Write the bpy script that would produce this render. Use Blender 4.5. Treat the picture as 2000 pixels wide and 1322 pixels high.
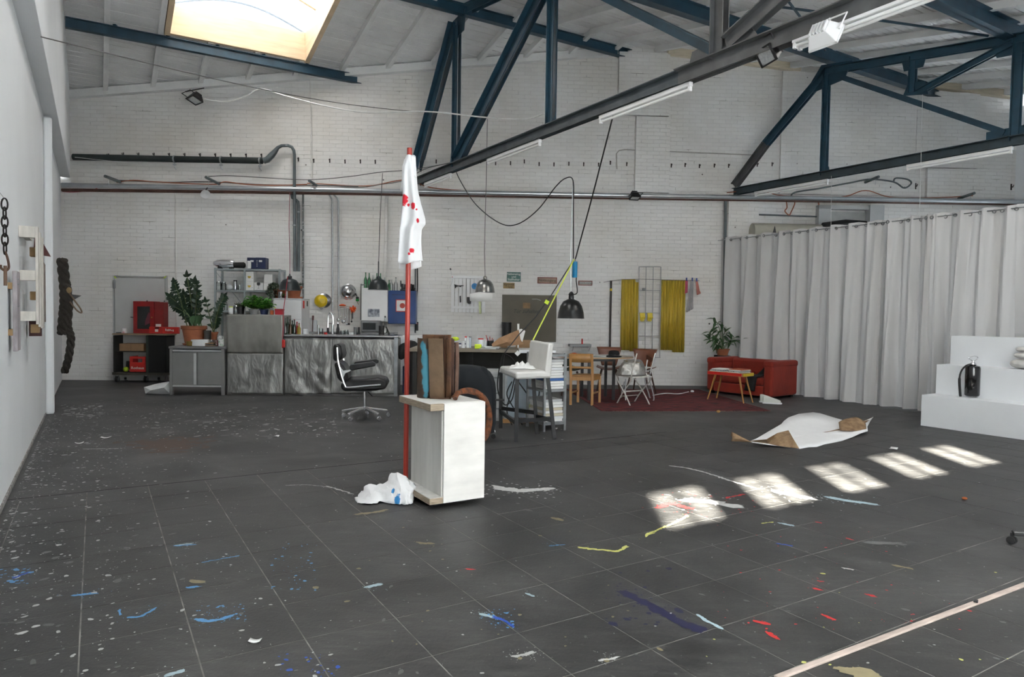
import bpy, math, random
from mathutils import Vector, Matrix
random.seed(7)
for o in list(bpy.data.objects): bpy.data.objects.remove(o)
SC = bpy.context.scene
COL = SC.collection
PI = math.pi
# ------------------------------------------------------------------ camera
FPX, CAMH = 1342.0, 1.42
_p, _r = math.atan(47/1342.0), math.atan(0.0145)
_F = Vector((0, math.cos(_p), -math.sin(_p))); _R0 = Vector((1, 0, 0)); _U0 = _R0.cross(_F)
_R = _R0*math.cos(_r)+_U0*math.sin(_r); _U = -_R0*math.sin(_r)+_U0*math.cos(_r)
CAMP = Vector((0, 0, CAMH))
cam = bpy.data.objects.new('camera', bpy.data.cameras.new('camera'))
cam.data.sensor_width = 36.0; cam.data.lens = FPX/2000*36.0; cam.data.clip_start = 0.05; cam.data.clip_end = 300
_m = Matrix((( _R.x, _U.x, -_F.x, 0), (_R.y, _U.y, -_F.y, 0), (_R.z, _U.z, -_F.z, CAMH), (0, 0, 0, 1)))
cam.matrix_world = _m
COL.objects.link(cam); SC.camera = cam
# ------------------------------------------------------------------ hall axes: v across, u along the trusses
AL = math.radians(31.2)
UD = Vector((-math.sin(AL), math.cos(AL), 0)); VD = Vector((math.cos(AL), math.sin(AL), 0))
def G(v, u, z=0.0): return VD*v+UD*u+Vector((0, 0, z))
WANG = math.atan(0.05)
WP0 = Vector((-8.8, 13.55, 0)); WD = Vector((math.cos(WANG), math.sin(WANG), 0)); WN = Vector((-math.sin(WANG), math.cos(WANG), 0))
def Wp(s, d=0.0, z=0.0): return WP0+WD*s-WN*d+Vector((0, 0, z))     # s along back wall, d out from it
def ray(x, y): return _F+_R*((x-1000)/FPX)-_U*((y-661)/FPX)
def proj(P):
    d = P-CAMP; z = d.dot(_F)
    return (1000+FPX*d.dot(_R)/z, 661-FPX*d.dot(_U)/z, z)
def onz(x, y, z=0.0):
    d = ray(x, y); return CAMP+d*((z-CAMH)/d.z)
def onplane(x, y, P, n):
    d = ray(x, y); return CAMP+d*((P-CAMP).dot(n)/d.dot(n))
def onw(x, y, d=0.0): return onplane(x, y, Wp(0, d), WN)
def onv(x, y, v): return onplane(x, y, VD*v, VD)
def ws(x, y, d=0.0):
    P = onw(x, y, d); return ((P-WP0).dot(WD), P.z)
def at(x, y, Y): return onplane(x, y, Vector((0, Y, 0)), Vector((0, 1, 0)))
RIDGE_U, RIDGE_Z = 10.68, 6.90
def roofz(u):
    if u > RIDGE_U: return RIDGE_Z-0.232*(u-RIDGE_U)
    if u > 4.5: return RIDGE_Z-0.19*(RIDGE_U-u)
    return RIDGE_Z-0.19*(RIDGE_U-4.5)-0.1*(4.5-u)
# ------------------------------------------------------------------ light
w = bpy.data.worlds.new('sky'); SC.world = w; w.use_nodes = True
bg = w.node_tree.nodes['Background']
bg.inputs[0].default_value = (0.86, 0.93, 1.0, 1); bg.inputs[1].default_value = SKY_STRENGTH = 4.0
sun = bpy.data.lights.new('sun', 'SUN'); sun.energy = 44.0; sun.angle = math.radians(1.0); sun.color = (1.0, 0.93, 0.82)
so = bpy.data.objects.new('sun', sun); COL.objects.link(so)
KU, KV = 1.04, 0.738                                      # metres of floor per metre of height
_sd = (UD*KU+VD*KV+Vector((0, 0, -1))).normalized()
so.rotation_euler = (-_sd).to_track_quat('Z', 'Y').to_euler(); so.location = (0, -12, 14)
SC.view_settings.view_transform = 'Standard'; SC.view_settings.look = 'None'
SC.view_settings.exposure = 1.52; SC.view_settings.gamma = 1.0; SC.view_settings.use_curve_mapping = False
# ------------------------------------------------------------------ mesh helpers
class MB:
    def __init__(s): s.v = []; s.f = []; s.m = []; s.mi = 0
    def add(s, vs, fs):
        b = len(s.v); s.v += [tuple(p) for p in vs]; s.f += [tuple(b+i for i in q) for q in fs]; s.m += [s.mi]*len(fs); return s
    def box(s, x0, x1, y0, y1, z0, z1, M=None):
        p = [Vector((x, y, z)) for z in (z0, z1) for y in (y0, y1) for x in (x0, x1)]
        if M: p = [M @ q for q in p]
        return s.add(p, [(0, 2, 3, 1), (4, 5, 7, 6), (0, 1, 5, 4), (2, 6, 7, 3), (0, 4, 6, 2), (1, 3, 7, 5)])
    def cbox(s, c, sx, sy, sz, rz=0, rx=0, ry=0):
        M = Matrix.Translation(Vector(c)) @ Matrix.Rotation(rz, 4, 'Z') @ Matrix.Rotation(ry, 4, 'Y') @ Matrix.Rotation(rx, 4, 'X')
        return s.box(-sx/2, sx/2, -sy/2, sy/2, -sz/2, sz/2, M)
    def bar(s, p0, p1, w, h, up=(0, 0, 1)):
        p0, p1 = Vector(p0), Vector(p1); d = (p1-p0); L = d.length; d.normalize(); up = Vector(up)
        x = d.cross(up)
        if x.length < 1e-4: x = d.cross(Vector((0, 1, 0)))
        x.normalize(); y = x.cross(d)
        M = Matrix(((x.x, d.x, y.x, p0.x), (x.y, d.y, y.y, p0.y), (x.z, d.z, y.z, p0.z), (0, 0, 0, 1)))
        return s.box(-w/2, w/2, 0, L, -h/2, h/2, M)
    def tube(s, pts, r, n=8, cap=True, closed=False):
        pts = [Vector(p) for p in pts]; N = len(pts); b = len(s.v); prev = None
        rr = r if isinstance(r, (list, tuple)) else [r]*N
        for i, p in enumerate(pts):
            if closed: t = pts[(i+1) % N]-pts[i-1]
            else: t = pts[min(i+1, N-1)]-pts[max(i-1, 0)]
            t.normalize()
            if prev is None:
                a = Vector((0, 0, 1)) if abs(t.z) < .9 else Vector((1, 0, 0)); x = t.cross(a).normalized()
            else:
                x = prev-t*prev.dot(t)
                x = x.normalized() if x.length > 1e-5 else t.orthogonal().normalized()
            prev = x; y = t.cross(x)
            for k in range(n):
                a = 2*PI*k/n; s.v.append(tuple(p+(x*math.cos(a)+y*math.sin(a))*rr[i]))
        M = N if closed else N-1
        for i in range(M):
            for k in range(n):
                a = b+i*n+k; a2 = b+i*n+(k+1) % n; c = b+((i+1) % N)*n+k; c2 = b+((i+1) % N)*n+(k+1) % n
                s.f.append((a, a2, c2, c)); s.m.append(s.mi)
        if cap and not closed:
            s.f.append(tuple(b+k for k in range(n))[::-1]); s.f.append(tuple(b+(N-1)*n+k for k in range(n))); s.m += [s.mi]*2
        return s
    def cyl(s, p0, p1, r, n=12, r2=None): return s.tube([p0, p1], [r, r if r2 is None else r2], n)
    def lathe(s, prof, n=20, c=(0, 0, 0), M=None, arc=2*PI):
        b = len(s.v); full = abs(arc-2*PI) < 1e-6; K = n if full else n+1
        for r, z in prof:
            for k in range(K):
                a = arc*k/n; p = Vector((c[0]+r*math.cos(a), c[1]+r*math.sin(a), c[2]+z))
                s.v.append(tuple(M @ p if M else p))
        for i in range(len(prof)-1):
            for k in range(n):
                k2 = (k+1) % K
                s.f.append((b+i*K+k, b+i*K+k2, b+(i+1)*K+k2, b+(i+1)*K+k)); s.m.append(s.mi)
        return s
    def prism(s, poly, z0, z1, M=None):
        n = len(poly); p = [Vector((x, y, z0)) for x, y in poly]+[Vector((x, y, z1)) for x, y in poly]
        if M: p = [M @ q for q in p]
        fs = [tuple(range(n))[::-1], tuple(range(n, 2*n))]+[(i, (i+1) % n, n+(i+1) % n, n+i) for i in range(n)]
        return s.add(p, fs)
    def ball(s, c, rx, ry=None, rz=None, n=12, k=8, M=None):
        ry = ry or rx; rz = rz or rx; b = len(s.v); c = Vector(c)
        for i in range(k+1):
            t = PI*i/k
            for j in range(n):
                a = 2*PI*j/n; p = c+Vector((rx*math.sin(t)*math.cos(a), ry*math.sin(t)*math.sin(a), rz*math.cos(t)))
                s.v.append(tuple(M @ p if M else p))
        for i in range(k):
            for j in range(n):
                s.f.append((b+i*n+j, b+(i+1)*n+j, b+(i+1)*n+(j+1) % n, b+i*n+(j+1) % n)); s.m.append(s.mi)
        return s
    def grid(s, fn, nu, nv, thick=None):
        b = len(s.v)
        for i in range(nu+1):
            for j in range(nv+1): s.v.append(tuple(fn(i/nu, j/nv)))
        for i in range(nu):
            for j in range(nv):
                a = b+i*(nv+1)+j; s.f.append((a, a+nv+1, a+nv+2, a+1)); s.m.append(s.mi)
        return s
    def build(s, name, mat, parent=None, smooth=True, bevel=0, solid=0, sub=0, label=None, ang=38):
        me = bpy.data.meshes.new(name); me.from_pydata(s.v, [], s.f); me.update()
        for mt in (mat if isinstance(mat, (list, tuple)) else [mat]): me.materials.append(mt)
        if any(s.m): me.polygons.foreach_set('material_index', s.m)
        if smooth:
            me.polygons.foreach_set('use_smooth', [True]*len(me.polygons)); me.set_sharp_from_angle(angle=math.radians(ang))
        o = bpy.data.objects.new(name, me); COL.objects.link(o)
        if parent: o.parent = parent
        if label: o['label'] = label
        if solid: q = o.modifiers.new('s', 'SOLIDIFY'); q.thickness = solid; q.offset = 0
        if sub: q = o.modifiers.new('u', 'SUBSURF'); q.levels = sub; q.render_levels = sub
        if bevel: q = o.modifiers.new('b', 'BEVEL'); q.width = bevel; q.segments = 2; q.limit_method = 'ANGLE'; q.angle_limit = math.radians(50)
        return o
def B(*a, **k): return MB().box(*a, **k)
def tag(o, label, cat=None, group=None, kind=None):
    if label: o['label'] = label
    if cat: o['category'] = cat
    if group: o['group'] = group
    if kind: o['kind'] = kind
    return o
def thing(name, label, cat, loc=(0, 0, 0), rz=0.0, group=None):
    o = bpy.data.objects.new(name, None); COL.objects.link(o); o.empty_display_size = .1
    o.location = loc; o.rotation_euler = (0, 0, rz); return tag(o, label, cat, group)
def copy_tree(o, parent=None):
    c = o.copy(); COL.objects.link(c); c.parent = parent
    for ch in o.children: copy_tree(ch, c)
    return c
def struct(o): o['kind'] = 'structure'; return o
# ------------------------------------------------------------------ materials
_mats = {}
def mat(name, col, rough=.6, metal=0., var=.12, scale=6., bump=0., bscale=None, stretch=None, col2=None, mix=.5, spec=None, coat=0., sheen=0., world=False, mth=.06):
    if name in _mats: return _mats[name]
    m = bpy.data.materials.new(name); m.use_nodes = True; nt = m.node_tree; N = nt.nodes; L = nt.links
    b = N['Principled BSDF']; b.inputs['Roughness'].default_value = rough; b.inputs['Metallic'].default_value = metal
    if spec is not None: b.inputs['Specular IOR Level'].default_value = spec
    if coat: b.inputs['Coat Weight'].default_value = coat
    if sheen: b.inputs['Sheen Weight'].default_value = sheen
    if world: src = N.new('ShaderNodeNewGeometry').outputs['Position']
    else: src = N.new('ShaderNodeTexCoord').outputs['Object']
    if stretch:
        mp = N.new('ShaderNodeMapping'); mp.inputs['Scale'].default_value = stretch; L.new(src, mp.inputs['Vector']); src = mp.outputs['Vector']
    no = N.new('ShaderNodeTexNoise'); no.inputs['Scale'].default_value = scale; no.inputs['Detail'].default_value = 6; L.new(src, no.inputs['Vector'])
    cr = N.new('ShaderNodeValToRGB'); cr.color_ramp.elements[0].position = .3; cr.color_ramp.elements[1].position = .7
    d = lambda k: tuple(max(0, min(1, c*k)) for c in col)+(1,)
    if col2:
        cr.color_ramp.elements[0].position = mix-mth; cr.color_ramp.elements[1].position = mix+mth
        cr.color_ramp.elements[0].color = tuple(col)+(1,); cr.color_ramp.elements[1].color = tuple(col2)+(1,)
    else:
        cr.color_ramp.elements[0].color = d(1-var); cr.color_ramp.elements[1].color = d(1+var)
    L.new(no.outputs['Fac'], cr.inputs['Fac']); L.new(cr.outputs['Color'], b.inputs['Base Color'])
    if bump:
        n2 = N.new('ShaderNodeTexNoise'); n2.inputs['Scale'].default_value = bscale or scale*3; n2.inputs['Detail'].default_value = 5; L.new(src, n2.inputs['Vector'])
        bp = N.new('ShaderNodeBump'); bp.inputs['Strength'].default_value = bump; bp.inputs['Distance'].default_value = .02
        L.new(n2.outputs['Fac'], bp.inputs['Height']); L.new(bp.outputs['Normal'], b.inputs['Normal'])
    _mats[name] = m; return m
def glass_mat(name, col=(.9, .95, .93), alpha=.25, rough=.05):
    if name in _mats: return _mats[name]
    m = bpy.data.materials.new(name); m.use_nodes = True; nt = m.node_tree; N = nt.nodes; L = nt.links; N.clear()
    o = N.new('ShaderNodeOutputMaterial'); t = N.new('ShaderNodeBsdfTransparent'); t.inputs[0].default_value = tuple(col)+(1,)
    g = N.new('ShaderNodeBsdfGlossy'); g.inputs['Roughness'].default_value = rough; g.inputs[0].default_value = (1, 1, 1, 1)
    f = N.new('ShaderNodeLayerWeight'); f.inputs[0].default_value = alpha
    mx = N.new('ShaderNodeMixShader'); L.new(f.outputs['Fresnel'], mx.inputs[0]); L.new(t.outputs[0], mx.inputs[1]); L.new(g.outputs[0], mx.inputs[2]); L.new(mx.outputs[0], o.inputs[0])
    _mats[name] = m; return m
def translucent_mat(name, col, tr=.5, clear=0.):
    if name in _mats: return _mats[name]
    m = bpy.data.materials.new(name); m.use_nodes = True; nt = m.node_tree; N = nt.nodes; L = nt.links; N.clear()
    o = N.new('ShaderNodeOutputMaterial'); d = N.new('ShaderNodeBsdfDiffuse'); t = N.new('ShaderNodeBsdfTranslucent'); mx = N.new('ShaderNodeMixShader')
    d.inputs[0].default_value = t.inputs[0].default_value = tuple(col)+(1,); mx.inputs[0].default_value = tr
    L.new(d.outputs[0], mx.inputs[1]); L.new(t.outputs[0], mx.inputs[2]); out = mx
    if clear:
        tp = N.new('ShaderNodeBsdfTransparent'); m2 = N.new('ShaderNodeMixShader'); m2.inputs[0].default_value = clear
        L.new(mx.outputs[0], m2.inputs[1]); L.new(tp.outputs[0], m2.inputs[2]); out = m2
    L.new(out.outputs[0], o.inputs[0]); _mats[name] = m; return m
def S(r, g, b):                                            # sRGB 0-255 to linear
    f = lambda c: ((c/255+.055)/1.055)**2.4 if c > 10 else c/255/12.92
    return (f(r), f(g), f(b))
# ================================================================== THE SETTING
VL, VR, UF = -0.58, 16.5, -1.0
def vback(u):                                              # v where the back wall cuts a line of constant u
    den = VD.dot(WN); return (WP0.dot(WN)-UD.dot(WN)*u)/den
def uback(v): return (WP0.dot(WN)-VD.dot(WN)*v)/UD.dot(WN)
GM = Matrix((( VD.x, UD.x, 0, 0), (VD.y, UD.y, 0, 0), (0, 0, 1, 0), (0, 0, 0, 1)))    # local (v,u,z) -> world
# ---- floor
def floor_mat(name, base, rough):
    m = mat(name, base, rough=rough, var=.22, scale=2.2, bump=.12, bscale=60, world=True)
    nt = m.node_tree; N = nt.nodes; L = nt.links; b = N['Principled BSDF']
    ge = N.new('ShaderNodeNewGeometry')
    n1 = N.new('ShaderNodeTexNoise'); n1.inputs['Scale'].default_value = 14; n1.inputs['Detail'].default_value = 9; n1.inputs['Roughness'].default_value = .7
    mp = N.new('ShaderNodeMapping'); mp.inputs['Rotation'].default_value = (0, 0, .5); mp.inputs['Scale'].default_value = (.35, 1.6, 1)
    L.new(ge.outputs['Position'], mp.inputs['Vector']); L.new(mp.outputs['Vector'], n1.inputs['Vector'])
    cr = N.new('ShaderNodeValToRGB'); cr.color_ramp.elements[0].position = .44; cr.color_ramp.elements[1].position = .74
    cr.color_ramp.elements[0].color = (0, 0, 0, 1); cr.color_ramp.elements[1].color = (.62, .62, .62, 1)
    L.new(n1.outputs['Fac'], cr.inputs['Fac'])
    mx = N.new('ShaderNodeMix'); mx.data_type = 'RGBA'
    old = b.inputs['Base Color'].links[0].from_socket
    L.new(cr.outputs['Color'], mx.inputs[0]); L.new(old, mx.inputs[6]); mx.inputs[7].default_value = (.10, .10, .097, 1)
    oi = N.new('ShaderNodeObjectInfo'); hv = N.new('ShaderNodeHueSaturation'); mr = N.new('ShaderNodeMapRange')
    mr.inputs[3].default_value = .88; mr.inputs[4].default_value = 1.14
    L.new(oi.outputs['Random'], mr.inputs[0]); L.new(mr.outputs[0], hv.inputs['Value']); L.new(mx.outputs[2], hv.inputs['Color']); L.new(hv.outputs['Color'], b.inputs['Base Color'])
    sp = N.new('ShaderNodeTexNoise'); sp.inputs['Scale'].default_value = 42; sp.inputs['Detail'].default_value = 6; sp.inputs['Roughness'].default_value = .75; L.new(ge.outputs['Position'], sp.inputs['Vector'])
    c4 = N.new('ShaderNodeValToRGB'); c4.color_ramp.elements[0].position = .60; c4.color_ramp.elements[1].position = .74; c4.color_ramp.elements[0].color = (0, 0, 0, 1); c4.color_ramp.elements[1].color = (.75, .75, .75, 1); L.new(sp.outputs['Fac'], c4.inputs['Fac'])
    m4 = N.new('ShaderNodeMix'); m4.data_type = 'RGBA'; L.new(c4.outputs['Color'], m4.inputs[0]); L.new(hv.outputs['Color'], m4.inputs[6]); m4.inputs[7].default_value = (.15, .148, .142, 1)
    sm = N.new('ShaderNodeTexNoise'); sm.inputs['Scale'].default_value = 1.3; sm.inputs['Detail'].default_value = 8; sm.inputs['Roughness'].default_value = .65; sm.inputs['Distortion'].default_value = .6; L.new(ge.outputs['Position'], sm.inputs['Vector'])
    c5 = N.new('ShaderNodeValToRGB'); c5.color_ramp.elements[0].position = .36; c5.color_ramp.elements[1].position = .66; c5.color_ramp.elements[0].color = (.55, .55, .55, 1); c5.color_ramp.elements[1].color = (1.35, 1.33, 1.30, 1); L.new(sm.outputs['Fac'], c5.inputs['Fac'])
    m5 = N.new('ShaderNodeMix'); m5.data_type = 'RGBA'; m5.blend_type = 'MULTIPLY'; m5.inputs[0].default_value = 1; L.new(m4.outputs[2], m5.inputs[6]); L.new(c5.outputs['Color'], m5.inputs[7]); L.new(m5.outputs[2], b.inputs['Base Color'])
    r2 = N.new('ShaderNodeMapRange'); r2.inputs[3].default_value = rough-.13; r2.inputs[4].default_value = rough+.13; L.new(n1.outputs['Fac'], r2.inputs[0]); L.new(r2.outputs[0], b.inputs['Roughness'])
    return m
TILE = floor_mat('floor_tile', (.034, .034, .034), .5)
SLAB = floor_mat('floor_paint', (.044, .044, .044), .55)
GROUT = mat('grout', (.22, .21, .195), .9, var=.5, scale=9, world=True)
TV0, TVP, TU0, TUP = 0.35, 0.4177, 2.56, 0.4052
TUMAX = TU0+TUP*9
fb = MB(); fb.prism([(VL-.3, UF-.3), (VR+.3, UF-.3), (VR+.3, 19), (VL-.3, 19)], -.3, -.0016, GM)
fl = struct(fb.build('floor', GROUT, smooth=False))
B(VL, VR, TUMAX, uback(VL)+.05, -.005, 0, M=GM).build('floor_slab', SLAB, fl, smooth=False)
cand = []
for i in range(-3, 40):
    v0 = TV0+TVP*i; v1 = v0+TVP
    if v1 < VL: continue
    for j in range(-10, 9):
        u0 = TU0+TUP*j; u1 = u0+TUP
        if u1 < UF or v0 > VR: continue
        c = G((v0+v1)/2, (u0+u1)/2, 0); A = 0
        if (c-CAMP).dot(_F) > .6:
            P = [proj(G(a, b, 0)) for a, b in ((v0, u0), (v1, u0), (v1, u1), (v0, u1))]
            if max(p[0] for p in P) > 0 and min(p[0] for p in P) < 2000 and min(p[1] for p in P) < 1322:
                A = abs(sum(P[k][0]*P[(k+1) % 4][1]-P[(k+1) % 4][0]*P[k][1] for k in range(4)))/2
        cand.append((-A, v0, u0))
cand.sort()
g = .003
tm = MB().box(-TVP/2+g, TVP/2-g, -TUP/2+g, TUP/2-g, -.0015, 0).build('tile', TILE, fl, smooth=False)
tmesh = tm.data
rest = MB()
for k, (A, v0, u0) in enumerate(cand):
    lo = max(v0, VL)
    if k < 299 and A < 0 and lo == v0:
        o = tm if k == 0 else tm.copy()
        if k: COL.objects.link(o)
        o.location = G(v0+TVP/2, u0+TUP/2, random.uniform(-.0004, .0004)); o.rotation_euler = (0, 0, AL)
    else: rest.box(lo+g, v0+TVP-g, u0+g, u0+TUP-g, -.0015, 0, GM)
ro = rest.build('tile_field', TILE, fl, smooth=False); ro['kind'] = 'stuff'
B(VL, 6, TUMAX-.006, TUMAX+.006, -.001, .0007, M=GM).build('floor_joint', mat('dark_joint', (.008, .008, .008), .9), fl, smooth=False)
# ---- left wall (drywall, with the overhanging upper wall and a pilaster)
PLASTER = mat('plaster_paint', (.80, .82, .835), .75, var=.025, scale=1.5, bump=.05, bscale=30, world=True)
ue = uback(VL)+.02
wl = MB(); wl.box(VL-.25, VL, UF-.2, ue, 0, 3.97, GM)
ue2 = uback(-.42)+.02
# upper wall as prism in (u,z)
UZ = Matrix(((VD.x*0+UD.x, 0, VD.x, 0), (UD.y, 0, VD.y, 0), (0, 1, 0, 0), (0, 0, 0, 1)))   # (u,z,v)->world
wl.prism([(UF-.2, 3.97), (ue2, 3.97), (ue2, roofz(ue2)+.1), (RIDGE_U, RIDGE_Z+.1), (4.5, roofz(4.5)+.1), (UF-.2, roofz(UF)+.1)], VL-.25, -.42, UZ)
struct(wl.build('wall_left', PLASTER, smooth=False, bevel=.006))
struct(MB().prism([(VL, 10.98), (-.50, 10.98), (-.485, 11.0), (-.485, 11.12), (VL, 11.16)], 0, 3.93, GM).build('trim_1', PLASTER, smooth=False, bevel=.02))
# skirting along the left wall: dirty strip
struct(MB().box(VL, VL+.012, UF, 10.9, 0, .035, GM).build('baseboard_left', mat('skirting_dirt', (.25, .24, .23), .8, var=.5, scale=20, world=True), smooth=False))
# ---- back wall, painted brick
def brick_mat():
    m = bpy.data.materials.new('painted_brick'); m.use_nodes = True; nt = m.node_tree; N = nt.nodes; L = nt.links; b = N['Principled BSDF']
    b.inputs['Roughness'].default_value = .7
    tc = N.new('ShaderNodeTexCoord'); sx = N.new('ShaderNodeSeparateXYZ'); L.new(tc.outputs['Object'], sx.inputs[0])
    cx = N.new('ShaderNodeCombineXYZ'); L.new(sx.outputs['X'], cx.inputs[0]); L.new(sx.outputs['Z'], cx.inputs[1])
    nz = N.new('ShaderNodeTexNoise'); nz.inputs['Scale'].default_value = 3.; nz.inputs['Detail'].default_value = 3; L.new(tc.outputs['Object'], nz.inputs['Vector'])
    va = N.new('ShaderNodeVectorMath'); va.operation = 'MULTIPLY_ADD'; L.new(nz.outputs['Color'], va.inputs[0]); va.inputs[1].default_value = (.02, .02, 0); L.new(cx.outputs[0], va.inputs[2])
    br = N.new('ShaderNodeTexBrick'); L.new(va.outputs[0], br.inputs['Vector']); br.inputs['Scale'].default_value = 1.; br.inputs['Brick Width'].default_value = .25; br.inputs['Row Height'].default_value = .077
    br.inputs['Mortar Size'].default_value = .006; br.inputs['Mortar Smooth'].default_value = .7; br.inputs['Color1'].default_value = (.80, .79, .775, 1); br.inputs['Color2'].default_value = (.76, .75, .735, 1); br.inputs['Mortar'].default_value = (.70, .69, .675, 1)
    # big stains and yellowing, dark pits along a few bed joints
    n2 = N.new('ShaderNodeTexNoise'); n2.inputs['Scale'].default_value = .55; n2.inputs['Detail'].default_value = 7; n2.inputs['Roughness'].default_value = .6; L.new(tc.outputs['Object'], n2.inputs['Vector'])
    c2 = N.new('ShaderNodeValToRGB'); c2.color_ramp.elements[0].position = .42; c2.color_ramp.elements[1].position = .72; c2.color_ramp.elements[0].color = (1, 1, 1, 1); c2.color_ramp.elements[1].color = (.86, .83, .78, 1); L.new(n2.outputs['Fac'], c2.inputs['Fac'])
    mu = N.new('ShaderNodeMix'); mu.data_type = 'RGBA'; mu.blend_type = 'MULTIPLY'; mu.inputs[0].default_value = 1; L.new(br.outputs['Color'], mu.inputs[6]); L.new(c2.outputs['Color'], mu.inputs[7])
    n3 = N.new('ShaderNodeTexNoise'); n3.inputs['Scale'].default_value = 1.; n3.inputs['Detail'].default_value = 4; mp = N.new('ShaderNodeMapping'); mp.inputs['Scale'].default_value = (2.2, 2.2, 9.); L.new(tc.outputs['Object'], mp.inputs['Vector']); L.new(mp.outputs['Vector'], n3.inputs['Vector'])
    c3 = N.new('ShaderNodeValToRGB'); c3.color_ramp.elements[0].position = .60; c3.color_ramp.elements[1].position = .70; c3.color_ramp.elements[0].color = (0, 0, 0, 1); c3.color_ramp.elements[1].color = (1, 1, 1, 1); L.new(n3.outputs['Fac'], c3.inputs['Fac'])
    mm = N.new('ShaderNodeMath'); mm.operation = 'MULTIPLY'; L.new(br.outputs['Fac'], mm.inputs[0]); L.new(c3.outputs['Color'], mm.inputs[1])
    m3 = N.new('ShaderNodeMix'); m3.data_type = 'RGBA'; L.new(mm.outputs[0], m3.inputs[0]); L.new(mu.outputs[2], m3.inputs[6]); m3.inputs[7].default_value = (.30, .28, .25, 1)
    vd_ = N.new('ShaderNodeTexVoronoi'); vd_.inputs['Scale'].default_value = 1.5; L.new(tc.outputs['Object'], vd_.inputs['Vector'])
    c6 = N.new('ShaderNodeValToRGB'); c6.color_ramp.elements[0].position = .022; c6.color_ramp.elements[1].position = .032; c6.color_ramp.elements[0].color = (1, 1, 1, 1); c6.color_ramp.elements[1].color = (0, 0, 0, 1); L.new(vd_.outputs['Distance'], c6.inputs['Fac'])
    m6 = N.new('ShaderNodeMix'); m6.data_type = 'RGBA'; L.new(c6.outputs['Color'], m6.inputs[0]); L.new(m3.outputs[2], m6.inputs[6]); m6.inputs[7].default_value = (.06, .05, .045, 1)
    L.new(m6.outputs[2], b.inputs['Base Color'])
    iv = N.new('ShaderNodeMath'); iv.operation = 'SUBTRACT'; iv.inputs[0].default_value = 1; L.new(br.outputs['Fac'], iv.inputs[1])
    nf = N.new('ShaderNodeTexNoise'); nf.inputs['Scale'].default_value = 22; nf.inputs['Detail'].default_value = 5; L.new(tc.outputs['Object'], nf.inputs['Vector'])
    ad = N.new('ShaderNodeMath'); ad.operation = 'MULTIPLY_ADD'; L.new(nf.outputs['Fac'], ad.inputs[0]); ad.inputs[1].default_value = .5; L.new(iv.outputs[0], ad.inputs[2])
    bp = N.new('ShaderNodeBump'); bp.inputs['Strength'].default_value = .55; bp.inputs['Distance'].default_value = .006; L.new(ad.outputs[0], bp.inputs['Height']); L.new(bp.outputs['Normal'], b.inputs['Normal'])
    return m
BRICK = brick_mat()
WM = Matrix.Translation(WP0) @ Matrix.Rotation(WANG, 4, 'Z')
def wall_thing(o): o.matrix_world = WM; return o
def s_of_v(v): return (G(v, uback(v))-WP0).dot(WD)
XZ = Matrix(((1, 0, 0, 0), (0, 0, 1, 0), (0, 1, 0, 0), (0, 0, 0, 1)))      # (s,z,y) -> local wall
def uw(s): return Wp(s).dot(UD)
sr = 0
while uw(sr) > RIDGE_U: sr += .01
sL, sR = s_of_v(VL-.25), s_of_v(VR+.3)
wb = MB(); wb.prism([(sL, -.2), (sR, -.2), (sR, roofz(uw(sR))+.1), (sr, RIDGE_Z+.1), (sL, roofz(uw(sL))+.1)], 0, .35, XZ)
WB = struct(wall_thing(wb.build('wall_back', BRICK, smooth=False)))
def wall_relief(name, rects, d):
    m = MB()
    for x0, y0, x1, y1 in rects:
        a, b = ws(x0, y0), ws(x1, y1); m.box(a[0], b[0], -d, .0, b[1], a[1])
    o = m.build(name, BRICK, smooth=False); wall_thing(o); return struct(o)
wall_relief('trim_2', [(1208, 104, 1304, 229), (1241, 229, 1304, 378)], .10)
wall_relief('trim_3', [(1527, 140, 1783, 385)], .06)
wall_relief('trim_4', [(1789, 180, 1905, 330), (1808, 330, 1960, 400)], .07)
wall_relief('trim_5', [(1421, 392, 1470, 760)], .08)
# ---- ceiling: deck, boards, rafters
SK = [(1.08, 3.46, 11.15, 13.42), (1.08, 3.46, 5.55, 7.85), (6.9, 9.3, 2.1, 4.5)]    # skylights v0,v1,u0,u1
CEILW = mat('ceiling_paint', (.74, .74, .73), .75, var=.07, scale=3, bump=.15, bscale=40, world=True)
DECK = mat('roof_deck', (.05, .048, .045), .9)
def slope_pieces(u0, u1, v0, v1):
    """split a rectangle around the skylights"""
    out = [(v0, v1, u0, u1)]
    for a, b, c, d in SK:
        nx = []
        for (p, q, r, t) in out:
            if b <= p or a >= q or d <= r+1e-6 or c >= t-1e-6: nx.append((p, q, r, t)); continue
            if r < c: nx.append((p, q, r, c))
            if t > d: nx.append((p, q, d, t))
            rr, tt = max(r, c), min(t, d)
            if p < a: nx.append((p, a, rr, tt))
            if q > b: nx.append((b, q, rr, tt))
        out = nx
    return out
def roofslab(m, v0, v1, u0, u1, dz0, dz1, clip=True):
    va, vb_ = (min(v1, vback(u0)+.1), min(v1, vback(u1)+.1)) if clip else (v1, v1)
    if va <= v0 and vb_ <= v0: return
    va, vb_ = max(va, v0+.01), max(vb_, v0+.01)
    pl = [(v0, u0), (va, u0), (vb_, u1), (v0, u1)]
    p = [GM @ Vector((a, b, roofz(b-1e-4 if k in (2, 3) else b+1e-4)+dz0)) for k, (a, b) in enumerate(pl)]+[GM @ Vector((a, b, roofz(b-1e-4 if k in (2, 3) else b+1e-4)+dz1)) for k, (a, b) in enumerate(pl)]
    m.add(p, [(3, 2, 1, 0), (4, 5, 6, 7), (0, 1, 5, 4), (1, 2, 6, 5), (2, 3, 7, 6), (3, 0, 4, 7)])
dk = MB()
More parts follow.
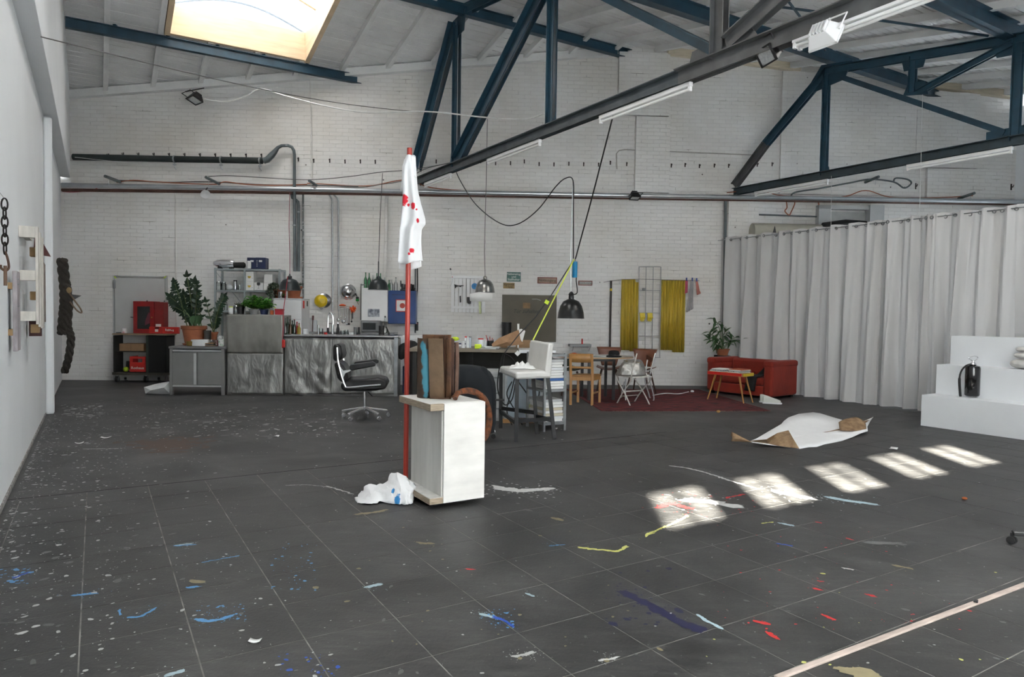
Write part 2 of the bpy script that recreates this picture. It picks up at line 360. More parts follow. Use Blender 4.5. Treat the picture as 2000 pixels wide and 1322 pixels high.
for a, b in ((UF-.3, 4.5), (4.5, RIDGE_U), (RIDGE_U, 17.5)):
    for p in slope_pieces(a, b, VL-.3, VR+.3): roofslab(dk, p[0], p[1], p[2], p[3], .022, .2, False)
CE = struct(dk.build('ceiling', DECK, smooth=False))
BW = .142
def boards(u0, u1, step):
    k = 0; u = u0
    while (u < u1) if step > 0 else (u > u1):
        a, b = (u, min(u+step, u1)) if step > 0 else (max(u+step, u1), u)
        for p in slope_pieces(a+.0065, b-.0065, -.42, VR):
            m = MB(); roofslab(m, p[0], p[1], p[2], p[3], 0+random.uniform(-.003, .003), .02)
            if m.v: m.build('board', CEILW, CE, smooth=False)
        u += step
boards(RIDGE_U, 16.3, BW); boards(RIDGE_U, 3.9, -BW)
roofslab_near = MB()
for p in slope_pieces(UF, 3.9, -.42, VR): roofslab(roofslab_near, p[0], p[1], p[2], p[3], 0, .02)
o = roofslab_near.build('board_field', CEILW, CE, smooth=False); o['kind'] = 'stuff'
def rafter(v, ua, ub, w=.085, h=.11):
    N = 1; m = MB(); pa, pb = GM @ Vector((v, ua, roofz(ua)-h/2)), GM @ Vector((v, ub, roofz(ub)-h/2))
    m.bar(pa, pb, w, h); m.build('rafter', CEILW, CE, smooth=False, bevel=.004)
v = .18
while v < VR:
    segs = []
    ub = min(uback(v)-.02, 16.3)
    for lo, hi in ((UF, 4.5), (4.5, RIDGE_U), (RIDGE_U, ub)):
        if hi <= lo: 
            continue
        hi = min(hi, ub); parts = [(lo, hi)]
        for a, b, c, d in SK:
            if a-.03 < v < b+.03:
                nx = []
                for p, q in parts:
                    if d <= p or c >= q: nx.append((p, q)); continue
                    if p < c: nx.append((p, c))
                    if q > d: nx.append((d, q))
                parts = nx
        segs += [x for x in parts if x[1]-x[0] > .08]
    for a, b in segs: rafter(v, a, b)
    v += .797
# wall plate under the boards along the back wall
PALE = mat('pale_timber', (.62, .55, .42), .7, var=.12, scale=4, stretch=(1, 8, 8))
def plate(s0, s1, mt, name, h=.15, d=.12):
    p0, p1 = Wp(s0, d/2, roofz(uw(s0))-h/2-.01), Wp(s1, d/2, roofz(uw(s1))-h/2-.01)
    MB().bar(p0, p1, d, h).build(name, mt, CE, smooth=False, bevel=.004)
plate(s_of_v(-.42), ws(1205, 110)[0], CEILW, 'wall_plate'); plate(ws(1303, 104)[0], ws(1560, 140)[0], PALE, 'wall_plate'); plate(ws(1780, 170)[0], sR-.4, PALE, 'wall_plate')
# ---- front wall (behind the camera) with the sunny clerestory and added fill windows, right wall with tall windows
FRAMEW = mat('window_frame_paint', (.72, .72, .70), .5)
PANE = glass_mat('window_glass', (.97, .98, .98), .12)
def wall_with_holes(name, x0, x1, z1, holes, y0, y1, M):
    xs = sorted({x0, x1} | {h[0] for h in holes} | {h[1] for h in holes}); zs = sorted({0., z1} | {h[2] for h in holes} | {h[3] for h in holes})
    m = MB()
    for i in range(len(xs)-1):
        for j in range(len(zs)-1):
            cx, cz = (xs[i]+xs[i+1])/2, (zs[j]+zs[j+1])/2
            if any(h[0] < cx < h[1] and h[2] < cz < h[3] for h in holes): continue
            m.box(xs[i], xs[i+1], y0, y1, zs[j], zs[j+1], M)
    return struct(m.build(name, PLASTER, smooth=False))
clere = [(.16+1.0*k, .16+.55+1.0*k, 4.19, 4.99) for k in range(5)]
fill_win = [(.4+1.75*k, 1.95+1.75*k, .9, 3.2) for k in range(3)]  # unseen frosted windows, added for soft fill light from behind the camera
wall_with_holes('wall_front', VL, VR, 5.2, clere+fill_win, UF-.05, UF, GM)
FILL_GLASS = translucent_mat('frosted_fill_glass', (.68, .70, .72), .85)
wn = 1
for h in clere:
    m = MB(); c = (h[0]+h[1])/2+.0
    m.box(c-.022, c+.018, UF-.04, UF-.01, h[2], h[3], GM)
    fo = struct(m.build('window_%d' % wn, FRAMEW, smooth=False)); wn += 1
    MB().box(h[0], h[1], UF-.026, UF-.024, h[2], h[3], GM).build('pane', PANE, fo, smooth=False)
for h in fill_win:  # the added fill windows, diffusing so they throw no sun patches
    m = MB()
    for q in (h[0]+.03, (h[0]+h[1])/2, h[1]-.03): m.box(q-.03, q+.03, UF-.05, UF, h[2], h[3], GM)
    for q in (h[2]+.03, h[2]+.77, h[2]+1.53, h[3]-.03): m.box(h[0], h[1], UF-.045, UF-.005, q-.025, q+.025, GM)
    fo = struct(m.build('window_%d' % wn, FRAMEW, smooth=False)); wn += 1
    MB().box(h[0], h[1], UF-.026, UF-.024, h[2], h[3], GM).build('pane', FILL_GLASS, fo, smooth=False)
VUM = Matrix(((UD.x, VD.x, 0, 0), (UD.y, VD.y, 0, 0), (0, 0, 1, 0), (0, 0, 0, 1)))   # (u,v,z)->world
ubr = uback(VR)
rwin = [(-.2+1.75*k, 1.25+1.75*k, .9, 3.2) for k in range(4) if 1.25+1.75*k < ubr-.2]
wall_with_holes('wall_right', UF-.2, ubr+.1, 5.9, rwin, VR, VR+.25, VUM)
for h in rwin:
    m = MB()
    for q in (h[0]+.03, (h[0]+h[1])/2, h[1]-.03): m.box(q-.03, q+.03, VR+.1, VR+.15, h[2], h[3], VUM)
    for q in (h[2]+.03, h[2]+1.0, h[2]+2.0, h[3]-.03): m.box(h[0], h[1], VR+.1, VR+.15, q-.025, q+.025, VUM)
    fo = struct(m.build('window_%d' % wn, FRAMEW, smooth=False)); wn += 1
    MB().box(h[0], h[1], VR+.122, VR+.126, h[2], h[3], VUM).build('pane', PANE, fo, smooth=False)
# ---- skylights: timber kerb, glazing bars, arched translucent panes
PINE = mat('pine_board', (.66, .50, .33), .55, var=.13, scale=2.2, stretch=(1, 1, 7), col2=None, bump=.05)
POLY = translucent_mat('polycarbonate', (.27, .28, .295), .8)
BARS = mat('glazing_bar', (.35, .42, .5), .4)
def skylight(v0, v1, u0, u1, label):
    t = thing('skylight', label, 'skylight', GM @ Vector(((v0+v1)/2, u1, roofz(u1))), AL, 'roof skylights'); t['kind'] = 'structure'
    inv = Matrix.Translation(-Vector(((v0+v1)/2, u1, roofz(u1))))
    H = .42; th = .05
    def pt(v, u, dz): return inv @ Vector((v, u, roofz(u)+dz))
    def side(va, vb_, ua, ub, d0=-.12):
        c = [(va, ua), (vb_, ua), (vb_, ub), (va, ub)]; m = MB()
        m.add([pt(a, b, d0) for a, b in c]+[pt(a, b, H) for a, b in c], [(3, 2, 1, 0), (4, 5, 6, 7), (0, 1, 5, 4), (1, 2, 6, 5), (2, 3, 7, 6), (3, 0, 4, 7)])
        m.build('kerb', PINE, t, smooth=False, bevel=.004)
    side(v0-th, v0+.04, u0, u1); side(v1-.04, v1+th, u0, u1); side(v0+.04, v1-.04, u1-th, u1, -.1); side(v0+.04, v1-.04, u0, u0+th)
    arch = lambda q: H+.30*math.sin(PI*q)
    for i in range(3):                                     # three arched panes side by side along the slope
        ua, ub = u0+(u1-u0)*i/3-.02*(i == 0), u0+(u1-u0)*(i+1)/3+.02*(i == 2)
        m = MB(); m.grid(lambda a, b: pt(v0-.04+(v1-v0+.08)*a, ua+(ub-ua)*b, arch(a)+.003), 16, 1); m.build('pane', POLY, t)
    for i in range(4):
        uu = u0+(u1-u0)*i/3; uu = min(max(uu, u0+.03), u1-.03); m = MB()
        m.tube([pt(v0+(v1-v0)*a/16, uu, arch(a/16)-.01) for a in range(17)], .02, 6); m.build('glazing_bar', BARS if i in (0, 3) else PINE, t)
    for ue_ in (u0+.0, u1-.0):                           # closing end cheek under the arch
        m = MB(); m.grid(lambda a, b: pt(v0-.04+(v1-v0+.08)*a, ue_, H-.01+(arch(a)-H+.02)*b), 16, 1); m.build('end_pane', POLY, t)
    m = MB(); m.bar(pt(v0+(v1-v0)*.66, u0+.05, arch(.66)-.05), pt(v0+(v1-v0)*.66, u1-(u1-u0)/3, arch(.66)-.05), .07, .05); m.build('mullion', PINE, t, smooth=False)
skylight(*SK[0], 'arched skylight in a pine frame over the white brick wall')
skylight(*SK[1], 'skylight in the near roof slope above the left wall')
for q, nm in zip(SK[2:], ('between the trusses',)): skylight(*q, 'skylight in the near roof slope '+nm)
# ================================================================== ROOF STEEL
BLUE = mat('petrol_blue_paint', (.016, .052, .082), .42, var=.25, scale=5, bump=.04)
GREY = mat('grey_primed_steel', (.085, .088, .09), .5, var=.25, scale=6, bump=.05)
WHITE = mat('white_enamel', (.80, .80, .80), .35, var=.02)
BLACK = mat('black_plastic', (.012, .012, .013), .42, var=.2)
CHROME = mat('chrome', (.78, .78, .80), .16, 1.0, var=.05)
GALV = mat('galvanised_steel', (.42, .44, .45), .38, .85, var=.15, scale=14)
def gp(v, u, z): return GM @ Vector((v, u, z))
def member(name, p0, p1, w, gap, mt, root, flange=.0):
    """pair of angles with a slot between them, w deep in the truss plane"""
    m = MB(); d = (p1-p0).normalized(); side = VD
    nrm = d.cross(side).normalized(); t = .012
    for sg in (-1, 1):
        o = side*sg*(gap/2+t/2)
        m.bar(p0+o, p1+o, t, w, nrm) if False else m.bar(p0+o, p1+o, w, t, side)
        o2 = side*sg*(gap/2+w*.28)
        m.bar(p0+o2+nrm*(w/2-t/2), p1+o2+nrm*(w/2-t/2), t, w*.55, side)
    return m.build(name, mt, root, smooth=False)
def gusset(root, mt, v, pts):
    m = MB(); m.prism(pts, v-.008, v+.008, UZ); return m.build('gusset_plate', mt, root, smooth=False)
def rivets(root, mt, v, pts):
    m = MB()
    for u, z in pts: m.cyl(gp(v-.03, u, z), gp(v-.012, u, z), .014, 8)
    o = m.build('rivet_row', mt, root); o['kind'] = 'stuff'; return o
# ---- first truss, over the middle of the room
V1 = 5.53; zb = 4.04
uA = uback(V1)-.01
T1 = thing('roof_truss', 'blue and grey steel truss crossing above the desk, carrying most tube lamps', 'truss', gp(V1, 8, 4.0), 0)
inv = Matrix.Translation(-Vector(T1.location))
def tpt(u, z, v=V1): return inv @ (GM @ Vector((v, u, z)))
UZ_keep = UZ
UZ = inv @ UZ
def gp(v, u, z, _inv=inv): return _inv @ (GM @ Vector((v, u, z)))
member('bottom_chord', tpt(uA, zb), tpt(5.6, zb), .13, .09, mat('chord_paint', (.05, .062, .07), .45, var=.3, scale=5), T1)
member('bottom_chord', tpt(5.6, zb), tpt(.2, zb), .15, .10, GREY, T1)
member('top_chord', tpt(RIDGE_U, roofz(RIDGE_U)-.24), tpt(.2, roofz(.2)-.24), .13, .09, BLUE, T1)
zt = lambda u: roofz(u)-.2
member('diagonal', tpt(uA, zb+.25), tpt(11.2, zt(11.2)), .17, .08, BLUE, T1)
member('post', tpt(11.13, zb), tpt(11.13, zt(11.13)), .10, .06, BLUE, T1)
member('diagonal', tpt(11.05, zb+.08), tpt(8.15, zt(8.15)), .17, .08, BLUE, T1)
member('post', tpt(8.13, zb+.05), tpt(8.13, zt(8.13)), .10, .06, BLUE, T1)
member('diagonal', tpt(8.1, zt(8.1)), tpt(5.15, zb+.16), .10, .05, BLUE, T1)
member('post', tpt(5.06, zb+.05), tpt(5.06, zt(5.06)), .12, .08, GREY, T1)
member('diagonal', tpt(4.95, zb+.16), tpt(2.1, zt(2.1)), .13, .07, GREY, T1)
gusset(T1, BLUE, V1, [(10.85, zb-.06), (11.42, zb-.06), (11.35, zb+.28), (10.95, zb+.28)])
gusset(T1, BLUE, V1, [(10.9, zt(11)-.25), (11.4, zt(11.3)-.25), (11.45, zt(11.3)+.1), (10.85, zt(11)+.1)])
gusset(T1, BLUE, V1, [(8.0, zb-.02), (8.25, zb-.02), (8.2, zb+.15), (8.06, zb+.15)])
gusset(T1, GREY, V1, [(4.45, zb-.06), (5.55, zb-.06), (5.45, zb+.24), (4.7, zb+.28)])
rivets(T1, GREY, V1, [(4.6+.12*k, zb+.03+.0*k) for k in range(8)]+[(5.2+.09*k, zb+.2+.05*k) for k in range(3)])
# ---- second truss, over the curtain
V2 = 11.24; uA2 = uback(V2)-.02; zb = 4.0
T2 = thing('roof_truss', 'petrol blue steel truss with a sub-diagonal above the grey curtain', 'truss', GM @ Vector((V2, 8, 4.0)), 0)
inv2 = Matrix.Translation(-Vector(T2.location)); UZ = inv2 @ UZ_keep
def tpt2(u, z): return inv2 @ (GM @ Vector((V2, u, z)))
BLK2 = mat('dark_chord_paint', (.028, .045, .055), .45, var=.3)
zt2 = lambda u: 5.86+(u-7.8)*.14
member('bottom_chord', tpt2(uA2, zb), tpt2(2.0, zb), .13, .09, BLK2, T2)
member('diagonal', tpt2(uA2, zb+.12), tpt2(9.05, zb+.82), .12, .07, GREY, T2)
member('diagonal', tpt2(9.05, zb+.82), tpt2(7.75, zt2(7.8)), .12, .07, BLUE, T2)
member('post', tpt2(7.78, zb), tpt2(7.78, zt2(7.78)), .09, .06, BLUE, T2)
member('top_chord', tpt2(7.8, zt2(7.8)), tpt2(2.0, zt2(2.0)), .12, .08, BLUE, T2)
member('diagonal', tpt2(7.65, zt2(7.8)-.1), tpt2(4.9, zb+.14), .085, .06, BLUE, T2)
member('post', tpt2(6.25, 5.07), tpt2(6.25, zt2(6.25)), .085, .06, BLUE, T2)
member('diagonal', tpt2(6.15, 5.05), tpt2(4.85, zt2(4.85)-.05), .085, .06, BLUE, T2)
member('post', tpt2(4.77, zb), tpt2(4.77, zt2(4.77)), .10, .07, BLUE, T2)
member('diagonal', tpt2(4.65, zb+.14), tpt2(2.2, zt2(2.2)), .085, .06, BLUE, T2)
gusset(T2, BLUE, V2, [(7.45, 5.62), (8.05, 5.55), (8.1, 5.75), (7.9, 6.0), (7.3, 5.9)])
gusset(T2, BLUE, V2, [(4.5, 5.2), (5.05, 5.25), (5.15, 5.5), (4.5, 5.45)])
gusset(T2, BLUE, V2, [(4.4, 3.95), (5.15, 3.95), (5.15, 4.2), (4.4, 4.2)])
gusset(T2, BLUE, V2, [(6.0, 4.98), (6.4, 5.06), (6.32, 5.25), (6.05, 5.2)])
gusset(T2, BLUE, V2, [(7.65, 3.95), (7.9, 3.95), (7.85, 4.15), (7.7, 4.15)])
gusset(T2, BLUE, V2, [(6.1, zt2(6.2)-.2), (6.4, zt2(6.3)-.2), (6.45, zt2(6.4)), (6.05, zt2(6.1))])
UZ = UZ_keep
# ---- purlins: I-beams along v
def ibeam(name, p0, p1, h, b, mt, label, group='blue roof purlins'):
    root = thing(name, label, 'beam', p0, 0, group); q = p1-p0; m = MB(); t = .012
    m.bar(Vector((0, 0, 0)), q, t, h)
    for sg in (-1, 1): m.bar(Vector((0, 0, sg*(h/2-t/2))), q+Vector((0, 0, sg*(h/2-t/2))), b, t)
    m.build('beam', mt, root, smooth=False); m = MB()
    d = q.normalized(); L = q.length; x = d.cross(Vector((0, 0, 1)))
    k = 0.7
    while k < L:
        m.cbox(d*k+Vector((0, 0, h/2+.02)), .05, .05, .035); k += .797
    m.build('rafter_cleat', mt, root, smooth=False)['kind'] = 'stuff'; return root
def G3(v, u, z): return GM @ Vector((v, u, z))
ibeam('roof_purlin', G3(-.40, 13.47, 6.05), G3(vback(13.47)+.08, 13.47, 6.05), .17, .10, BLUE, 'blue steel purlin under the lower edge of the pine framed skylight', None)
ibeam('roof_purlin', G3(-.40, 10.9, 6.70), G3(vback(10.9)+.08, 10.9, 6.72), .18, .12, BLUE, 'blue steel purlin along the ridge, meeting the top of the middle truss', None)
ibeam('roof_purlin', G3(-.40, 7.8, 6.12), G3(vback(7.8)+.08, 7.8, 6.14), .21, .14, BLUE, 'blue steel purlin running behind the white floodlight to the far brick wall', None)
ibeam('roof_purlin', G3(-.40, 4.87, 5.575), G3(VR-.05, 4.87, 5.575), .23, .16, BLUE, 'wide blue steel purlin in the top right corner', None)
def rod(name, label, pts, r, mt, cat='rod', n=6):
    p0 = Vector(pts[0]); o = MB().tube([Vector(p)-p0 for p in pts], r, n).build(name, mt); o.location = p0; return tag(o, label, cat)
_nr = Vector((0, 0, 1))-UD*.19; _pr = GM @ Vector((0, RIDGE_U, RIDGE_Z-.26))
onr = lambda x, y: onplane(x, y, _pr, _nr)
rod('wind_brace', 'thin blue bracing rod sloping behind the white floodlight', [onr(1480, 8), onr(1650, 30), onr(1930, 70)], .018, BLUE, 'brace')
rod('wind_brace', 'short blue bracing rod joining the top node of the far truss', [onr(1541, 4), onr(1612, 98)], .02, BLUE, 'brace')
# ---- tube lamps under the trusses
def tube_lamp(v, u0, u1, z, label, n=1):
    a = G3(v, (u0+u1)/2, z); t = thing('tube_lamp', label, 'lamp', a, AL, 'fluorescent tube lamps on the trusses'); L = abs(u1-u0)
    w = .055 if n == 1 else .12
    B(-w/2, w/2, -L/2, L/2, .0, .05).build('housing', WHITE, t, smooth=False, bevel=.006)
    for k in range(n):
        x = 0 if n == 1 else (-.035 if k == 0 else .035)
        MB().cyl((x, -L/2+.03, -.028), (x, L/2-.03, -.028), .016, 10).build('tube', mat('frosted_tube', (.85, .85, .84), .3, var=.01), t)
        for e in (-1, 1): B(x-.02, x+.02, e*(L/2-.02)-.015, e*(L/2-.02)+.015, -.05, .0).build('lamp_holder', WHITE, t, smooth=False, bevel=.003)
    return t
zl = 3.92
tube_lamp(V1, 12.5, 11.35, zl, 'white tube lamp under the truss nearest the brick wall')
tube_lamp(V1, 9.98, 8.42, zl, 'white tube lamp in the middle of the middle truss')
tube_lamp(V1, 7.03, 5.46, zl, 'white tube lamp on the truss above the hanging black lead')
tube_lamp(V1, 4.16, 2.6, zl+.02, 'double white tube lamp beside the white floodlight', 2)
tube_lamp(V2, 6.3, 4.8, 3.88, 'white tube lamp under the far truss above the curtain')
tube_lamp(V2, 9.3, 7.7, 3.88, 'white tube lamp under the far truss next to the brick wall')
# ---- floodlights
def floodlight(loc, look, body, label, size=.2, name='floodlight', hang=None, rim=None):
    t = thing(name, label, 'floodlight', loc, 0); look = Vector(look).normalized()
    q = look.to_track_quat('Y', 'Z').to_matrix().to_4x4(); w, h = size, size*.72
    m = MB(); a = [(-w/2, .0, -h/2), (w/2, .0, -h/2), (w/2, .0, h/2), (-w/2, .0, h/2)]; b = [(-w*.3, -.11, -h*.3), (w*.3, -.11, -h*.3), (w*.3, -.11, h*.3), (-w*.3, -.11, h*.3)]
    m.add([q @ Vector(p) for p in a+b], [(4, 5, 6, 7), (0, 1, 5, 4), (1, 2, 6, 5), (2, 3, 7, 6), (3, 0, 4, 7), (3, 2, 1, 0)]); m.build('housing', body, t, smooth=False, bevel=.006)
    m = MB()
    for k in range(5): x = -w*.24+k*w*.12; m.box(x-.004, x+.004, -.135, -.09, -h*.28, h*.28, q)
    m.build('cooling_fin', body, t, smooth=False)
    m = MB(); tt = .016
    for (x0, x1, z0, z1) in ((-w/2, w/2, h/2-tt, h/2), (-w/2, w/2, -h/2, -h/2+tt), (-w/2, -w/2+tt, -h/2, h/2), (w/2-tt, w/2, -h/2, h/2)): m.box(x0, x1, 0, .02, z0, z1, q)
    m.build('bezel', rim or body, t, smooth=False)
    B(-w/2+tt, w/2-tt, .004, .008, -h/2+tt, h/2-tt, M=q).build('lens', mat('lamp_lens', (.55, .57, .58), .12, .3, var=.2, scale=40), t, smooth=False)
    m = MB(); p = [q @ Vector((-w/2-.012, -.04, 0)), q @ Vector((-w/2-.02, -.04, h*.9)), q @ Vector((w/2+.02, -.04, h*.9)), q @ Vector((w/2+.012, -.04, 0))]
    m.tube(p, .008, 6); m.build('bracket', body, t)
    if hang: MB().tube([q @ Vector((0, -.04, h*.9)), Vector(hang)-Vector(loc)], .012, 6).build('mounting_arm', body, t)
    return t
pL = onw(380, 195, .55); floodlight(pL, (-.25, -.30, -.92), BLACK, 'black floodlight under the roof boards at the left', .30, hang=onw(398, 172, .12))
pL = onv(1497, 108, V1); floodlight(pL, (-.85, -.2, -.55), BLACK, 'black floodlight hanging off the middle truss near the ridge', .24, hang=G3(V1, 4.45, 4.02))
pL = onw(1240, 386, .50); floodlight(pL, (.1, -.35, -.93), BLACK, 'black floodlight in front of the long wall pipe', .20, hang=onw(1240, 374, .285))
pL = onv(1613, 74, V1-.18); floodlight(pL, (.75, .45, -.5), WHITE, 'white floodlight with a motion sensor under the double tube lamp', .27, hang=G3(V1-.10, 3.83, 3.99))
pS = onv(1609, 51, V1-.18); so_ = MB().cbox((0, 0, 0), .07, .07, .06, .4).build('motion_sensor', mat('sensor_plastic', (.62, .65, .80), .4), smooth=False, bevel=.01); so_.location = pS; tag(so_, 'pale lilac motion sensor above the white floodlight', 'sensor')
# ---- pipes along the back wall
IRON = mat('dark_cast_iron', (.014, .022, .022), .5, var=.3)
PIPEG = mat('grey_pipe_paint', (.10, .12, .125), .4, var=.2)
STEELP = mat('bright_steel_tube', (.55, .58, .60), .28, .9, var=.12, scale=3)
BROWNP = mat('rusty_brown_pipe', (.10, .045, .03), .6, var=.4, scale=9)
def wp(x, y, d=.06): return onw(x, y, d)
def pipe(name, label, pts, r, mt, d=.06, cat='pipe', clamps=(), cm=None, n=10):
    P = [wp(*p, d) if len(p) == 2 else wp(*p) for p in pts]; t = thing(name, label, cat, P[0], 0)
    MB().tube([p-P[0] for p in P], r, n).build('tube', mt, t)
    for c in clamps:
        p = wp(c[0], c[1], d)-P[0]; m = MB(); ax = Vector((1, 0, 0)) if len(c) < 3 else Vector((0, 0, 1))
        rr_ = r if not isinstance(r, list) else .03
        m.cyl(p-ax*.012, p+ax*.012, rr_*1.22, 10)
        if len(c) < 3: m.tube([p+Vector((0, 0, -r)), p+Vector((0, 0, -r-.09)), p+Vector((.02, .03, -r-.13))], .009, 6); m.cbox(p+Vector((.0, .0, -r-.04)), .07, .02, .025)
        m.build('pipe_clamp', cm or GALV, t)
    return t
pipe('waste_pipe', 'thick black cast iron waste pipe high on the brick wall', [(143, 306.5), (165, 307), (350, 311), (513, 314)], .062, IRON, .14, clamps=[(341, 311), (432, 312), (508, 314)])
pipe('pipe_elbow', 'black and grey pipe bend dropping from the waste pipe', [(515, 314), (522, 312), (531, 303), (537, 296), (543, 288), (550, 284.5), (562, 284), (570, 287), (574, 294), (575, 302), (575, 360), (576, 530)], [.062, .064, .062, .05, .033, .03, .03, .03, .03, .03, .03, .03], PIPEG, .14, clamps=[(560, 284, 1), (575, 440, 1)])
m_ = MB(); 
p0 = wp(130, 364, .20)
pipe('rail_tube', 'long bright steel tube running the whole width of the brick wall', [(121, 361.5), (500, 368), (800, 374), (1200, 381.5), (1600, 387.5), (2025, 394.6)], .045, STEELP, .22, clamps=[])
pipe('brown_pipe', 'thin rusty brown pipe just beneath the long steel tube', [(121, 371), (500, 375.5), (800, 380), (1200, 386.5), (1600, 392.5), (1985, 398.7)], .03, BROWNP, .12)
pipe('grey_downpipe', 'grey pipe with a swan neck beside the black downpipe', [(569, 366), (569, 377), (571, 386), (577, 390), (582, 394), (583, 402), (583, 530)], .03, PIPEG, .10, clamps=[(583, 414, 1)])
pipe('flecked_downpipe', 'slim paint-flecked grey pipe right of the downpipes', [(592, 378), (592, 585)], .02, mat('flecked_pipe', (.13, .14, .14), .5, col2=(.5, .5, .5), scale=25, mix=.62), .08, clamps=[(592, 564, 1)])
pipe('supply_pipe', 'thin bright pipe with a kinked top feeding the sink tap', [(643, 373), (643, 380), (648, 388), (649, 394), (649.5, 608)], .017, GALV, .08, clamps=[(649, 588, 1), (648.5, 410, 1)])
pipe('supply_pipe', 'thin bright pipe ending at the ladle rack', [(650, 373), (651, 379), (659, 387), (661, 394), (661.5, 608)], .017, GALV, .08, clamps=[(661, 588, 1), (661, 410, 1)])
pipe('white_conduit', 'white painted conduit right of the metal door', [(342, 372), (344, 560), (345, 640)], .012, BRICK, .02)
pipe('white_conduit', 'white painted conduit climbing past the black downpipe to the roof', [(606, 155), (608, 260), (610, 372)], .013, BRICK, .02)
pipe('white_conduit', 'white painted flat duct above the white wall cabinet', [(755, 380), (754, 470), (750, 562)], .035, BRICK, .045)
pipe('corner_pipe', 'grey pipe pair beside the curtain edge', [(1417, 393), (1413, 690)], .03, PIPEG, .10)
pipe('corner_pipe', 'white pipe right next to the curtain edge', [(1422, 500), (1420, 690)], .025, WHITE, .12)
pipe('thin_wall_pipe', 'thin painted pipe frame beside the stepped brick pilaster', [(1205, 330), (1204, 300), (1209, 294), (1222, 292), (1480, 303)], .012, mat('dirty_white_pipe', (.45, .43, .40), .6), .03)
pipe('wall_bar', 'thin grey bar above the rolled mat behind the curtain', [(1422, 417), (1595, 423)], .015, PIPEG, .05)
def stub(x0, y0, x1, y1, label):
    t = thing('pipe_stub', label, 'bracket', wp(x1, y1, .08), 0, 'sloping pipe stubs above the wall tube')
    a = wp(x0, y0, .55)-wp(x1, y1, .08); MB().cyl((0, 0, 0), a, .028, 10).build('tube', PIPEG, t); MB().tube([a+Vector((0, .1, 0)), a+Vector((0, .12, -.14))], .004, 5).build('wire', GALV, t)
stub(205, 344, 235, 355, 'pipe stub at the left end of the wall tube'); stub(402, 346, 428, 359, 'pipe stub above the small silver spot'); stub(604, 353, 618, 362, 'pipe stub right of the pipe bend')
stub(1716, 345, 1690, 356, 'pipe stub by the cable loop over the curtain'); stub(1903, 377, 1872, 388, 'pipe stub at the far right of the wall tube')
# ---- cables
CABO = mat('orange_cable', (.35, .10, .04), .5); CABG = mat('grey_cable', (.12, .115, .11), .5); CABW = mat('white_cable', (.72, .72, .70), .5); CABR = mat('red_cable', (.40, .02, .04), .5); CABB = mat('black_cable', (.012, .012, .012), .5)
def spl(P, k=6):
    P = [Vector(p) for p in P]; out = []
    for i in range(len(P)-1):
        a, b, c, d = P[max(i-1, 0)], P[i], P[i+1], P[min(i+2, len(P)-1)]
        for j in range(k):
            t = j/k; out.append(.5*((2*b)+(c-a)*t+(2*a-5*b+4*c-d)*t*t+(3*b-a-3*c+d)*t**3))
    return out+[P[-1]]
def cable(label, pts, r, mt, d=.12, name='cable', n=5):
    P = spl([wp(*p, d) if len(p) == 2 else wp(*p) for p in pts]); o = MB().tube([p-P[0] for p in P], r, n).build(name, mt); o.location = P[0]; return tag(o, label, 'cable')
cable('orange cable lying on the wall tube at the left', [(228, 356), (260, 352), (300, 355), (360, 358), (420, 360), (440, 355), (480, 360), (540, 362), (600, 360)], .010, CABO, .1)
cable('grey cable lying on the wall tube at the left', [(228, 352), (280, 354), (330, 356), (380, 355), (430, 356), (520, 361), (620, 362), (700, 364)], .012, CABG, .09)
cable('red cable sagging below the left end of the wall tube', [(122, 374), (140, 375), (170, 373), (190, 368)], .007, CABR, .08)
cable('orange cable on the wall tube near the flag', [(600, 358), (640, 360), (690, 363), (730, 362), (770, 354), (800, 352), (840, 366), (900, 372)], .010, CABO, .08)
cable('grey cable running to the truss end', [(640, 362), (700, 366), (745, 360), (790, 352), (830, 330), (880, 318)], .008, CABG, .14)
cable('orange cable waving above the curtain', [(1420, 376), (1480, 372), (1530, 382), (1640, 385), (1690, 372), (1740, 385), (1830, 386), (1900, 382)], .010, CABO, .1)
cable('grey cable looped on the bricks over the curtain', [(1545, 388), (1552, 376), (1600, 368), (1660, 357), (1700, 350), (1745, 355), (1766, 367), (1780, 358), (1772, 350), (1750, 348), (1745, 356)], .017, PIPEG, .08)
cable('rust coloured wiring hanging above the rolled mat', [(1535, 388), (1537, 405), (1533, 412), (1541, 420), (1546, 412), (1552, 398), (1551, 390)], .012, CABO, .06)
cable('brown cable dropping beside the blocked doorway', [(1585, 390), (1598, 394), (1599, 420), (1595, 445)], .012, CABO, .06)
cable('thin white cable strung from the left floodlight to the truss', [(398, 192, .6), (440, 199, .6), (480, 188, .7), (510, 174, .8), (560, 188, 1.), (640, 208, 1.2), (720, 220, 1.4), (835, 218, 1.7), (955, 230, 2.6), (1030, 232, 3.4), (1065, 222, 3.9), (1074, 236, 4.0)], .012, CABW)
cable('thin grey lead sagging between truss and brick wall', [(400, 346, .15), (440, 343, .2), (500, 346, .2), (600, 351, .25), (680, 345, .3), (745, 336, .3), (800, 332, .4), (860, 322, .7), (885, 316, .8)], .008, CABG)
cable('thin white wire above the black waste pipe', [(146, 307, .3), (250, 318, .25), (350, 326, .2), (430, 335, .15)], .005, CABW)
cable('black lead looping from the truss to the big pendant lamp', [(888, 328, .9), (900, 355, 1.2), (930, 400, 1.8), (975, 435, 2.4), (1010, 438, 3.0), (1050, 410, 3.3), (1085, 365, 3.5), (1105, 348, 3.6), (1119, 352, 3.6), (1120, 400, 3.6), (1120, 505, 3.6)], .009, CABB)
rod('lamp_chain', 'fine chain strung across under the roof at the left', [onv(80, 72, -.415).lerp(onv(822, 219, V1), k/14)+Vector((0, 0, -.12*math.sin(PI*k/14))) for k in range(15)], .006, CABG, 'chain', 5)
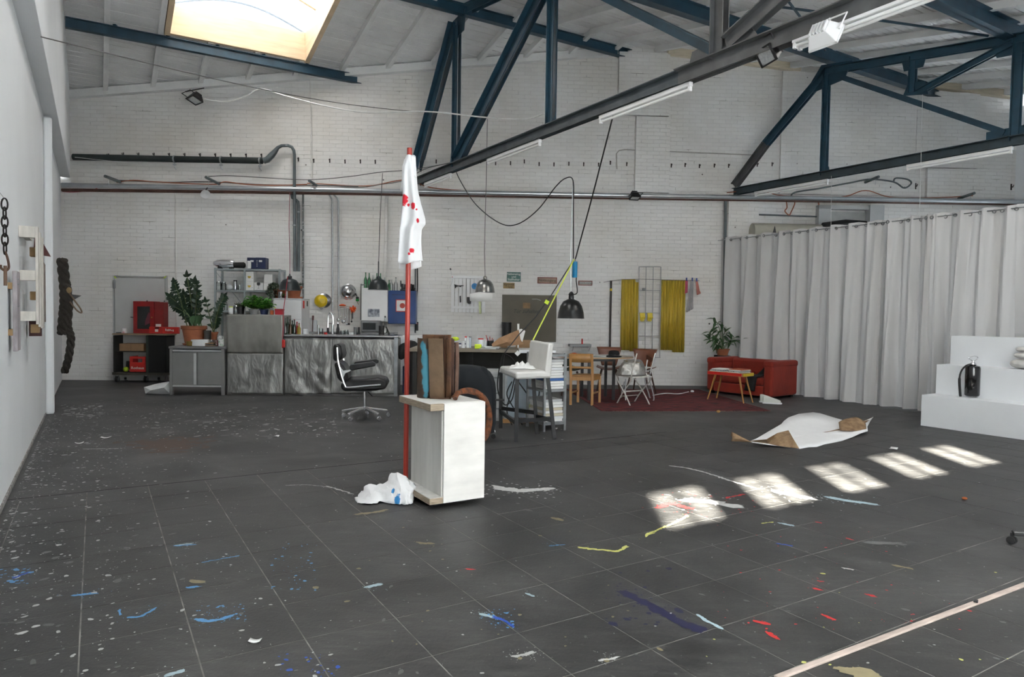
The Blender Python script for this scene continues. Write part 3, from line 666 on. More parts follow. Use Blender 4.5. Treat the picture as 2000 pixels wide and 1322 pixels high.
ropeA, ropeB = G3(V1, 6.75, 3.98), onplane(1124, 505, onw(1120, 505, 3.6), WN)
rod('hanging_lead', 'straight black lead from the truss down to the blue cylinder', [ropeA, (ropeA*.5+ropeB*.5)+Vector((0, 0, -.03)), ropeB], .010, CABB, 'cable')
# ---- row of old hooks in the brick wall
HOOK = mat('rusty_hook', (.05, .04, .035), .7, .3, var=.4)
hk = thing('wall_hook', 'small rusty hook in the long row across the upper brick wall', 'hook', wp(212, 303, 0), WANG, 'row of rusty hooks across the upper brick wall')
mm_ = MB(); mm_.box(-.012, .012, -.006, 0, -.05, .03); mm_.tube([(0, 0, -.01), (0, -.05, -.015), (0, -.065, .01)], .007, 5); mm_.build('spike', HOOK, hk, smooth=False)
hx = list(range(241, 535, 30))+[583, 613, 644, 674, 704, 733]+list(range(823, 1000, 29))+list(range(1024, 1175, 29))+[1192, 1224, 1248, 1269, 1289, 1311, 1338, 1366, 1395, 1423, 1479, 1508, 1554, 1606, 1651, 1679, 1736, 1763, 1788, 1813, 1836, 1855, 1919, 1947, 1975]
for x in hx:
    y = 312+(x-580)*.0115+random.uniform(-3, 3)
    if x < 540: y = 301+(x-240)*.008
    if x > 1700: y = 366+random.uniform(-4, 4)
    c = copy_tree(hk); c.location = wp(x, y, 0)
    if x > 1700: c.scale = (1.3, 1, 1.6)
# ================================================================== FRAMES FOR PLACING THINGS
class Fr:
    """vertical reference plane through A (on the floor) turned by ang; local x right, y away from the room front, z up"""
    def __init__(s, A, ang=0.): s.A = Vector(A); s.ang = ang; s.X = Vector((math.cos(ang), math.sin(ang), 0)); s.Y = Vector((-math.sin(ang), math.cos(ang), 0))
    def xz(s, px, py, dy=0.):
        P = onplane(px, py, s.A+s.Y*dy, s.Y); return ((P-s.A).dot(s.X), P.z-s.A.z)
    def p(s, px, py, dy=0.): x, z = s.xz(px, py, dy); return Vector((x, dy, z))
    def bx(s, m, x0, y0, x1, y1, d0, d1, z0=None):
        a = s.xz(x0, y0, d0); b = s.xz(x1, y1, d0); m.box(min(a[0], b[0]), max(a[0], b[0]), d0, d1, b[1] if z0 is None else z0, a[1]); return m
    def thing(s, name, label, cat, group=None): return thing(name, label, cat, s.A, s.ang, group)
    def at(s, x, y, z=0.): return s.A+s.X*x+s.Y*y+Vector((0, 0, z))
def floor_fr(px, py, ang=WANG): return Fr(onz(px, py), ang)
def wall_fr(px, py, d=0.): return Fr(onw(px, py, d)*1.0, WANG)
def sub_fr(fr, px, py, dy, ang=None):                      # frame whose origin sits at a pixel on a plane dy behind fr
    x, z = fr.xz(px, py, dy); return Fr(fr.at(x, dy, z), fr.ang if ang is None else ang)
RED = mat('red_paint', (.30, .010, .012), .4, var=.2); REDL = mat('red_plastic', (.55, .02, .015), .4, var=.1)
WOOD = mat('worn_wood', (.30, .21, .13), .6, var=.25, scale=3, stretch=(1, 8, 8)); CARD = mat('cardboard', (.28, .17, .09), .8, var=.1)
DARKW = mat('dark_stained_wood', (.018, .018, .016), .6, var=.4); RUBBER = mat('rubber', (.02, .02, .02), .7, var=.2)
PAPER = mat('paper_white', (.78, .78, .76), .7, var=.04); LGREY = mat('light_grey_paint', (.46, .47, .47), .5, var=.06); MGREY = mat('mid_grey_steel', (.20, .205, .205), .45, .3, var=.08)
TERRA = mat('terracotta', (.33, .11, .05), .8, var=.2, scale=8); SOIL = mat('soil', (.03, .02, .015), .95); LEAF = mat('zz_leaf', (.012, .035, .014), .3, var=.4, scale=10); LEAF2 = mat('bright_herb', (.06, .22, .02), .5, var=.4, scale=12); STEM = mat('green_stem', (.10, .13, .05), .5, var=.3); LEAF3 = mat('grey_green_leaf', (.10, .12, .07), .6, var=.4, scale=14); LEAF4 = mat('house_leaf', (.025, .075, .02), .35, var=.4)
STEEL = mat('brushed_steel', (.52, .53, .54), .25, 1.0, var=.12, scale=10); NAVY = mat('navy_card', (.012, .022, .075), .5, var=.1); CLEAR = glass_mat('clear_glass', (.92, .95, .95), .35); GREENG = glass_mat('green_glass', (.32, .62, .42), .35); DGLASS = mat('dark_bottle_glass', (.012, .03, .016), .1, var=.2, coat=.5)
YEL = mat('yellow_enamel', (.72, .50, .01), .3, var=.08); ORANGE = mat('orange_plastic', (.75, .10, .01), .45, var=.12); LIME = mat('neon_tape', (.62, .80, .04), .6); PLAST = mat('milky_plastic', (.70, .72, .73), .4, var=.05)
def text_mesh(body, size, mt, parent, loc, rx=PI/2, rz=0, name='lettering', shear=0, align='CENTER'):
    c = bpy.data.curves.new(name, 'FONT'); c.body = body; c.size = size; c.align_x = align; c.align_y = 'CENTER'; c.extrude = .0008; c.shear = shear
    t = bpy.data.objects.new(name+'_c', c); COL.objects.link(t); dg = bpy.context.evaluated_depsgraph_get()
    me = bpy.data.meshes.new_from_object(t.evaluated_get(dg)); bpy.data.objects.remove(t)
    me.materials.clear(); me.materials.append(mt); o = bpy.data.objects.new(name, me); COL.objects.link(o); o.parent = parent; o.location = loc; o.rotation_euler = (rx, 0, rz); return o
def leaf(m, p, d, up, L, w, fold=.25, bend=.2):
    """pointed leaf of six quads from p along d"""
    d = Vector(d).normalized(); s = d.cross(Vector(up))
    s = s.normalized() if s.length > 1e-4 else d.orthogonal().normalized(); n = s.cross(d); vs = []; K = 4
    for i in range(K+1):
        t = i/K; c = Vector(p)+d*(L*t)-n*(bend*L*t*t); ww = w*math.sin(PI*(.08+.92*t)**.85)*.5 if i < K else .001
        vs += [c-s*ww+n*(fold*ww), c, c+s*ww+n*(fold*ww)]
    fs = []
    for i in range(K):
        for j in range(2): a = i*3+j; fs.append((a, a+1, a+4, a+3))
    m.add(vs, fs)
def pot(t, c, r, h, mt=TERRA, name='pot'):
    x, y, z = c; MB().lathe([(.0, 0), (r*.72, 0), (r*.93, h*.8), (r, h*.8), (r*1.04, h*.82), (r*1.04, h), (r*.92, h), (r*.9, h*.88), (0, h*.88)], 18, c).build(name, mt, t)
    MB().lathe([(0, h*.885), (r*.9, h*.885)], 14, c).build('soil', SOIL, t)
def bottle(label, loc, h, r, mt, cap=None, group=None, name='bottle', neck=.35):
    t = thing(name, label, 'bottle', loc, 0, group)
    MB().lathe([(0, 0), (r, 0), (r, h*.5), (r*.95, h*.55), (r*neck, h*.75), (r*neck, h*.97), (r*neck*1.15, h*.97), (r*neck*1.15, h), (0, h)], 12).build('body', mt, t)
    if cap: MB().cyl((0, 0, h), (0, 0, h*1.05), r*neck*1.15, 8).build('cap', cap, t)
    return t
def jar(label, loc, h, r, mt, lid=None, group=None, name='jar', cat='jar', taper=1.0):
    t = thing(name, label, cat, loc, 0, group)
    MB().lathe([(0, 0), (r*.95, 0), (r, h*.06), (r*taper, h*.85), (r*taper*.85, h*.92), (r*taper*.85, h), (0, h*.985)] if lid else [(0, 0), (r*.95, 0), (r, h*.05), (r*taper, h), (r*taper*.92, h), (r*.9, h*.08), (0, h*.06)], 14).build('body', mt, t)
    if lid: MB().cyl((0, 0, h), (0, 0, h*1.12), r*taper*.9, 12).build('lid', lid, t)
    return t
def mug(label, loc, h, r, mt, rz=0, group=None):
    t = jar(label, loc, h, r, mt, None, group, 'mug', 'mug'); t.rotation_euler.z = rz
    MB().tube(spl([(r*.95, 0, h*.8), (r*1.55, 0, h*.75), (r*1.6, 0, h*.35), (r*.95, 0, h*.22)], 4), .006, 6).build('handle', mt, t); return t
def box_thing(name, label, cat, loc, sx, sy, sz, mt, rz=0, bevel=.003, group=None, lid=None):
    t = thing(name, label, cat, loc, rz, group); B(-sx/2, sx/2, -sy/2, sy/2, 0, sz).build('body', mt, t, smooth=False, bevel=bevel)
    if lid: B(-sx/2-.004, sx/2+.004, -sy/2-.004, sy/2+.004, sz*.75, sz+.003).build('lid', lid, t, smooth=False, bevel=bevel)
    return t
# ================================================================== LEFT BACK CORNER
# ---- grey metal door in the brick wall
f = wall_fr(222, 743); d_ = struct(thing('door_1', None, None, f.A, f.ang)); 
m = MB(); f.bx(m, 224, 542, 322, 743, -.05, .02); m.build('leaf', mat('door_grey', (.52, .52, .51), .5, var=.04, scale=3), d_, smooth=False, bevel=.004)
m = MB(); f.bx(m, 220, 538, 326, 541, -.03, .02); f.bx(m, 220, 538, 224, 743, -.035, .02); f.bx(m, 323, 538, 327, 743, -.035, .02); m.build('frame', LGREY, d_, smooth=False)
m = MB(); f.bx(m, 221, 547, 225, 563, -.07, -.03); m.build('hinge', STEEL, d_, smooth=False, bevel=.004)
m = MB(); f.bx(m, 226, 541, 320, 543, -.058, -.05); m.build('top_gap', BLACK, d_, smooth=False)
for (x, sg) in ((225, 1), (322, -1)):
    p = f.p(x, 541.5, -.062); MB().cbox(p, .06, .003, .018, 0, 0, sg*.7).build('tape', LIME, d_, smooth=False)
# ---- dark shelf trolley with its load
f = floor_fr(221, 747); f.A = f.A+f.Y*.06
t = f.thing('shelf_trolley', 'dark wooden shelf trolley on castors in front of the metal door', 'trolley')
D = .42
m = MB(); f.bx(m, 219, 651, 327, 655, -.03, D+.02); m.build('top_board', WOOD, t, smooth=False, bevel=.004)
m = MB(); f.bx(m, 221, 655, 224, 731, 0, D); m.build('side_panel', DARKW, t, smooth=False)
m = MB(); f.bx(m, 285, 655, 290, 731, 0, D); m.build('post', mat('dark_green_frame', (.03, .04, .03), .6), t, smooth=False)
m = MB(); f.bx(m, 290, 656, 325, 730, .004, D); m.build('cupboard', mat('black_panel', (.008, .008, .009), .6), t, smooth=False)
m = MB(); f.bx(m, 221, 655, 290, 731, D-.02, D); m.build('back_panel', DARKW, t, smooth=False)
m = MB(); f.bx(m, 219, 727, 327, 733, -.01, D); m.build('bottom_board', mat('dark_board', (.05, .045, .035), .7), t, smooth=False)
m = MB(); f.bx(m, 224, 686, 285, 688, .0, D); m.build('shelf', DARKW, t, smooth=False)
for x, dy in ((229, .06), (285, .06), (247, D-.06), (312, D-.06)):
    c = f.xz(x, 740, dy); z0 = f.xz(x, 733, dy)[1]; r = z0*.44
    w_ = MB().cyl((c[0]-.022, dy, r), (c[0]+.022, dy, r), r, 16).build('caster_wheel', RUBBER, t)
    mm = MB().cyl((c[0]-.024, dy, r), (c[0]+.024, dy, r), r*.55, 12); mm.build('hub', MGREY, w_)
    mm = MB(); mm.box(c[0]-.032, c[0]-.026, dy-.02, dy+.02, r, z0); mm.box(c[0]+.026, c[0]+.032, dy-.02, dy+.02, r, z0); mm.build('fork', MGREY, w_, smooth=False)
ztop = f.xz(260, 651, -.03)[1]
q = f.xz(258, 694, .06); o = box_thing('cardboard_box', 'brown cardboard box on the shelf of the dark trolley', 'box', f.at(q[0], .2, f.xz(258, 686, 0)[1]+.003), .50, .3, .005, CARD)
bpy.data.objects.remove(o.children[0])
m = MB(); a = f.xz(233, 671, .03); b = f.xz(282, 686, .03); m.box(a[0]-q[0], b[0]-q[0], -.17, .17, 0, a[1]-b[1]); m.build('body', CARD, o, smooth=False, bevel=.004)
m = MB(); m.box(-.002, .002, -.172, -.17, 0, a[1]-b[1]); m.build('flap_seam', mat('dark_card', (.12, .07, .04), .8), o, smooth=False)
# red crate with white lettering
zb_ = f.xz(270, 727, 0)[1]
a = f.xz(253, 696, .02); b = f.xz(284, 726, .02); cx = (a[0]+b[0])/2; w_ = b[0]-a[0]; h_ = a[1]-zb_-.004
t = thing('beer_crate', 'red bottle crate with white lettering on the bottom of the trolley', 'crate', f.at(cx, .19, zb_+.004), f.ang)
m = MB(); hh = h_; m.box(-w_/2, w_/2, -.17, -.155, 0, hh*.62); m.box(-w_/2, w_/2, -.17, -.155, hh*.85, hh); m.box(-w_/2, -w_*.3, -.17, -.155, hh*.62, hh*.85); m.box(w_*.3, w_/2, -.17, -.155, hh*.62, hh*.85)
m.box(-w_/2, -w_/2+.015, -.155, .17, 0, hh); m.box(w_/2-.015, w_/2, -.155, .17, 0, hh); m.box(-w_/2, w_/2, .155, .17, 0, hh); m.box(-w_/2, w_/2, -.17, .17, 0, .012); m.build('body', REDL, t, smooth=False, bevel=.003)
text_mesh('Rothaus', .075, PAPER, t, (0, -.171, hh*.26))
p = f.xz(243, 718, .1); o = box_thing('work_boot', 'dark work boot beside the red crate on the trolley', 'boot', f.at(p[0], .16, zb_+.003), .10, .001, .001, BLACK); bpy.data.objects.remove(o.children[0])
MB().tube(spl([(-.06, 0, .03), (.0, 0, .035), (.04, 0, .06), (.05, 0, .14), (.055, 0, .2)], 4), [.03]*4+[.035]*4+[.045]*4+[.045]*5, 8).build('shaft', BLACK, o); B(-.09, .085, -.035, .035, 0, .015).build('sole', RUBBER, o, smooth=False, bevel=.005)
p = f.xz(248, 722, .1); o = tag(MB().ball((0, 0, .05), .05, .05, .05, 10, 8).build('tennis_ball', mat('ball_felt', (.35, .50, .02), .9)), 'yellow green ball beside the red crate on the trolley', 'ball'); o.location = f.at(p[0]-.01, .08, zb_)
# on the trolley: cabinet, red tray box, cans
a = f.xz(260, 588, .05); b = f.xz(300, 651, .05); t = thing('hose_cabinet', 'red fire hose cabinet with a dark window on the trolley', 'cabinet', f.at((a[0]+b[0])/2, .05, ztop), f.ang)
w_ = b[0]-a[0]; h_ = a[1]-ztop
m = MB(); m.box(-w_/2, w_/2, .03, .30, 0, h_); m.build('body', RED, t, smooth=False, bevel=.006)
MB().prism([(w_/2, .03), (w_/2+.16, .06), (w_/2+.16, .28), (w_/2, .30)], 0, h_-.01).build('side_bay', mat('deep_red_paint', (.22, .008, .008), .45), t, smooth=False, bevel=.01)
dr = MB(); dr.box(-w_/2, w_/2, .0, .03, 0, h_*.14); dr.box(-w_/2, w_/2, .0, .03, h_*.84, h_); dr.box(-w_/2, -w_*.32, .0, .03, h_*.14, h_*.84); dr.box(w_*.32, w_/2, .0, .03, h_*.14, h_*.84); dr = dr.build('door', RED, t, smooth=False, bevel=.003)
B(-w_*.32, w_*.32, .018, .024, h_*.14, h_*.84).build('pane', mat('dark_pane', (.02, .024, .025), .12, var=.1), dr, smooth=False)
MB().prism([(.02, h_*.25), (.11, h_*.32), (.13, h_*.62), (.09, h_*.66), (.03, h_*.4)], .014, .018, XZ).build('sticker', mat('faded_pink', (.16, .03, .05), .6), dr, smooth=False)
MB().cyl((w_*.42, -.012, h_*.5), (w_*.42, 0, h_*.5), .012, 8).build('lock', mat('brass', (.5, .36, .1), .3, .9), dr)
MB().tube([(-w_/2-.10, .1, h_*.5), (-w_/2, .1, h_*.49)], .008, 6).build('hose_stub', BLACK, t)
for x in (0, w_/2+.14): MB().cyl((x, .15, h_), (x, .15, h_+.02), .012, 8).build('bolt', BLACK, t)
a = f.xz(291, 638, -.02); b = f.xz(349, 652, -.02); t = thing('tool_case', 'flat red plastic case with small labels at the trolley edge', 'case', f.at(a[0], -.02, ztop+.002), f.ang)
w_ = b[0]-a[0]; h_ = a[1]-ztop
B(0, w_*.43, 0, .06, 0, h_).build('body', REDL, t, smooth=False, bevel=.006); B(w_*.44, w_, .0, .06, 0, h_*.98).build('body', REDL, t, smooth=False, bevel=.006)
for k in range(6): B(w_*(.55+.05*k), w_*(.58+.05*k), -.002, .001, h_*random.uniform(.3, .45), h_*random.uniform(.55, .75)).build('label', PAPER, t, smooth=False)
B(w_*.2, w_*.31, -.002, .001, h_*.25, h_*.62).build('label', PAPER, t, smooth=False); B(w_*.2, w_*.34, -.003, .001, h_*.72, h_*.9).build('latch', BLACK, t, smooth=False)
p = f.xz(309, 636, .02); box_thing('paper_box', 'small white carton on the red plastic case', 'box', f.at(p[0], .03, ztop+h_+.003), .09, .04, .05, PAPER, f.ang)
p = f.xz(241, 648, .05); jar('white and pink tin on the trolley, left of the hose cabinet', f.at(p[0], .08, ztop+.001), .09, .05, mat('pink_white_tin', (.75, .72, .72), .4, col2=(.6, .15, .2), mix=.62), None, None, 'tin', 'tin')
p = f.xz(231, 649, .02); o = tag(MB().box(-.05, .05, -.02, .02, 0, .015).box(.05, .08, -.006, .006, .004, .012).build('putty_knife', BLACK, smooth=False), 'small dark tool lying on the left corner of the trolley', 'tool'); o.location = f.at(p[0], .05, ztop+.001)
# ---- paper bag on the floor
A_ = onz(281, 770); t = thing('paper_bag', 'crumpled white paper bag on the floor left of the steel cabinet', 'bag', A_, WANG)
f = Fr(A_, WANG); P = lambda x, y, d: f.p(x, y, d)
m = MB(); pts = [P(281, 756, -.02), P(303, 750, .0), P(333, 744, .05), P(333, 770, .0), P(284, 769, -.04), P(295, 762, -.12), P(320, 757, -.16), P(335, 752, .25), P(335, 769, .25), P(300, 768, .25)]
for q in pts: q.z = max(q.z, .002)
m.add(pts, [(0, 5, 1), (1, 5, 6), (1, 6, 2), (5, 4, 6), (6, 4, 3), (6, 3, 2), (0, 4, 5), (2, 3, 8, 7), (0, 1, 7), (1, 2, 7), (0, 7, 9), (9, 7, 8), (0, 9, 4)])
m.build('bag', mat('bag_paper', (.62, .63, .63), .7, bump=.3, bscale=20), t, smooth=False)
# ---- steel two-door cabinet
f = floor_fr(331, 771); FC = f
t = f.thing('steel_cabinet', 'grey steel cabinet with two doors beside the silver counter', 'cabinet')
m = MB(); f.bx(m, 329, 676, 441, 682, -.02, .55); m.build('top', mat('cabinet_top', (.17, .17, .17), .5), t, smooth=False, bevel=.004)
m = MB(); f.bx(m, 333, 682, 438, 754, .02, .53); m.build('body', MGREY, t, smooth=False)
m = MB(); f.bx(m, 333, 683, 438, 687, .0, .02); m.build('rail', LGREY, t, smooth=False)
dgrey = mat('cabinet_grey', (.235, .235, .23), .45, .2, var=.05)
for (x0, x1, hx_) in ((336, 384, 379), (386, 434, 0)):
    m = MB(); f.bx(m, x0, 688, x1, 752, -.002, .02); dd = m.build('door', dgrey, t, smooth=False, bevel=.003)
    if hx_: m = MB(); f.bx(m, 378, 690, 383, 751, -.018, -.002); m.build('handle', LGREY, dd, smooth=False, bevel=.003)
for x0, x1 in ((331, 337), (432, 438)):
    m = MB(); f.bx(m, x0, 681, x1, 771, -.012, .03, 0); m.build('leg', dgrey, t, smooth=False); m = MB(); f.bx(m, x0, 681, x1, 771, .5, .53, 0); m.build('leg', dgrey, t, smooth=False)
m = MB(); f.bx(m, 333, 752, 438, 756, -.006, .02); m.build('rail', LGREY, t, smooth=False)
zc = f.xz(380, 676, -.02)[1]
# things on the steel cabinet
def on_cab(px, dy, f=FC): return f.at(f.xz(px, 680, dy)[0], dy, zc+.001)
t = thing('potted_plant', 'large glossy dark green plant in a wide terracotta pot', 'plant', on_cab(379, .30), 0)
sc = 1/ (FPX/ (FC.A.y+.3)); pot(t, (0, 0, .03), .20, .30)
MB().lathe([(0, 0), (.16, 0), (.19, .03), (.0, .03)], 16).build('saucer', TERRA, t)
def frond(t, base, tip, n, L, w, bow=.1, seed=0, mtl=LEAF, mts=STEM):
    rnd = random.Random(seed); base, tip = Vector(base), Vector(tip); side = (tip-base).cross(Vector((0, 0, 1)))
    mid = base.lerp(tip, .5)+Vector((0, 0, bow)); P = spl([base, mid, tip], 6); st = MB().tube(P, [.011-.006*i/len(P) for i in range(len(P))], 5).build('stem', mts, t)
    K = len(P)
    def one(*a): m = MB(); leaf(m, *a); m.build('leaf', mtl, st)
    for i in range(n):
        q = .25+.75*i/(n-1); k = min(int(q*(K-1)), K-2); c = P[k].lerp(P[k+1], q*(K-1)-k); d = (P[k+1]-P[k]).normalized()
        sd = d.cross(Vector((rnd.uniform(-.3, .3), -1, rnd.uniform(-.2, .2)))).normalized()
        for sg in (-1, 1): one(c, d*.5+sd*sg+Vector((0, 0, rnd.uniform(-.1, .25))), Vector((0, -1, .5)), L*rnd.uniform(.8, 1.1)*(1-.35*abs(q-.5)), w, .2, .15)
    one(P[-1], P[-1]-P[-2], Vector((0, -1, .3)), L, w)
fp = lambda x, y: (FC.at(*((lambda q: (q[0], .30, q[1]))(FC.xz(x, y, .30))))-Vector(t.location))
tp = fp(379, 628); 
for i, (x, y, n, L) in enumerate([(338, 562, 9, .11), (352, 552, 11, .085), (366, 551, 11, .085), (372, 541, 4, .12), (383, 552, 6, .13), (392, 556, 7, .11), (396, 570, 7, .11), (328, 590, 9, .12), (340, 580, 10, .12), (360, 575, 10, .11), (375, 580, 10, .11), (385, 585, 9, .11), (350, 600, 8, .11)]):
    q = fp(x, y); q.y = random.uniform(-.22, .12); frond(t, (random.uniform(-.1, .1), random.uniform(-.08, .08), .27), q, n, L, .055, .06, i)
q = fp(392, 628)
for k in range(3): m = MB(); leaf(m, (q.x-.03+.04*k, -.16, q.z+.1), (.1*(k-1), -.4, -.8), (0, -1, .2), .17, .12); m.build('low_leaf', LEAF4, t)
MB().tube([(.02, 0, .27), fp(381, 560)], .014, 6).build('brown_cane', mat('cane', (.30, .16, .09), .6), t)
t = thing('potted_plant', 'smaller arching dark green plant in a small terracotta pot', 'plant', on_cab(417, .28), 0); pot(t, (0, 0, .10), .075, .13)
MB().lathe([(0, 0), (.065, 0), (.065, .1), (0, .1)], 12).build('block', mat('dark_tin', (.10, .07, .06), .5), t)
for i, (x, y, n) in enumerate([(444, 580, 9), (408, 590, 5), (430, 603, 7), (425, 615, 6)]):
    q = FC.at(*((lambda q: (q[0], .28, q[1]))(FC.xz(x, y, .28))))-Vector(t.location); q.y = random.uniform(-.12, .06); frond(t, (0, 0, .2), q, n, .10, .05, .12 if i == 0 else .03, 50+i)
o = box_thing('storage_tin', 'round white enamel dish in front of the terracotta pot', 'dish', on_cab(390, .10), .1, .1, .1, PLAST); bpy.data.objects.remove(o.children[0]); MB().lathe([(0, 0), (.14, 0), (.145, .10), (.13, .105), (0, .105)], 20).build('body', PLAST, o); o.scale = (1, .6, 1)
mat_br = mat('brass_pot', (.30, .20, .06), .4, .6)
jar('brass coloured bowl behind the white enamel dish', on_cab(372, .09), .075, .06, mat_br, None, None, 'bowl', 'bowl', 1.2); jar('dark can next to the large terracotta pot', on_cab(400, .14)+Vector((.02, .06, .107)), .15, .06, mat('dark_can', (.05, .05, .045), .4), None, None, 'tin', 'tin')
mug('white mug with a dark print near the silver counter', on_cab(429, .12)+Vector((0, 0, .10)), .075, .038, mat('printed_mug', (.72, .72, .70), .3, col2=(.1, .1, .1), scale=30, mix=.6)); box_thing('spice_box', 'dark red box under the printed mug', 'box', on_cab(429, .12), .10, .09, .098, mat('dark_red_card', (.14, .03, .03), .6, col2=(.5, .45, .4), scale=40, mix=.62))
jar('white pot with a green pattern at the right end of the steel cabinet', on_cab(430, .03)+Vector((.02, -.01, 0)), .12, .045, mat('patterned_pot', (.66, .66, .65), .4, col2=(.1, .3, .12), scale=26, mix=.6), None, None, 'pot', 'pot')
t = thing('board_stack', 'short stack of thin boards under a white lid on the steel cabinet', 'boards', on_cab(411, .1), 0)
for k in range(3): B(-.075, .075, -.06, .06, .018*k, .018*k+.014).build('board', [WOOD, DARKW, CARD][k], t, smooth=False)
jar('small silver cup on the stack of boards', on_cab(413, .1)+Vector((0, 0, .053)), .05, .03, STEEL, None, None, 'cup', 'cup')
# ---- silver sheet counter: tall part and low part
def crumple_mat(name, col, sc=3.5):
    m = mat(name, col, .42, .7, var=.28, scale=2.0, bump=.0); nt = m.node_tree; N = nt.nodes; L = nt.links; b = N['Principled BSDF']
    tc = N.new('ShaderNodeTexCoord'); vo = N.new('ShaderNodeTexNoise'); vo.inputs['Scale'].default_value = sc; vo.inputs['Detail'].default_value = 3; vo.inputs['Distortion'].default_value = .3
    mp = N.new('ShaderNodeMapping'); mp.inputs['Scale'].default_value = (1.6, 1, .7); mp.inputs['Rotation'].default_value = (0, .5, 0); L.new(tc.outputs['Object'], mp.inputs['Vector']); L.new(mp.outputs['Vector'], vo.inputs['Vector']); bp = N.new('ShaderNodeBump'); bp.inputs['Strength'].default_value = .6; bp.inputs['Distance'].default_value = .09
    L.new(vo.outputs['Fac'], bp.inputs['Height']); L.new(bp.outputs['Normal'], b.inputs['Normal']); return m
FOIL = crumple_mat('crumpled_zinc_sheet', (.34, .34, .325)); CONC = crumple_mat('dull_zinc_sheet', (.30, .295, .27), 1.2)
f = floor_fr(443, 771); FT = f
def sheet(f, x0, y0, x1, y1, dy, amp, seed, nx=26, nz=26, flare=0.):
    """buckled metal sheet hung on the counter front"""
    from mathutils import noise
    a = f.xz(x0, y0, dy); b = f.xz(x1, y1, dy); m = MB(); b = (b[0], max(b[1], .004))
    def fn(u, v):
        x = a[0]+(b[0]-a[0])*u; z = b[1]+(a[1]-b[1])*v
        e = min(1, (1-v)*1.6)*min(1, u*8)*min(1, (1-u)*8)
        n_ = abs(noise.noise(Vector((x*2.3+seed, z*1.7, seed))))+.5*abs(noise.noise(Vector((x*5+seed, z*4, 3+seed))))
        return Vector((x, dy-.012-amp*n_*e-flare*(1-v)*n_, z))
    m.grid(fn, nx, nz); return m
t = f.thing('tall_counter', 'tall counter clad in dull zinc sheet, with herbs on top', 'counter')
m = MB(); f.bx(m, 443, 614, 553, 771, 0, .5, 0); m.build('body', CONC, t, smooth=False, bevel=.008)
sheet(f, 443, 690, 553, 769, 0, .05, 2.0).build('sheet', FOIL, t, solid=.003)
sheet(f, 443, 614, 553, 690, 0, .012, 5.0).build('sheet', CONC, t, solid=.003)
ztc = f.xz(500, 614, 0)[1]
f2 = floor_fr(556, 772); FL = f2
t = f2.thing('low_counter', 'long low counter clad in crumpled silver sheet behind the office chair', 'counter')
m = MB(); f2.bx(m, 556, 659, 774, 771, .03, .65, 0); m.build('body', FOIL, t, smooth=False)
m = MB(); f2.bx(m, 553, 654, 778, 659, -.03, .68); m.build('worktop', STEEL, t, smooth=False, bevel=.004)
sheet(f2, 556, 660, 648, 770, .03, .08, 7.0, flare=.05).build('sheet', FOIL, t, solid=.003); sheet(f2, 645, 660, 774, 770, .03, .06, 11.0, flare=.03).build('sheet', FOIL, t, solid=.003)
m = MB(); f2.bx(m, 770, 656, 776, 771, .0, .05, 0); m.build('corner_post', GALV, t, smooth=False)
zlc = f2.xz(650, 654, -.03)[1]
def on_tall(px, dy=.2): return FT.at(FT.xz(px, 612, dy)[0], dy, ztc+.001)
def on_low(px, dy=.2): return FL.at(FL.xz(px, 655, dy)[0], dy, zlc+.001)
# herbs and clutter on the tall counter
def herb(label, loc, r, h, n, mtl, pmt, L, w, ph=.1, spread=1., seed=0):
    rnd = random.Random(seed); t = thing('potted_herb', label, 'plant', loc, 0); pot(t, (0, 0, 0), r, ph, pmt); ml, ms = MB(), MB()
    for i in range(n):
        a = rnd.uniform(0, 2*PI); e = rnd.uniform(.1, 1)*spread; q = Vector((math.cos(a)*r*2.2*e, math.sin(a)*r*1.5*e, ph+h*rnd.uniform(.35, 1)*(1-.3*e))); ms.tube([(0, 0, ph*.8), q*.6+Vector((0, 0, h*.15)), q], .0025, 4)
        for k in range(3):
            dv = Vector((rnd.uniform(-1, 1), rnd.uniform(-1, .5), rnd.uniform(-.3, .8))); leaf(ml, q*(1-.12*k), dv, (0, -.3, 1), L*rnd.uniform(.7, 1.2), w)
    ms.build('stem', STEM, t); ml.build('foliage', mtl, t)['kind'] = 'stuff'; return t
herb('grey green bushy herb in a black pot on the tall counter', on_tall(470, .15), .07, .06, 90, LEAF3, BLACK, .05, .014, .12, .6, 1)
herb('bright green parsley spilling over the middle of the tall counter', on_tall(496, .12), .085, .24, 110, LEAF2, mat('grey_pot', (.2, .2, .2), .6), .07, .05, .09, 1.1, 2)
herb('bright green basil at the right of the herbs on the tall counter', on_tall(516, .16), .075, .19, 100, LEAF2, NAVY, .07, .05, .09, 1.1, 3)
for (x, dy, h, r, mt, lid, lb) in ((451, .06, .11, .035, PLAST, LIME, 'white jar with a yellow lid at the left end of the tall counter'), (461, .09, .13, .042, CLEAR, STEEL, 'clear jar with a steel lid beside the grey green herb'), (531, .05, .07, .03, mat('orange_tin', (.5, .12, .04), .5), None, 'small orange tin right of the basil'), (537, .08, .11, .02, PLAST, LIME, 'slim white bottle with a green cap on the tall counter')): jar(lb, on_tall(x, dy), h, r, mt, lid)
box_thing('gift_tin', 'crimson tin box at the right end of the tall counter', 'tin', on_tall(546, .06), .13, .09, .095, mat('crimson_tin', (.42, .015, .03), .4), WANG, lid=mat('crimson_lid', (.30, .01, .02), .4))
rod('extension_cable', 'thin red extension cable hanging from the pendant lamp down the tall counter edge', [FT.at(*(lambda q: (q[0], -.06, q[1]))(FT.xz(562, 540, -.06))), FT.at(*(lambda q: (q[0], -.06, q[1]))(FT.xz(554, 604, -.06))), FT.at(*(lambda q: (q[0], -.06, q[1]))(FT.xz(552, 680, -.06)))], .006, CABR, 'cord')
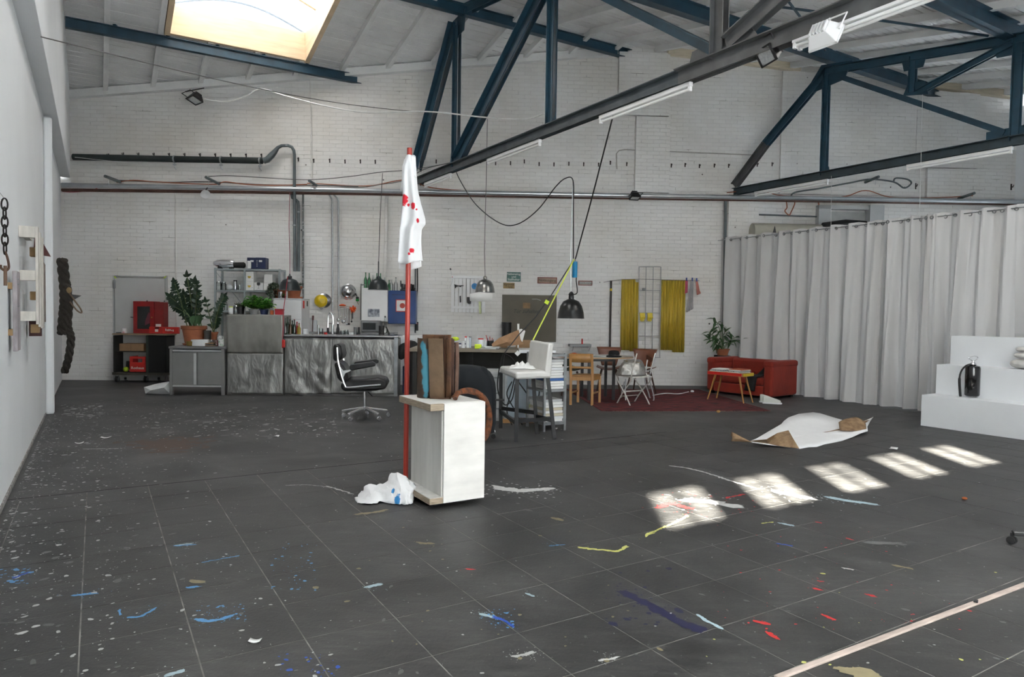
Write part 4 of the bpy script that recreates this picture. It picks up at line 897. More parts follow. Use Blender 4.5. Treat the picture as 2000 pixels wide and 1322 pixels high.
a = FT.xz(554, 671, -.05); o = MB().cbox((0, 0, 0), .05, .04, .13).build('plug', REDL, smooth=False, bevel=.01); o.location = FT.at(a[0], -.05, a[1]); tag(o, 'red plug coupling hanging at the counter edge', 'plug')
# ================================================================== KITCHEN WALL
FW = Fr(Wp(0), WANG)                                       # back wall plane
# ---- metal shelf unit
f = FW; DS = -.42
t = thing('shelf_unit', 'two-bay grey metal shelf unit behind the tall counter', 'shelf', Wp(0), WANG)
SH = mat('shelf_grey', (.36, .40, .41), .4, .4, var=.08)
zt_ = f.xz(480, 524, DS)[1]
for x in (420.5, 478, 546):
    for dy in (DS, -.06):
        xx = f.xz(x, 560, DS)[0]; B(xx-.018, xx+.018, dy-.014, dy+.014, 0, zt_).build('post', SH, t, smooth=False)
shelves = []
for (x0, x1, yy) in ((419, 478, 524), (479, 548, 525), (419, 478, 566), (479, 548, 567), (419, 478, 606), (479, 548, 640)):
    a = f.xz(x0, yy, DS); b = f.xz(x1, yy, DS); B(a[0], b[0], DS-.01, -.05, a[1]-.03, a[1]).build('shelf', SH, t, smooth=False)
for x0, x1 in ((421, 478), (479, 546)):
    m = MB(); a = f.xz(x0, 530, -.05); b = f.xz(x1, 600, -.05); m.bar((a[0], -.05, a[1]), (b[0], -.05, b[1]), .02, .004); m.build('cross_brace', SH, t, smooth=False)
def on_sh(px, yy, dy=-.25): q = f.xz(px, yy, DS); q2 = f.xz(px, yy, dy); return Wp(q2[0], -dy, q[1]+.002)
# on top
t = thing('chrome_lamp', 'chrome torpedo shaped lamp lying on the shelf unit', 'lamp', on_sh(440, 524), WANG)
MB().lathe([(0, -.24), (.04, -.22), (.075, -.15), (.085, -.05), (.085, .12), (.07, .17), (.0, .17)], 18, M=Matrix.Translation((0, 0, .10)) @ Matrix.Rotation(PI/2, 4, 'Y')).build('body', CHROME, t)
MB().lathe([(0, .17), (.055, .17), (.06, .36), (.04, .38), (0, .38)], 14, M=Matrix.Translation((0, 0, .075)) @ Matrix.Rotation(PI/2, 4, 'Y')).build('neck', BLACK, t)
for x in (-.1, .12): B(x-.03, x+.03, -.05, .05, 0, .03).build('foot', BLACK, t, smooth=False)
for (x, w_, lb) in ((495.5, .19, 'navy blue carton on the shelf unit, left of the pair'), (512, .19, 'navy blue carton on the shelf unit, right of the pair')):
    o = box_thing('carton', lb, 'box', on_sh(x, 524.5), w_, .2, .215, NAVY, WANG); B(-.03, .03, -.103, -.1, .13, .165).build('label', PAPER, o, smooth=False)
    if x > 500:
        for k in range(5): B(-.075, -.06, -.103, -.1, .04+.028*k, .05+.028*k).build('label', PAPER, o, smooth=False)
B_ = box_thing('carton', 'slim white carton in front of the navy cartons', 'box', on_sh(487, 524.5, -.38), .06, .05, .15, PAPER, WANG)
SK_Y = mat('print_yellow', (.6, .42, .05), .6)
def carton(px, yy, w_, h_, lb, print_=None, lift=0., dy=-.28):
    o = box_thing('carton', lb, 'box', on_sh(px, yy, dy)+Vector((0, 0, lift)), w_, .22, h_, PAPER, WANG)
    if print_ == 'glass':
        m = MB(); m.lathe([(.0, .09), (.028, .1), (.034, .125), (.026, .15)], 12, M=Matrix.Translation((0, -.113, 0)) @ Matrix.Diagonal((1, .02, 1, 1))); m.box(-.002, .002, -.1125, -.111, .04, .09); m.box(-.016, .016, -.1125, -.111, .035, .04); m.build('print', mat('print_black', (.03, .03, .03), .6), o)
    if print_ == 'logo': MB().box(-.03, .03, -.1125, -.111, .07, .095).box(-.018, .018, -.1125, -.111, .055, .07).build('print', SK_Y, o, smooth=False); MB().box(.055, .065, -.1125, -.111, .05, .06).build('print_dot', BLACK, o, smooth=False)
    return o
carton(490.5, 567, .165, .175, 'white carton with a yellow print, lower of two on the shelf', 'logo'); carton(490.5, 567, .165, .185, 'white carton with a yellow print, upper of two on the shelf', 'logo', .178)
carton(508.5, 567, .17, .145, 'white carton with a wine glass drawing', 'glass'); carton(526, 567, .15, .14, 'plain white carton under another at the right of the shelf'); carton(527, 567, .165, .165, 'plain white carton stacked on top at the right of the shelf', None, .143)
for (x, h, r, mt, lid, lb) in ((427, .15, .05, CLEAR, STEEL, 'clear swing-top jar at the left of the upper shelf'), (437, .14, .045, CLEAR, STEEL, 'clear swing-top jar second from the left on the upper shelf'), (459.5, .17, .038, STEEL, BLACK, 'steel shaker with a black lid on the upper shelf'), (468, .10, .03, CLEAR, None, 'plain clear glass between shaker and white cup'), (473.5, .13, .028, PLAST, None, 'tall white cup at the right of the upper shelf')): jar(lb, on_sh(x, 566), h, r, mt, lid)
t = thing('teapot', 'round white teapot on the upper shelf', 'teapot', on_sh(448.5, 566), 0); MB().ball((0, 0, .055), .062, .062, .055).build('body', PLAST, t); MB().tube([(.05, 0, .05), (.1, 0, .08)], [.014, .008], 8).build('spout', PLAST, t); MB().ball((0, 0, .115), .014).build('knob', PLAST, t)
for (x, h, lb) in ((432, .08, 'small glass at the left of the lower shelf'), (441, .12, 'taller clear glass on the lower shelf')): jar(lb, on_sh(x, 606), h, .032, CLEAR)
t = thing('glass_carafe', 'white oval plate standing at the right end of the shelf unit', 'plate', on_sh(545, 566, -.2), 0); MB().lathe([(0, 0), (.09, 0), (.10, .012), (.09, .018), (0, .01)], 20, M=Matrix.Translation((.04, 0, .2)) @ Matrix.Rotation(PI/2, 4, 'Y') @ Matrix.Diagonal((1.9, 1, 1, 1))).build('plate', PLAST, t)
# ---- white fridge with plants on top
FD = -1.12
t = thing('fridge', 'white fridge with a small green display behind the counters', 'fridge', Wp(f.xz(561, 650, FD)[0], 0, 0), WANG)
x0, zf = f.xz(528, 584, FD); x1 = f.xz(583, 584, FD)[0]; w_ = x1-x0
B(-w_/2, w_/2, FD+.03, FD+.62, 0.0, zf).build('body', WHITE, t, smooth=False, bevel=.01)
zs = f.xz(560, 624, FD)[1]
d1 = B(-w_/2, w_/2, FD, FD+.028, zs+.006, zf-.01).build('door', WHITE, t, smooth=False, bevel=.008); B(-w_/2, w_/2, FD, FD+.028, .06, zs-.006).build('door', WHITE, t, smooth=False, bevel=.008)
z2 = f.xz(560, 619, FD)[1]; B(-.06, .04, FD-.003, FD, z2-.02, z2+.022).build('display', BLACK, d1, smooth=False); B(.005, .03, FD-.005, FD-.002, z2-.016, z2+.018).build('display_light', mat('green_display', (.05, .55, .10), .4), d1, smooth=False)
B(-w_/2, w_/2, FD, FD+.62, zf, zf+.02).build('top', PLAST, t, smooth=False, bevel=.004)
B(w_/2+.001, w_/2+.02, FD+.12, FD+.16, zf-.16, zf-.02).build('magnet', REDL, t, smooth=False); B(w_/2+.001, w_/2+.01, FD+.4, FD+.44, zf-.12, zf-.02).build('magnet', BLACK, t, smooth=False)
FF = t
def on_fr(px, dy):
    dy += FD+.68
    return Wp(f.xz(px, 582, dy)[0], -dy, zf+.021)
t = thing('potted_plant', 'large terracotta pot behind the dark pendant lamp', 'plant', on_fr(574, -.45), 0); pot(t, (0, 0, .03), .15, .20); MB().lathe([(0, 0), (.15, 0), (.165, .035), (0, .03)], 18).build('saucer', TERRA, t)
ml = MB()
for k in range(30):
    a = random.uniform(0, 2*PI); leaf(ml, (math.cos(a)*.1, math.sin(a)*.1, .22), (math.cos(a), math.sin(a), 1.2), (0, 0, 1), random.uniform(.06, .13), .04)
ml.build('foliage', LEAF4, t)['kind'] = 'stuff'
t = thing('potted_plant', 'trailing small-leaved plant in a terracotta pot on the fridge', 'plant', on_fr(548, -.42), 0); pot(t, (0, 0, .0), .13, .17)
ml = MB(); ms = MB(); rnd = random.Random(4)
for k in range(14):
    a = rnd.uniform(PI*.75, PI*1.5); R_ = rnd.uniform(.16, .26); P = spl([(0, 0, .14), (math.cos(a)*R_*.7, math.sin(a)*R_*.6, .27), (math.cos(a)*R_, math.sin(a)*R_*.7, .16), (math.cos(a)*R_*1.05, math.sin(a)*R_*.75, rnd.uniform(.0, .08))], 5); ms.tube(P, .003, 4)
    for p in P[3:]:
        for q in range(2): leaf(ml, p, (rnd.uniform(-1, 1), rnd.uniform(-1, .3), rnd.uniform(-.5, .5)), (0, 0, 1), .045, .03)
ms.build('stem', STEM, t); ml.build('foliage', mat('variegated_leaf', (.05, .10, .05), .5, col2=(.4, .45, .35), scale=30, mix=.62), t)['kind'] = 'stuff'
jar('silver can in front of the pots on the fridge', on_fr(548, -.62), .12, .045, STEEL); o = jar('small leaning white beaker on the fridge', on_fr(560, -.6), .13, .02, PLAST); o.rotation_euler.x = .0; herb('tiny green sprout pot on the fridge', on_fr(556, -.63), .025, .05, 12, LEAF2, BLACK, .03, .02, .04, 1, 9)
# ---- beside the fridge: cutting boards, bag
f = FW
def leaning(name, lb, cat, x0, y0, x1, y1, mt, dy=-.30, th=.02, lean=.05):
    a = f.xz(x0, y0, dy); b = f.xz(x1, y1, dy); z0 = max(b[1], zlc+.003); t = thing(name, lb, cat, Wp((a[0]+b[0])/2, -dy, z0), WANG); w_ = b[0]-a[0]; h_ = a[1]-z0
    M = Matrix.Rotation(-lean, 4, 'X'); B(-w_/2, w_/2, -th/2, th/2, 0, h_*.86, M=M).build('board', mt, t, smooth=False, bevel=.01); B(-w_*.14, w_*.14, -th/2, th/2, h_*.86, h_, M=M).build('handle', mt, t, smooth=False, bevel=.006); return t
# back worktop against the wall carries small kitchen things
t = thing('back_worktop', 'steel worktop along the brick wall behind the low counter', 'worktop', Wp(0), WANG); x0 = f.xz(603, 655, -.62)[0]; x1 = f.xz(770, 655, -.62)[0]
zk = f.xz(690, 649, -.62)[1]; B(x0, x1, -.62, -.01, zk-.04, zk).build('slab', STEEL, t, smooth=False, bevel=.004); B(x0, x1, -.58, -.02, .08, zk-.045).build('base', MGREY, t, smooth=False); B(x0+.02, x1-.02, -.54, -.05, 0, .08).build('plinth', BLACK, t, smooth=False)
zlc_ = zlc; zlc = zk
leaning('cutting_board', 'tall beech cutting board leaning beside the fridge', 'board', 587.5, 596, 600, 648, mat('beech', (.42, .27, .15), .6, var=.1, stretch=(6, 1, 1)), -.24)
o = leaning('cutting_board', 'black paddle leaning in front of the beech board', 'board', 588, 615, 594, 640, BLACK, -.40)
def on_bk(px, dy=-.35): return Wp(f.xz(px, 650, dy)[0], -dy, zk+.001)
jar('crumpled white paper bag standing on the back worktop', on_bk(604, -.25), .26, .07, mat('white_bag', (.72, .72, .72), .7, bump=.3), None, None, 'paper_bag', 'bag', .8)
jar('white cylinder tub on the back worktop', on_bk(614.5, -.22), .22, .05, PLAST, None, None, 'tub', 'tub'); t = thing('brush', 'brown handled brush standing beside the white tub', 'brush', on_bk(610, -.4), 0); MB().cyl((0, 0, 0), (.01, 0, .22), .008, 8).build('handle', BROWNP, t); MB().cyl((.01, 0, .22), (.013, 0, .31), .02, 8).build('bristles', mat('bristle', (.2, .1, .1), .9), t)
zlc = zlc_
# bottles on the low counter
for i, (x, h, mt, cp) in enumerate(((557.5, .25, DGLASS, BLACK), (562, .28, DGLASS, BLACK), (567, .24, mat('brown_bottle', (.06, .03, .012), .1), BLACK), (571, .22, DGLASS, BLACK), (575, .24, DGLASS, RED), (580, .20, mat('red_bottle', (.25, .02, .02), .2), REDL), (584, .18, mat('oil_bottle', (.25, .18, .03), .15), BLACK))):
    bottle(('dark green bottle nearest the tall counter', 'tallest dark bottle in the row beside the tall counter', 'brown bottle in the row beside the tall counter', 'dark bottle behind the counter row, fourth from the left', 'dark bottle with a red cap in the counter row', 'red bottle in the counter row', 'short oil bottle at the right end of the counter row')[i], on_low(x, .12+.05*(i % 2)), h, .032, mt, cp, 'bottles on the low counter')
for (x, h, r, mt, lid, lb) in ((596, .09, .05, PLAST, None, 'white bowl on the low counter right of the bottles'), (622, .16, .015, STEEL, None, 'thin steel beater standing left of the tap'), (627, .10, .035, CLEAR, None, 'clear glass left of the tap'), (636, .03, .03, REDL, None, 'small pink sponge holder at the sink'), (669, .07, .035, CLEAR, None, 'clear glass first right of the tap'), (677, .08, .03, CLEAR, None, 'clear glass second right of the tap'), (686, .04, .045, PLAST, None, 'low white bowl right of the tap'), (694, .13, .03, MGREY, None, 'grey tin cylinder near the white wall cabinet'), (701, .13, .02, BLACK, None, 'thin black cylinder near the white wall cabinet')): jar(lb, on_low(x, .22), h, r, mt, lid, None, 'cup', 'cup')
bottle('dark pepper mill on the low counter near the tap', on_low(660, .2), .19, .028, BLACK, STEEL, None, 'pepper_mill', .6)
# tap
t = thing('spring_tap', 'tall chrome spring tap at the sink', 'tap', on_low(645, .35), 0); q = lambda x, y: FL.at(*(lambda a: (a[0], .35, a[1]))(FL.xz(x, y, .35)))-Vector(t.location)
MB().tube(spl([q(650, 652), q(650.5, 622), q(648, 614), q(644.5, 610), q(641.5, 615), q(640.5, 628), q(640.5, 640)], 6), .014, 8).build('spring_hose', CHROME, t); MB().cyl(q(649.5, 652), q(649.5, 633), .022, 10).build('body', CHROME, t); MB().tube([q(641, 632), q(650, 632)], .008, 6).build('arm', CHROME, t); MB().cyl(q(640.5, 640), q(640.5, 649), .02, 10).build('spray_head', BLACK, t); MB().tube([q(651, 614), q(653, 612)], .01, 6).build('lever', CHROME, t)
# ---- bowls, ladles and brushes on the wall
t = thing('yellow_colander', 'yellow enamel colander hung in a steel bowl on the wall', 'colander', onw(630, 588, .04), WANG)
M_ = Matrix.Rotation(PI/2, 4, 'X') @ Matrix.Rotation(.45, 4, 'Y')
MB().lathe([(.13, .0), (.125, .05), (.1, .1), (.06, .13), (.055, .13), (.05, .15), (0, .15)], 22, M=Matrix.Translation((-.02, -.06, 0)) @ M_).build('bowl', YEL, t); MB().lathe([(.15, -.02), (.145, .03), (.1, .07), (0, .08)], 22, M=Matrix.Translation((.03, -.02, .01)) @ Matrix.Rotation(PI/2, 4, 'X') @ Matrix.Rotation(.25, 4, 'Y')).build('steel_bowl', STEEL, t)
MB().tube(spl([(-.05, -.07, -.12), (0, -.09, -.16), (.05, -.07, -.12)], 4), .006, 6).build('handle', STEEL, t)
t = thing('steel_bowl', 'round steel bowl hung upside down high beside the white cabinet', 'bowl', onw(680, 570, .02), WANG)
MB().lathe([(.15, .0), (.148, .03), (.125, .09), (.08, .13), (.0, .15)], 26, M=Matrix.Rotation(PI/2, 4, 'X')).build('bowl', STEEL, t); MB().lathe([(.15, -.004), (.158, 0), (.15, .006)], 26, M=Matrix.Rotation(PI/2, 4, 'X')).build('rim', CHROME, t)
MB().tube([(.13, -.03, -.04), (.19, -.02, -.1)], .006, 6).build('handle', STEEL, t)
t = thing('dish_brush', 'green and black hand brush hanging by the steel bowl', 'brush', onw(698, 586, .03), WANG); MB().cbox((0, 0, 0), .06, .04, .05).build('bristles', mat('green_bristle', (.01, .25, .04), .8), t, smooth=False, bevel=.01); MB().cbox((0, 0, .045), .055, .04, .045).build('back', BLACK, t, smooth=False, bevel=.012); MB().tube([(0, 0, .06), (-.03, 0, .13)], .008, 6).build('handle', BLACK, t); MB().tube([(0, 0, -.03), (.02, 0, -.09)], .006, 6).build('cord', WOOD, t)
t = thing('utensil_rack', 'steel bar with hooks holding the ladles', 'rack', onw(672, 601, .05), WANG); MB().tube([(-.12, -.02, 0), (.09, -.02, 0)], .007, 6).build('bar', STEEL, t)
for x in (-.11, .08): MB().tube([(x, -.02, 0), (x, .05, .0)], .006, 6).build('bracket', STEEL, t)
def ladle(x, ytop, ybot, r, lb, mt=STEEL, d=.09):
    a = onw(x, ytop, d); b = onw(x, ybot, d); h_ = a.z-b.z; t = thing('ladle', lb, 'ladle', a, WANG, 'ladles and spoons on the rack'); MB().bar((0, 0, 0), (0, 0, -h_+r), .012, .004, (0, 1, 0)).build('handle', mt, t, smooth=False); MB().ball((0, -.01, -h_+r*.6), r, r*.5, r, 12, 8).build('scoop', mt, t)
for i, (x, y1, r, mt, lb) in enumerate(((661, 626, .035, STEEL, 'ladle at the left end of the rack'), (666, 619, .02, STEEL, 'short steel spoon, second on the rack'), (671, 630, .045, STEEL, 'broad steel ladle in the middle of the rack'), (675, 621, .02, STEEL, 'slotted steel spoon right of the broad ladle'), (678, 634, .025, STEEL, 'long steel spoon near the right of the rack'), (682, 634, .022, BLACK, 'black plastic spoon on the rack'), (687, 629, .018, BLACK, 'black handled whisk beside the orange duster'))): ladle(x, 603, y1, r, lb, mt, .07+.012*(i % 3))
t = thing('orange_bowl', 'flat orange plastic dish above the ladle rack', 'dish', onw(669, 598, .09), WANG); MB().lathe([(0, 0), (.05, 0), (.075, .02), (.06, .03), (.02, .045), (0, .045)], 16).build('dish', ORANGE, t)
t = thing('orange_duster', 'spiky orange duster beside the ladles', 'duster', onw(689, 604, .10), WANG); m = MB()
for k in range(46):
    v_ = Vector((random.gauss(0, 1), random.gauss(0, 1), random.gauss(0, 1))).normalized(); m.cyl((0, 0, 0), v_*random.uniform(.055, .085), .011, 5, .008)
m.build('bristles', ORANGE, t)['kind'] = 'stuff'; MB().tube([(0, 0, -.05), (-.0, 0, -.19)], .01, 6).build('handle', BLACK, t)
# ---- white and blue wall cabinets
def wallbox(name, lb, x0, y0, x1, y1, dep, mt, cat='cabinet'):
    a = f.xz(x0, y0, -dep); b = f.xz(x1, y1, -dep); t = thing(name, lb, cat, Wp((a[0]+b[0])/2, 0, b[1]), WANG); w_, h_ = b[0]-a[0], a[1]-b[1]; B(-w_/2, w_/2, -dep+.02, -.002, 0, h_).build('body', mt, t, smooth=False, bevel=.005); d = B(-w_/2+.006, w_/2-.006, -dep, -dep+.019, .008, h_-.008).build('door', mt, t, smooth=False, bevel=.004); return t, w_, h_, d
t, w_, h_, d_ = wallbox('wall_cabinet', 'white wall cabinet with a pinned black and white photo', 706, 562, 757, 628, .32, WHITE)
B(-.13, .10, -.324, -.321, .09, .245).build('photo_print', mat('photo_bw', (.10, .11, .14), .5, col2=(.55, .57, .62), scale=12, mix=.5, mth=.15), t, smooth=False)
MB().tube(spl([(-w_/2-.03, -.2, .02), (-w_/2-.03, -.2, h_+.02), (-w_/2-.01, -.2, h_+.06), (-w_/2+.06, -.2, h_+.065)], 4), .012, 6).build('pipe_frame', MGREY, t)
xw = Vector(t.location); zwt = xw.z+h_
for i, (x, h, mt) in enumerate(((714, .31, GREENG), (721, .30, GREENG), (728.5, .26, CLEAR), (736, .30, GREENG), (743, .30, GREENG), (751, .22, CLEAR))):
    bottle(('pale green bottle at the left end of the white cabinet', 'pale green bottle second from the left on the white cabinet', 'clear bottle left of the pendant lamp', 'green bottle just behind the pendant lamp neck', 'pale green bottle right of the pendant lamp neck', 'clear bottle at the right end of the white cabinet')[i], Wp(f.xz(x, 560, -.16)[0], .16, zwt+.001), h, .034, mt, None, 'bottles on the wall cabinets')
t, w_, h_, d_ = wallbox('wall_cabinet', 'dark blue enamel wall cabinet with a red framed sign', 758, 567, 812, 633, .34, mat('blue_enamel', (.012, .052, .19), .35, var=.12, coat=.3))
B(-w_*.36, w_*.3, -.345, -.341, h_*.86, h_*.885).build('vent_groove', mat('dark_blue', (.005, .02, .09), .5), t, smooth=False)
sg_ = B(-.12, .12, -.348, -.342, .24, .48).build('sign', REDL, t, smooth=False); B(-.105, .105, -.351, -.348, .255, .465).build('sign_face', PAPER, sg_, smooth=False)
MB().cyl((0.01, -.3535, .36), (.01, -.351, .36), .052, 20).build('red_disc', mat('brick_red_print', (.45, .06, .04), .6), sg_)
B(-.08, .06, -.33, -.25, -.035, -.001).build('tray', MGREY, t, smooth=False)
zbt = Vector(t.location).z+h_
bottle('clear bottle at the left end of the blue cabinet', Wp(f.xz(764, 565, -.2)[0], .2, zbt+.001), .22, .04, CLEAR, None, 'bottles on the wall cabinets'); bottle('small dark green bottle on the blue cabinet edge', Wp(f.xz(760, 565, -.25)[0], .25, zbt+.001), .2, .028, mat('mid_green_bottle', (.02, .12, .04), .1), BLACK, 'bottles on the wall cabinets'); bottle('clear bottle with a dark cap on the blue cabinet', Wp(f.xz(773, 565, -.2)[0], .2, zbt+.001), .25, .036, CLEAR, BLACK, 'bottles on the wall cabinets')
for (x, lb, rz) in ((789, 'black bench vice left of the red pole on the blue cabinet', 0), (803, 'black bench vice right of the red pole on the blue cabinet', .8)):
    t = thing('bench_vice', lb, 'vice', Wp(f.xz(x, 565, -.17)[0], .17, zbt+.001), rz); B(-.07, .05, -.05, .05, 0, .03).build('base', BLACK, t, smooth=False, bevel=.01); B(-.05, -.01, -.05, .05, .03, .14).build('jaw', BLACK, t, smooth=False, bevel=.01); B(.01, .045, -.05, .05, .03, .13).build('jaw', BLACK, t, smooth=False, bevel=.01); MB().cyl((-.04, 0, .05), (.1, 0, .05), .015, 8).build('screw', BLACK, t); MB().tube([(-.06, 0, .08), (-.065, 0, .2)], .012, 6).build('lever', BLACK, t)
t = thing('carafe', 'clear flask with a cork standing before the white cabinet', 'carafe', on_low(752, .3), 0); MB().lathe([(0, 0), (.085, 0), (.09, .02), (.02, .16), (.017, .30), (.02, .3)], 16).build('body', CLEAR, t); MB().cyl((0, 0, .3), (0, 0, .33), .014, 8).build('cork', BLACK, t)
t = thing('toaster_oven', 'dark grey toaster oven under the white wall cabinet', 'oven', on_bk(726, -.3), WANG); B(-.19, .19, -.16, .16, .01, .23).build('body', MGREY, t, smooth=False, bevel=.015); B(-.15, .1, -.166, -.16, .05, .18).build('window', mat('dark_pane', (.02, .02, .02), .1), t, smooth=False); B(-.17, .14, -.19, -.175, .195, .205).build('handle', STEEL, t, smooth=False)
for x in (-.16, .16): B(x-.02, x+.02, -.1, .1, 0, .012).build('foot', BLACK, t, smooth=False)
t = thing('coffee_press', 'black coffee press beside the flask', 'pot', on_low(745, .3), 0); MB().lathe([(0, 0), (.05, 0), (.05, .16), (0, .16)], 14).build('body', BLACK, t); MB().tube(spl([(.05, 0, .14), (.09, 0, .12), (.09, 0, .04), (.05, 0, .03)], 3), .008, 6).build('handle', BLACK, t)
# white pantry block and coats right of the low counter
B0 = floor_fr(778, 768); t = B0.thing('dishwasher', 'white appliance behind the red pole', 'appliance'); B0.A = B0.A
a = FW.xz(772, 634, -.62); b = FW.xz(838, 745, -.62); t.location = Wp(a[0], .62, 0)
B(0, b[0]-a[0], .02, .6, .02, FW.xz(800, 655, -.62)[1]).build('body', WHITE, t, smooth=False, bevel=.01); B(.02, b[0]-a[0]-.02, 0, .02, .08, FW.xz(800, 655, -.62)[1]-.06).build('door', PLAST, t, smooth=False, bevel=.01)
t = thing('power_strip', 'black power strip with a small light on the wall right of the blue cabinet', 'power strip', onw(814.5, 637, .03), WANG); B(-.028, .028, -.03, .0, -.09, .09).build('body', BLACK, t, smooth=False, bevel=.008); MB().cyl((0, -.033, .05), (0, -.03, .05), .012, 8).build('switch', REDL, t)
cable('black lead beside the blue cabinet', [(815, 516, .03), (815.5, 560, .04), (813, 600, .04), (814, 627, .04)], .012, CABB); cable('grey conduit pair beside the blue cabinet', [(811.5, 517, .03), (811, 560, .03), (811, 650, .03)], .014, PIPEG)
# ---- coats on the counter end
t = thing('hanging_coats', 'dark coats hung in a heap behind the red pole', 'coats', onz(800, 768), 0); ff = Fr(onz(800, 768), 0)
DCOAT = mat('dark_coat', (.018, .019, .02), .85, var=.3, scale=5, bump=.3, bscale=9)
m = MB(); prof = [(0, 665, 12), (0, 675, 22), (0, 700, 25), (0, 740, 22), (0, 764, 18)]
P = []
for i, (cx_, y, hw) in enumerate(((802, 664, 8), (803, 674, 17), (807, 700, 21), (810, 735, 19), (808, 766, 17))):
    c = ff.xz(cx_, y, 0); w2 = hw*.0086
    for k in range(14):
        a = 2*PI*k/14; r_ = 1+.12*math.sin(3*a+i); P.append(Vector((c[0]+w2*math.cos(a)*r_, .12*math.sin(a)*r_, max(c[1], .01))))
m.add(P, [(i*14+k, i*14+(k+1) % 14, (i+1)*14+(k+1) % 14, (i+1)*14+k) for i in range(4) for k in range(14)]+[tuple(range(14))[::-1]]); m.build('long_coat', DCOAT, t, sub=1)
m = MB(); P = []
for i, (cx_, y, hw) in enumerate(((794, 668, 4), (788, 676, 12), (783, 690, 10), (785, 703, 5))):
    c = ff.xz(cx_, y, -.05)
    for k in range(10):
        a = 2*PI*k/10; r_ = 1+.2*math.sin(2*a+i); P.append(Vector((c[0]+hw*.0086*math.cos(a)*r_, -.1+.07*math.sin(a), c[1])))
m.add(P, [(i*10+k, i*10+(k+1) % 10, (i+1)*10+(k+1) % 10, (i+1)*10+k) for i in range(3) for k in range(10)]+[tuple(range(10))[::-1], tuple(range(30, 40))]); m.build('jacket', DCOAT, t, sub=1)
bo = Fr(onz(791, 769), 0); box_thing('storage_crate', 'dark blue plastic crate below the coats', 'crate', bo.at(.0, .18, 0), .12, .2, .48, mat('dark_blue_plastic', (.01, .03, .09), .5), 0, .01)
# ================================================================== MIDDLE OF THE WALL
f = FW
# ---- pendant lamps
def pendant(lb, px, ytop, ybot, halfw, Y, mt, wire_top, neck=.4, deep=.55, wmt=None, name='pendant_lamp', wire_pts=None, stem=0):
    """px/ytop..ybot: shade extent on the plane at depth Y"""
    a = at(px, ytop, Y); b = at(px, ybot, Y); h = a.z-b.z; r = halfw*(Y)/FPX; t = thing(name, lb, 'lamp', b, 0)
    prof = [(r*1.03, 0), (r, .012), (r*.95, h*.25), (r*.82, h*.5), (r*.6, h*.68), (r*.3, h*.76), (r*.2, h*.78), (r*.2, h*.9), (r*.14, h*.95), (0, h)]
    MB().lathe(prof, 28).build('shade', mt, t); MB().lathe([(r*.98, .004), (r*.92, h*.25), (r*.78, h*.48), (r*.3, h*.7), (0, h*.72)], 24).build('shade_inside', WHITE, t)
    MB().ball((0, 0, h*.08), r*.16, None, None, 10, 8).build('bulb', mat('bulb_glass', (.75, .75, .72), .15), t)
    if stem: MB().cyl((0, 0, h*.9), (0, 0, h+stem), .012, 8).build('rod', mt, t)
    P = [Vector((0, 0, h+stem*.9))]+[Vector(q)-b for q in wire_pts] if wire_pts else [Vector((0, 0, h)), Vector(wire_top)-b]
    MB().tube(P, .006, 5).build('flex', wmt or CABB, t); return t, b, h, r
DSH = mat('dark_enamel', (.018, .024, .026), .34, var=.15)
Yk = 12.3
pendant('dark enamel pendant lamp hanging over the tall counter', 566, 537, 567, 20.5, Yk, DSH, None, wmt=mat('dark_red_flex', (.20, .03, .05), .6), wire_pts=[at(566, 495, Yk), at(564.5, 440, Yk), at(566, 376, Yk+.6)], stem=.02)
pendant('dark enamel pendant lamp in front of the bottles on the white cabinet', 739, 538, 566, 19.5, Yk, DSH, None, wmt=CABB, wire_pts=[at(740, 500, Yk), at(742, 430, Yk), at(747, 338, Yk+1.2)], stem=.25)
t, b, h, r = pendant('steel pendant lamp with a scrap of paper before the white peg board', 947, 538, 571, 19, 12.4, mat('tarnished_steel', (.30, .30, .29), .25, .9, var=.3, scale=12), None, wmt=CABG, wire_pts=[at(946, 490, 12.4), at(949, 380, 12.5), at(952, 232, 12.6)])
Pq = MB(); fr_ = Fr(Vector((b.x, b.y-.2, 0)), 0); q = [fr_.p(917, 574, 0), fr_.p(938, 570, .03), fr_.p(962, 573, 0), fr_.p(961, 588, .0), fr_.p(940, 589, .02), fr_.p(918, 588, .01)]
Pq.add([v_-(b-fr_.A) for v_ in q], [(0, 1, 4, 5), (1, 2, 3, 4)]); Pq.build('paper_diffuser', PAPER, t, solid=.002)
Yb = 10.45
t, b, h, r = pendant('large black industrial pendant lamp beside the blue cylinder', 1115, 573, 622, 26, Yb, mat('black_enamel', (.010, .010, .010), .28, var=.3), None, deep=.6, wmt=GALV, wire_pts=[at(1115, 560, Yb), at(1114.5, 505, Yb), at(1119, 352, Yb)])
MB().lathe([(0, h*.86), (r*.16, h*.88), (r*.22, h*.96), (r*.1, h*1.06), (0, h*1.08)], 10).build('socket', BLACK, t); MB().tube(spl([(.03, 0, h*.95), (.09, 0, h*1.05), (.07, 0, h*1.5), (.075, 0, h*1.7)], 4), .009, 6).build('lead', CABB, t)
c = at(1122.5, 542, Yb); t = thing('blue_cylinder', 'bright blue cylinder hanging on the lead above the black pendant', 'cylinder', c, 0); hh = at(1122.5, 511, Yb).z-c.z; MB().lathe([(0, 0), (.036, 0), (.039, .004), (.039, hh-.004), (.036, hh), (0, hh)], 18).build('body', mat('blue_plastic', (.01, .22, .45), .35), t); MB().tube([(0, 0, hh), (.005, 0, hh+.05)], .006, 5).build('loop', CABB, t)
ya, yb_ = at(1121, 507, Yb), onz(1041, 662, .74)
ytop = at(1121, 507, Yb); DeskP = Fr(onz(1041, 790), 0)
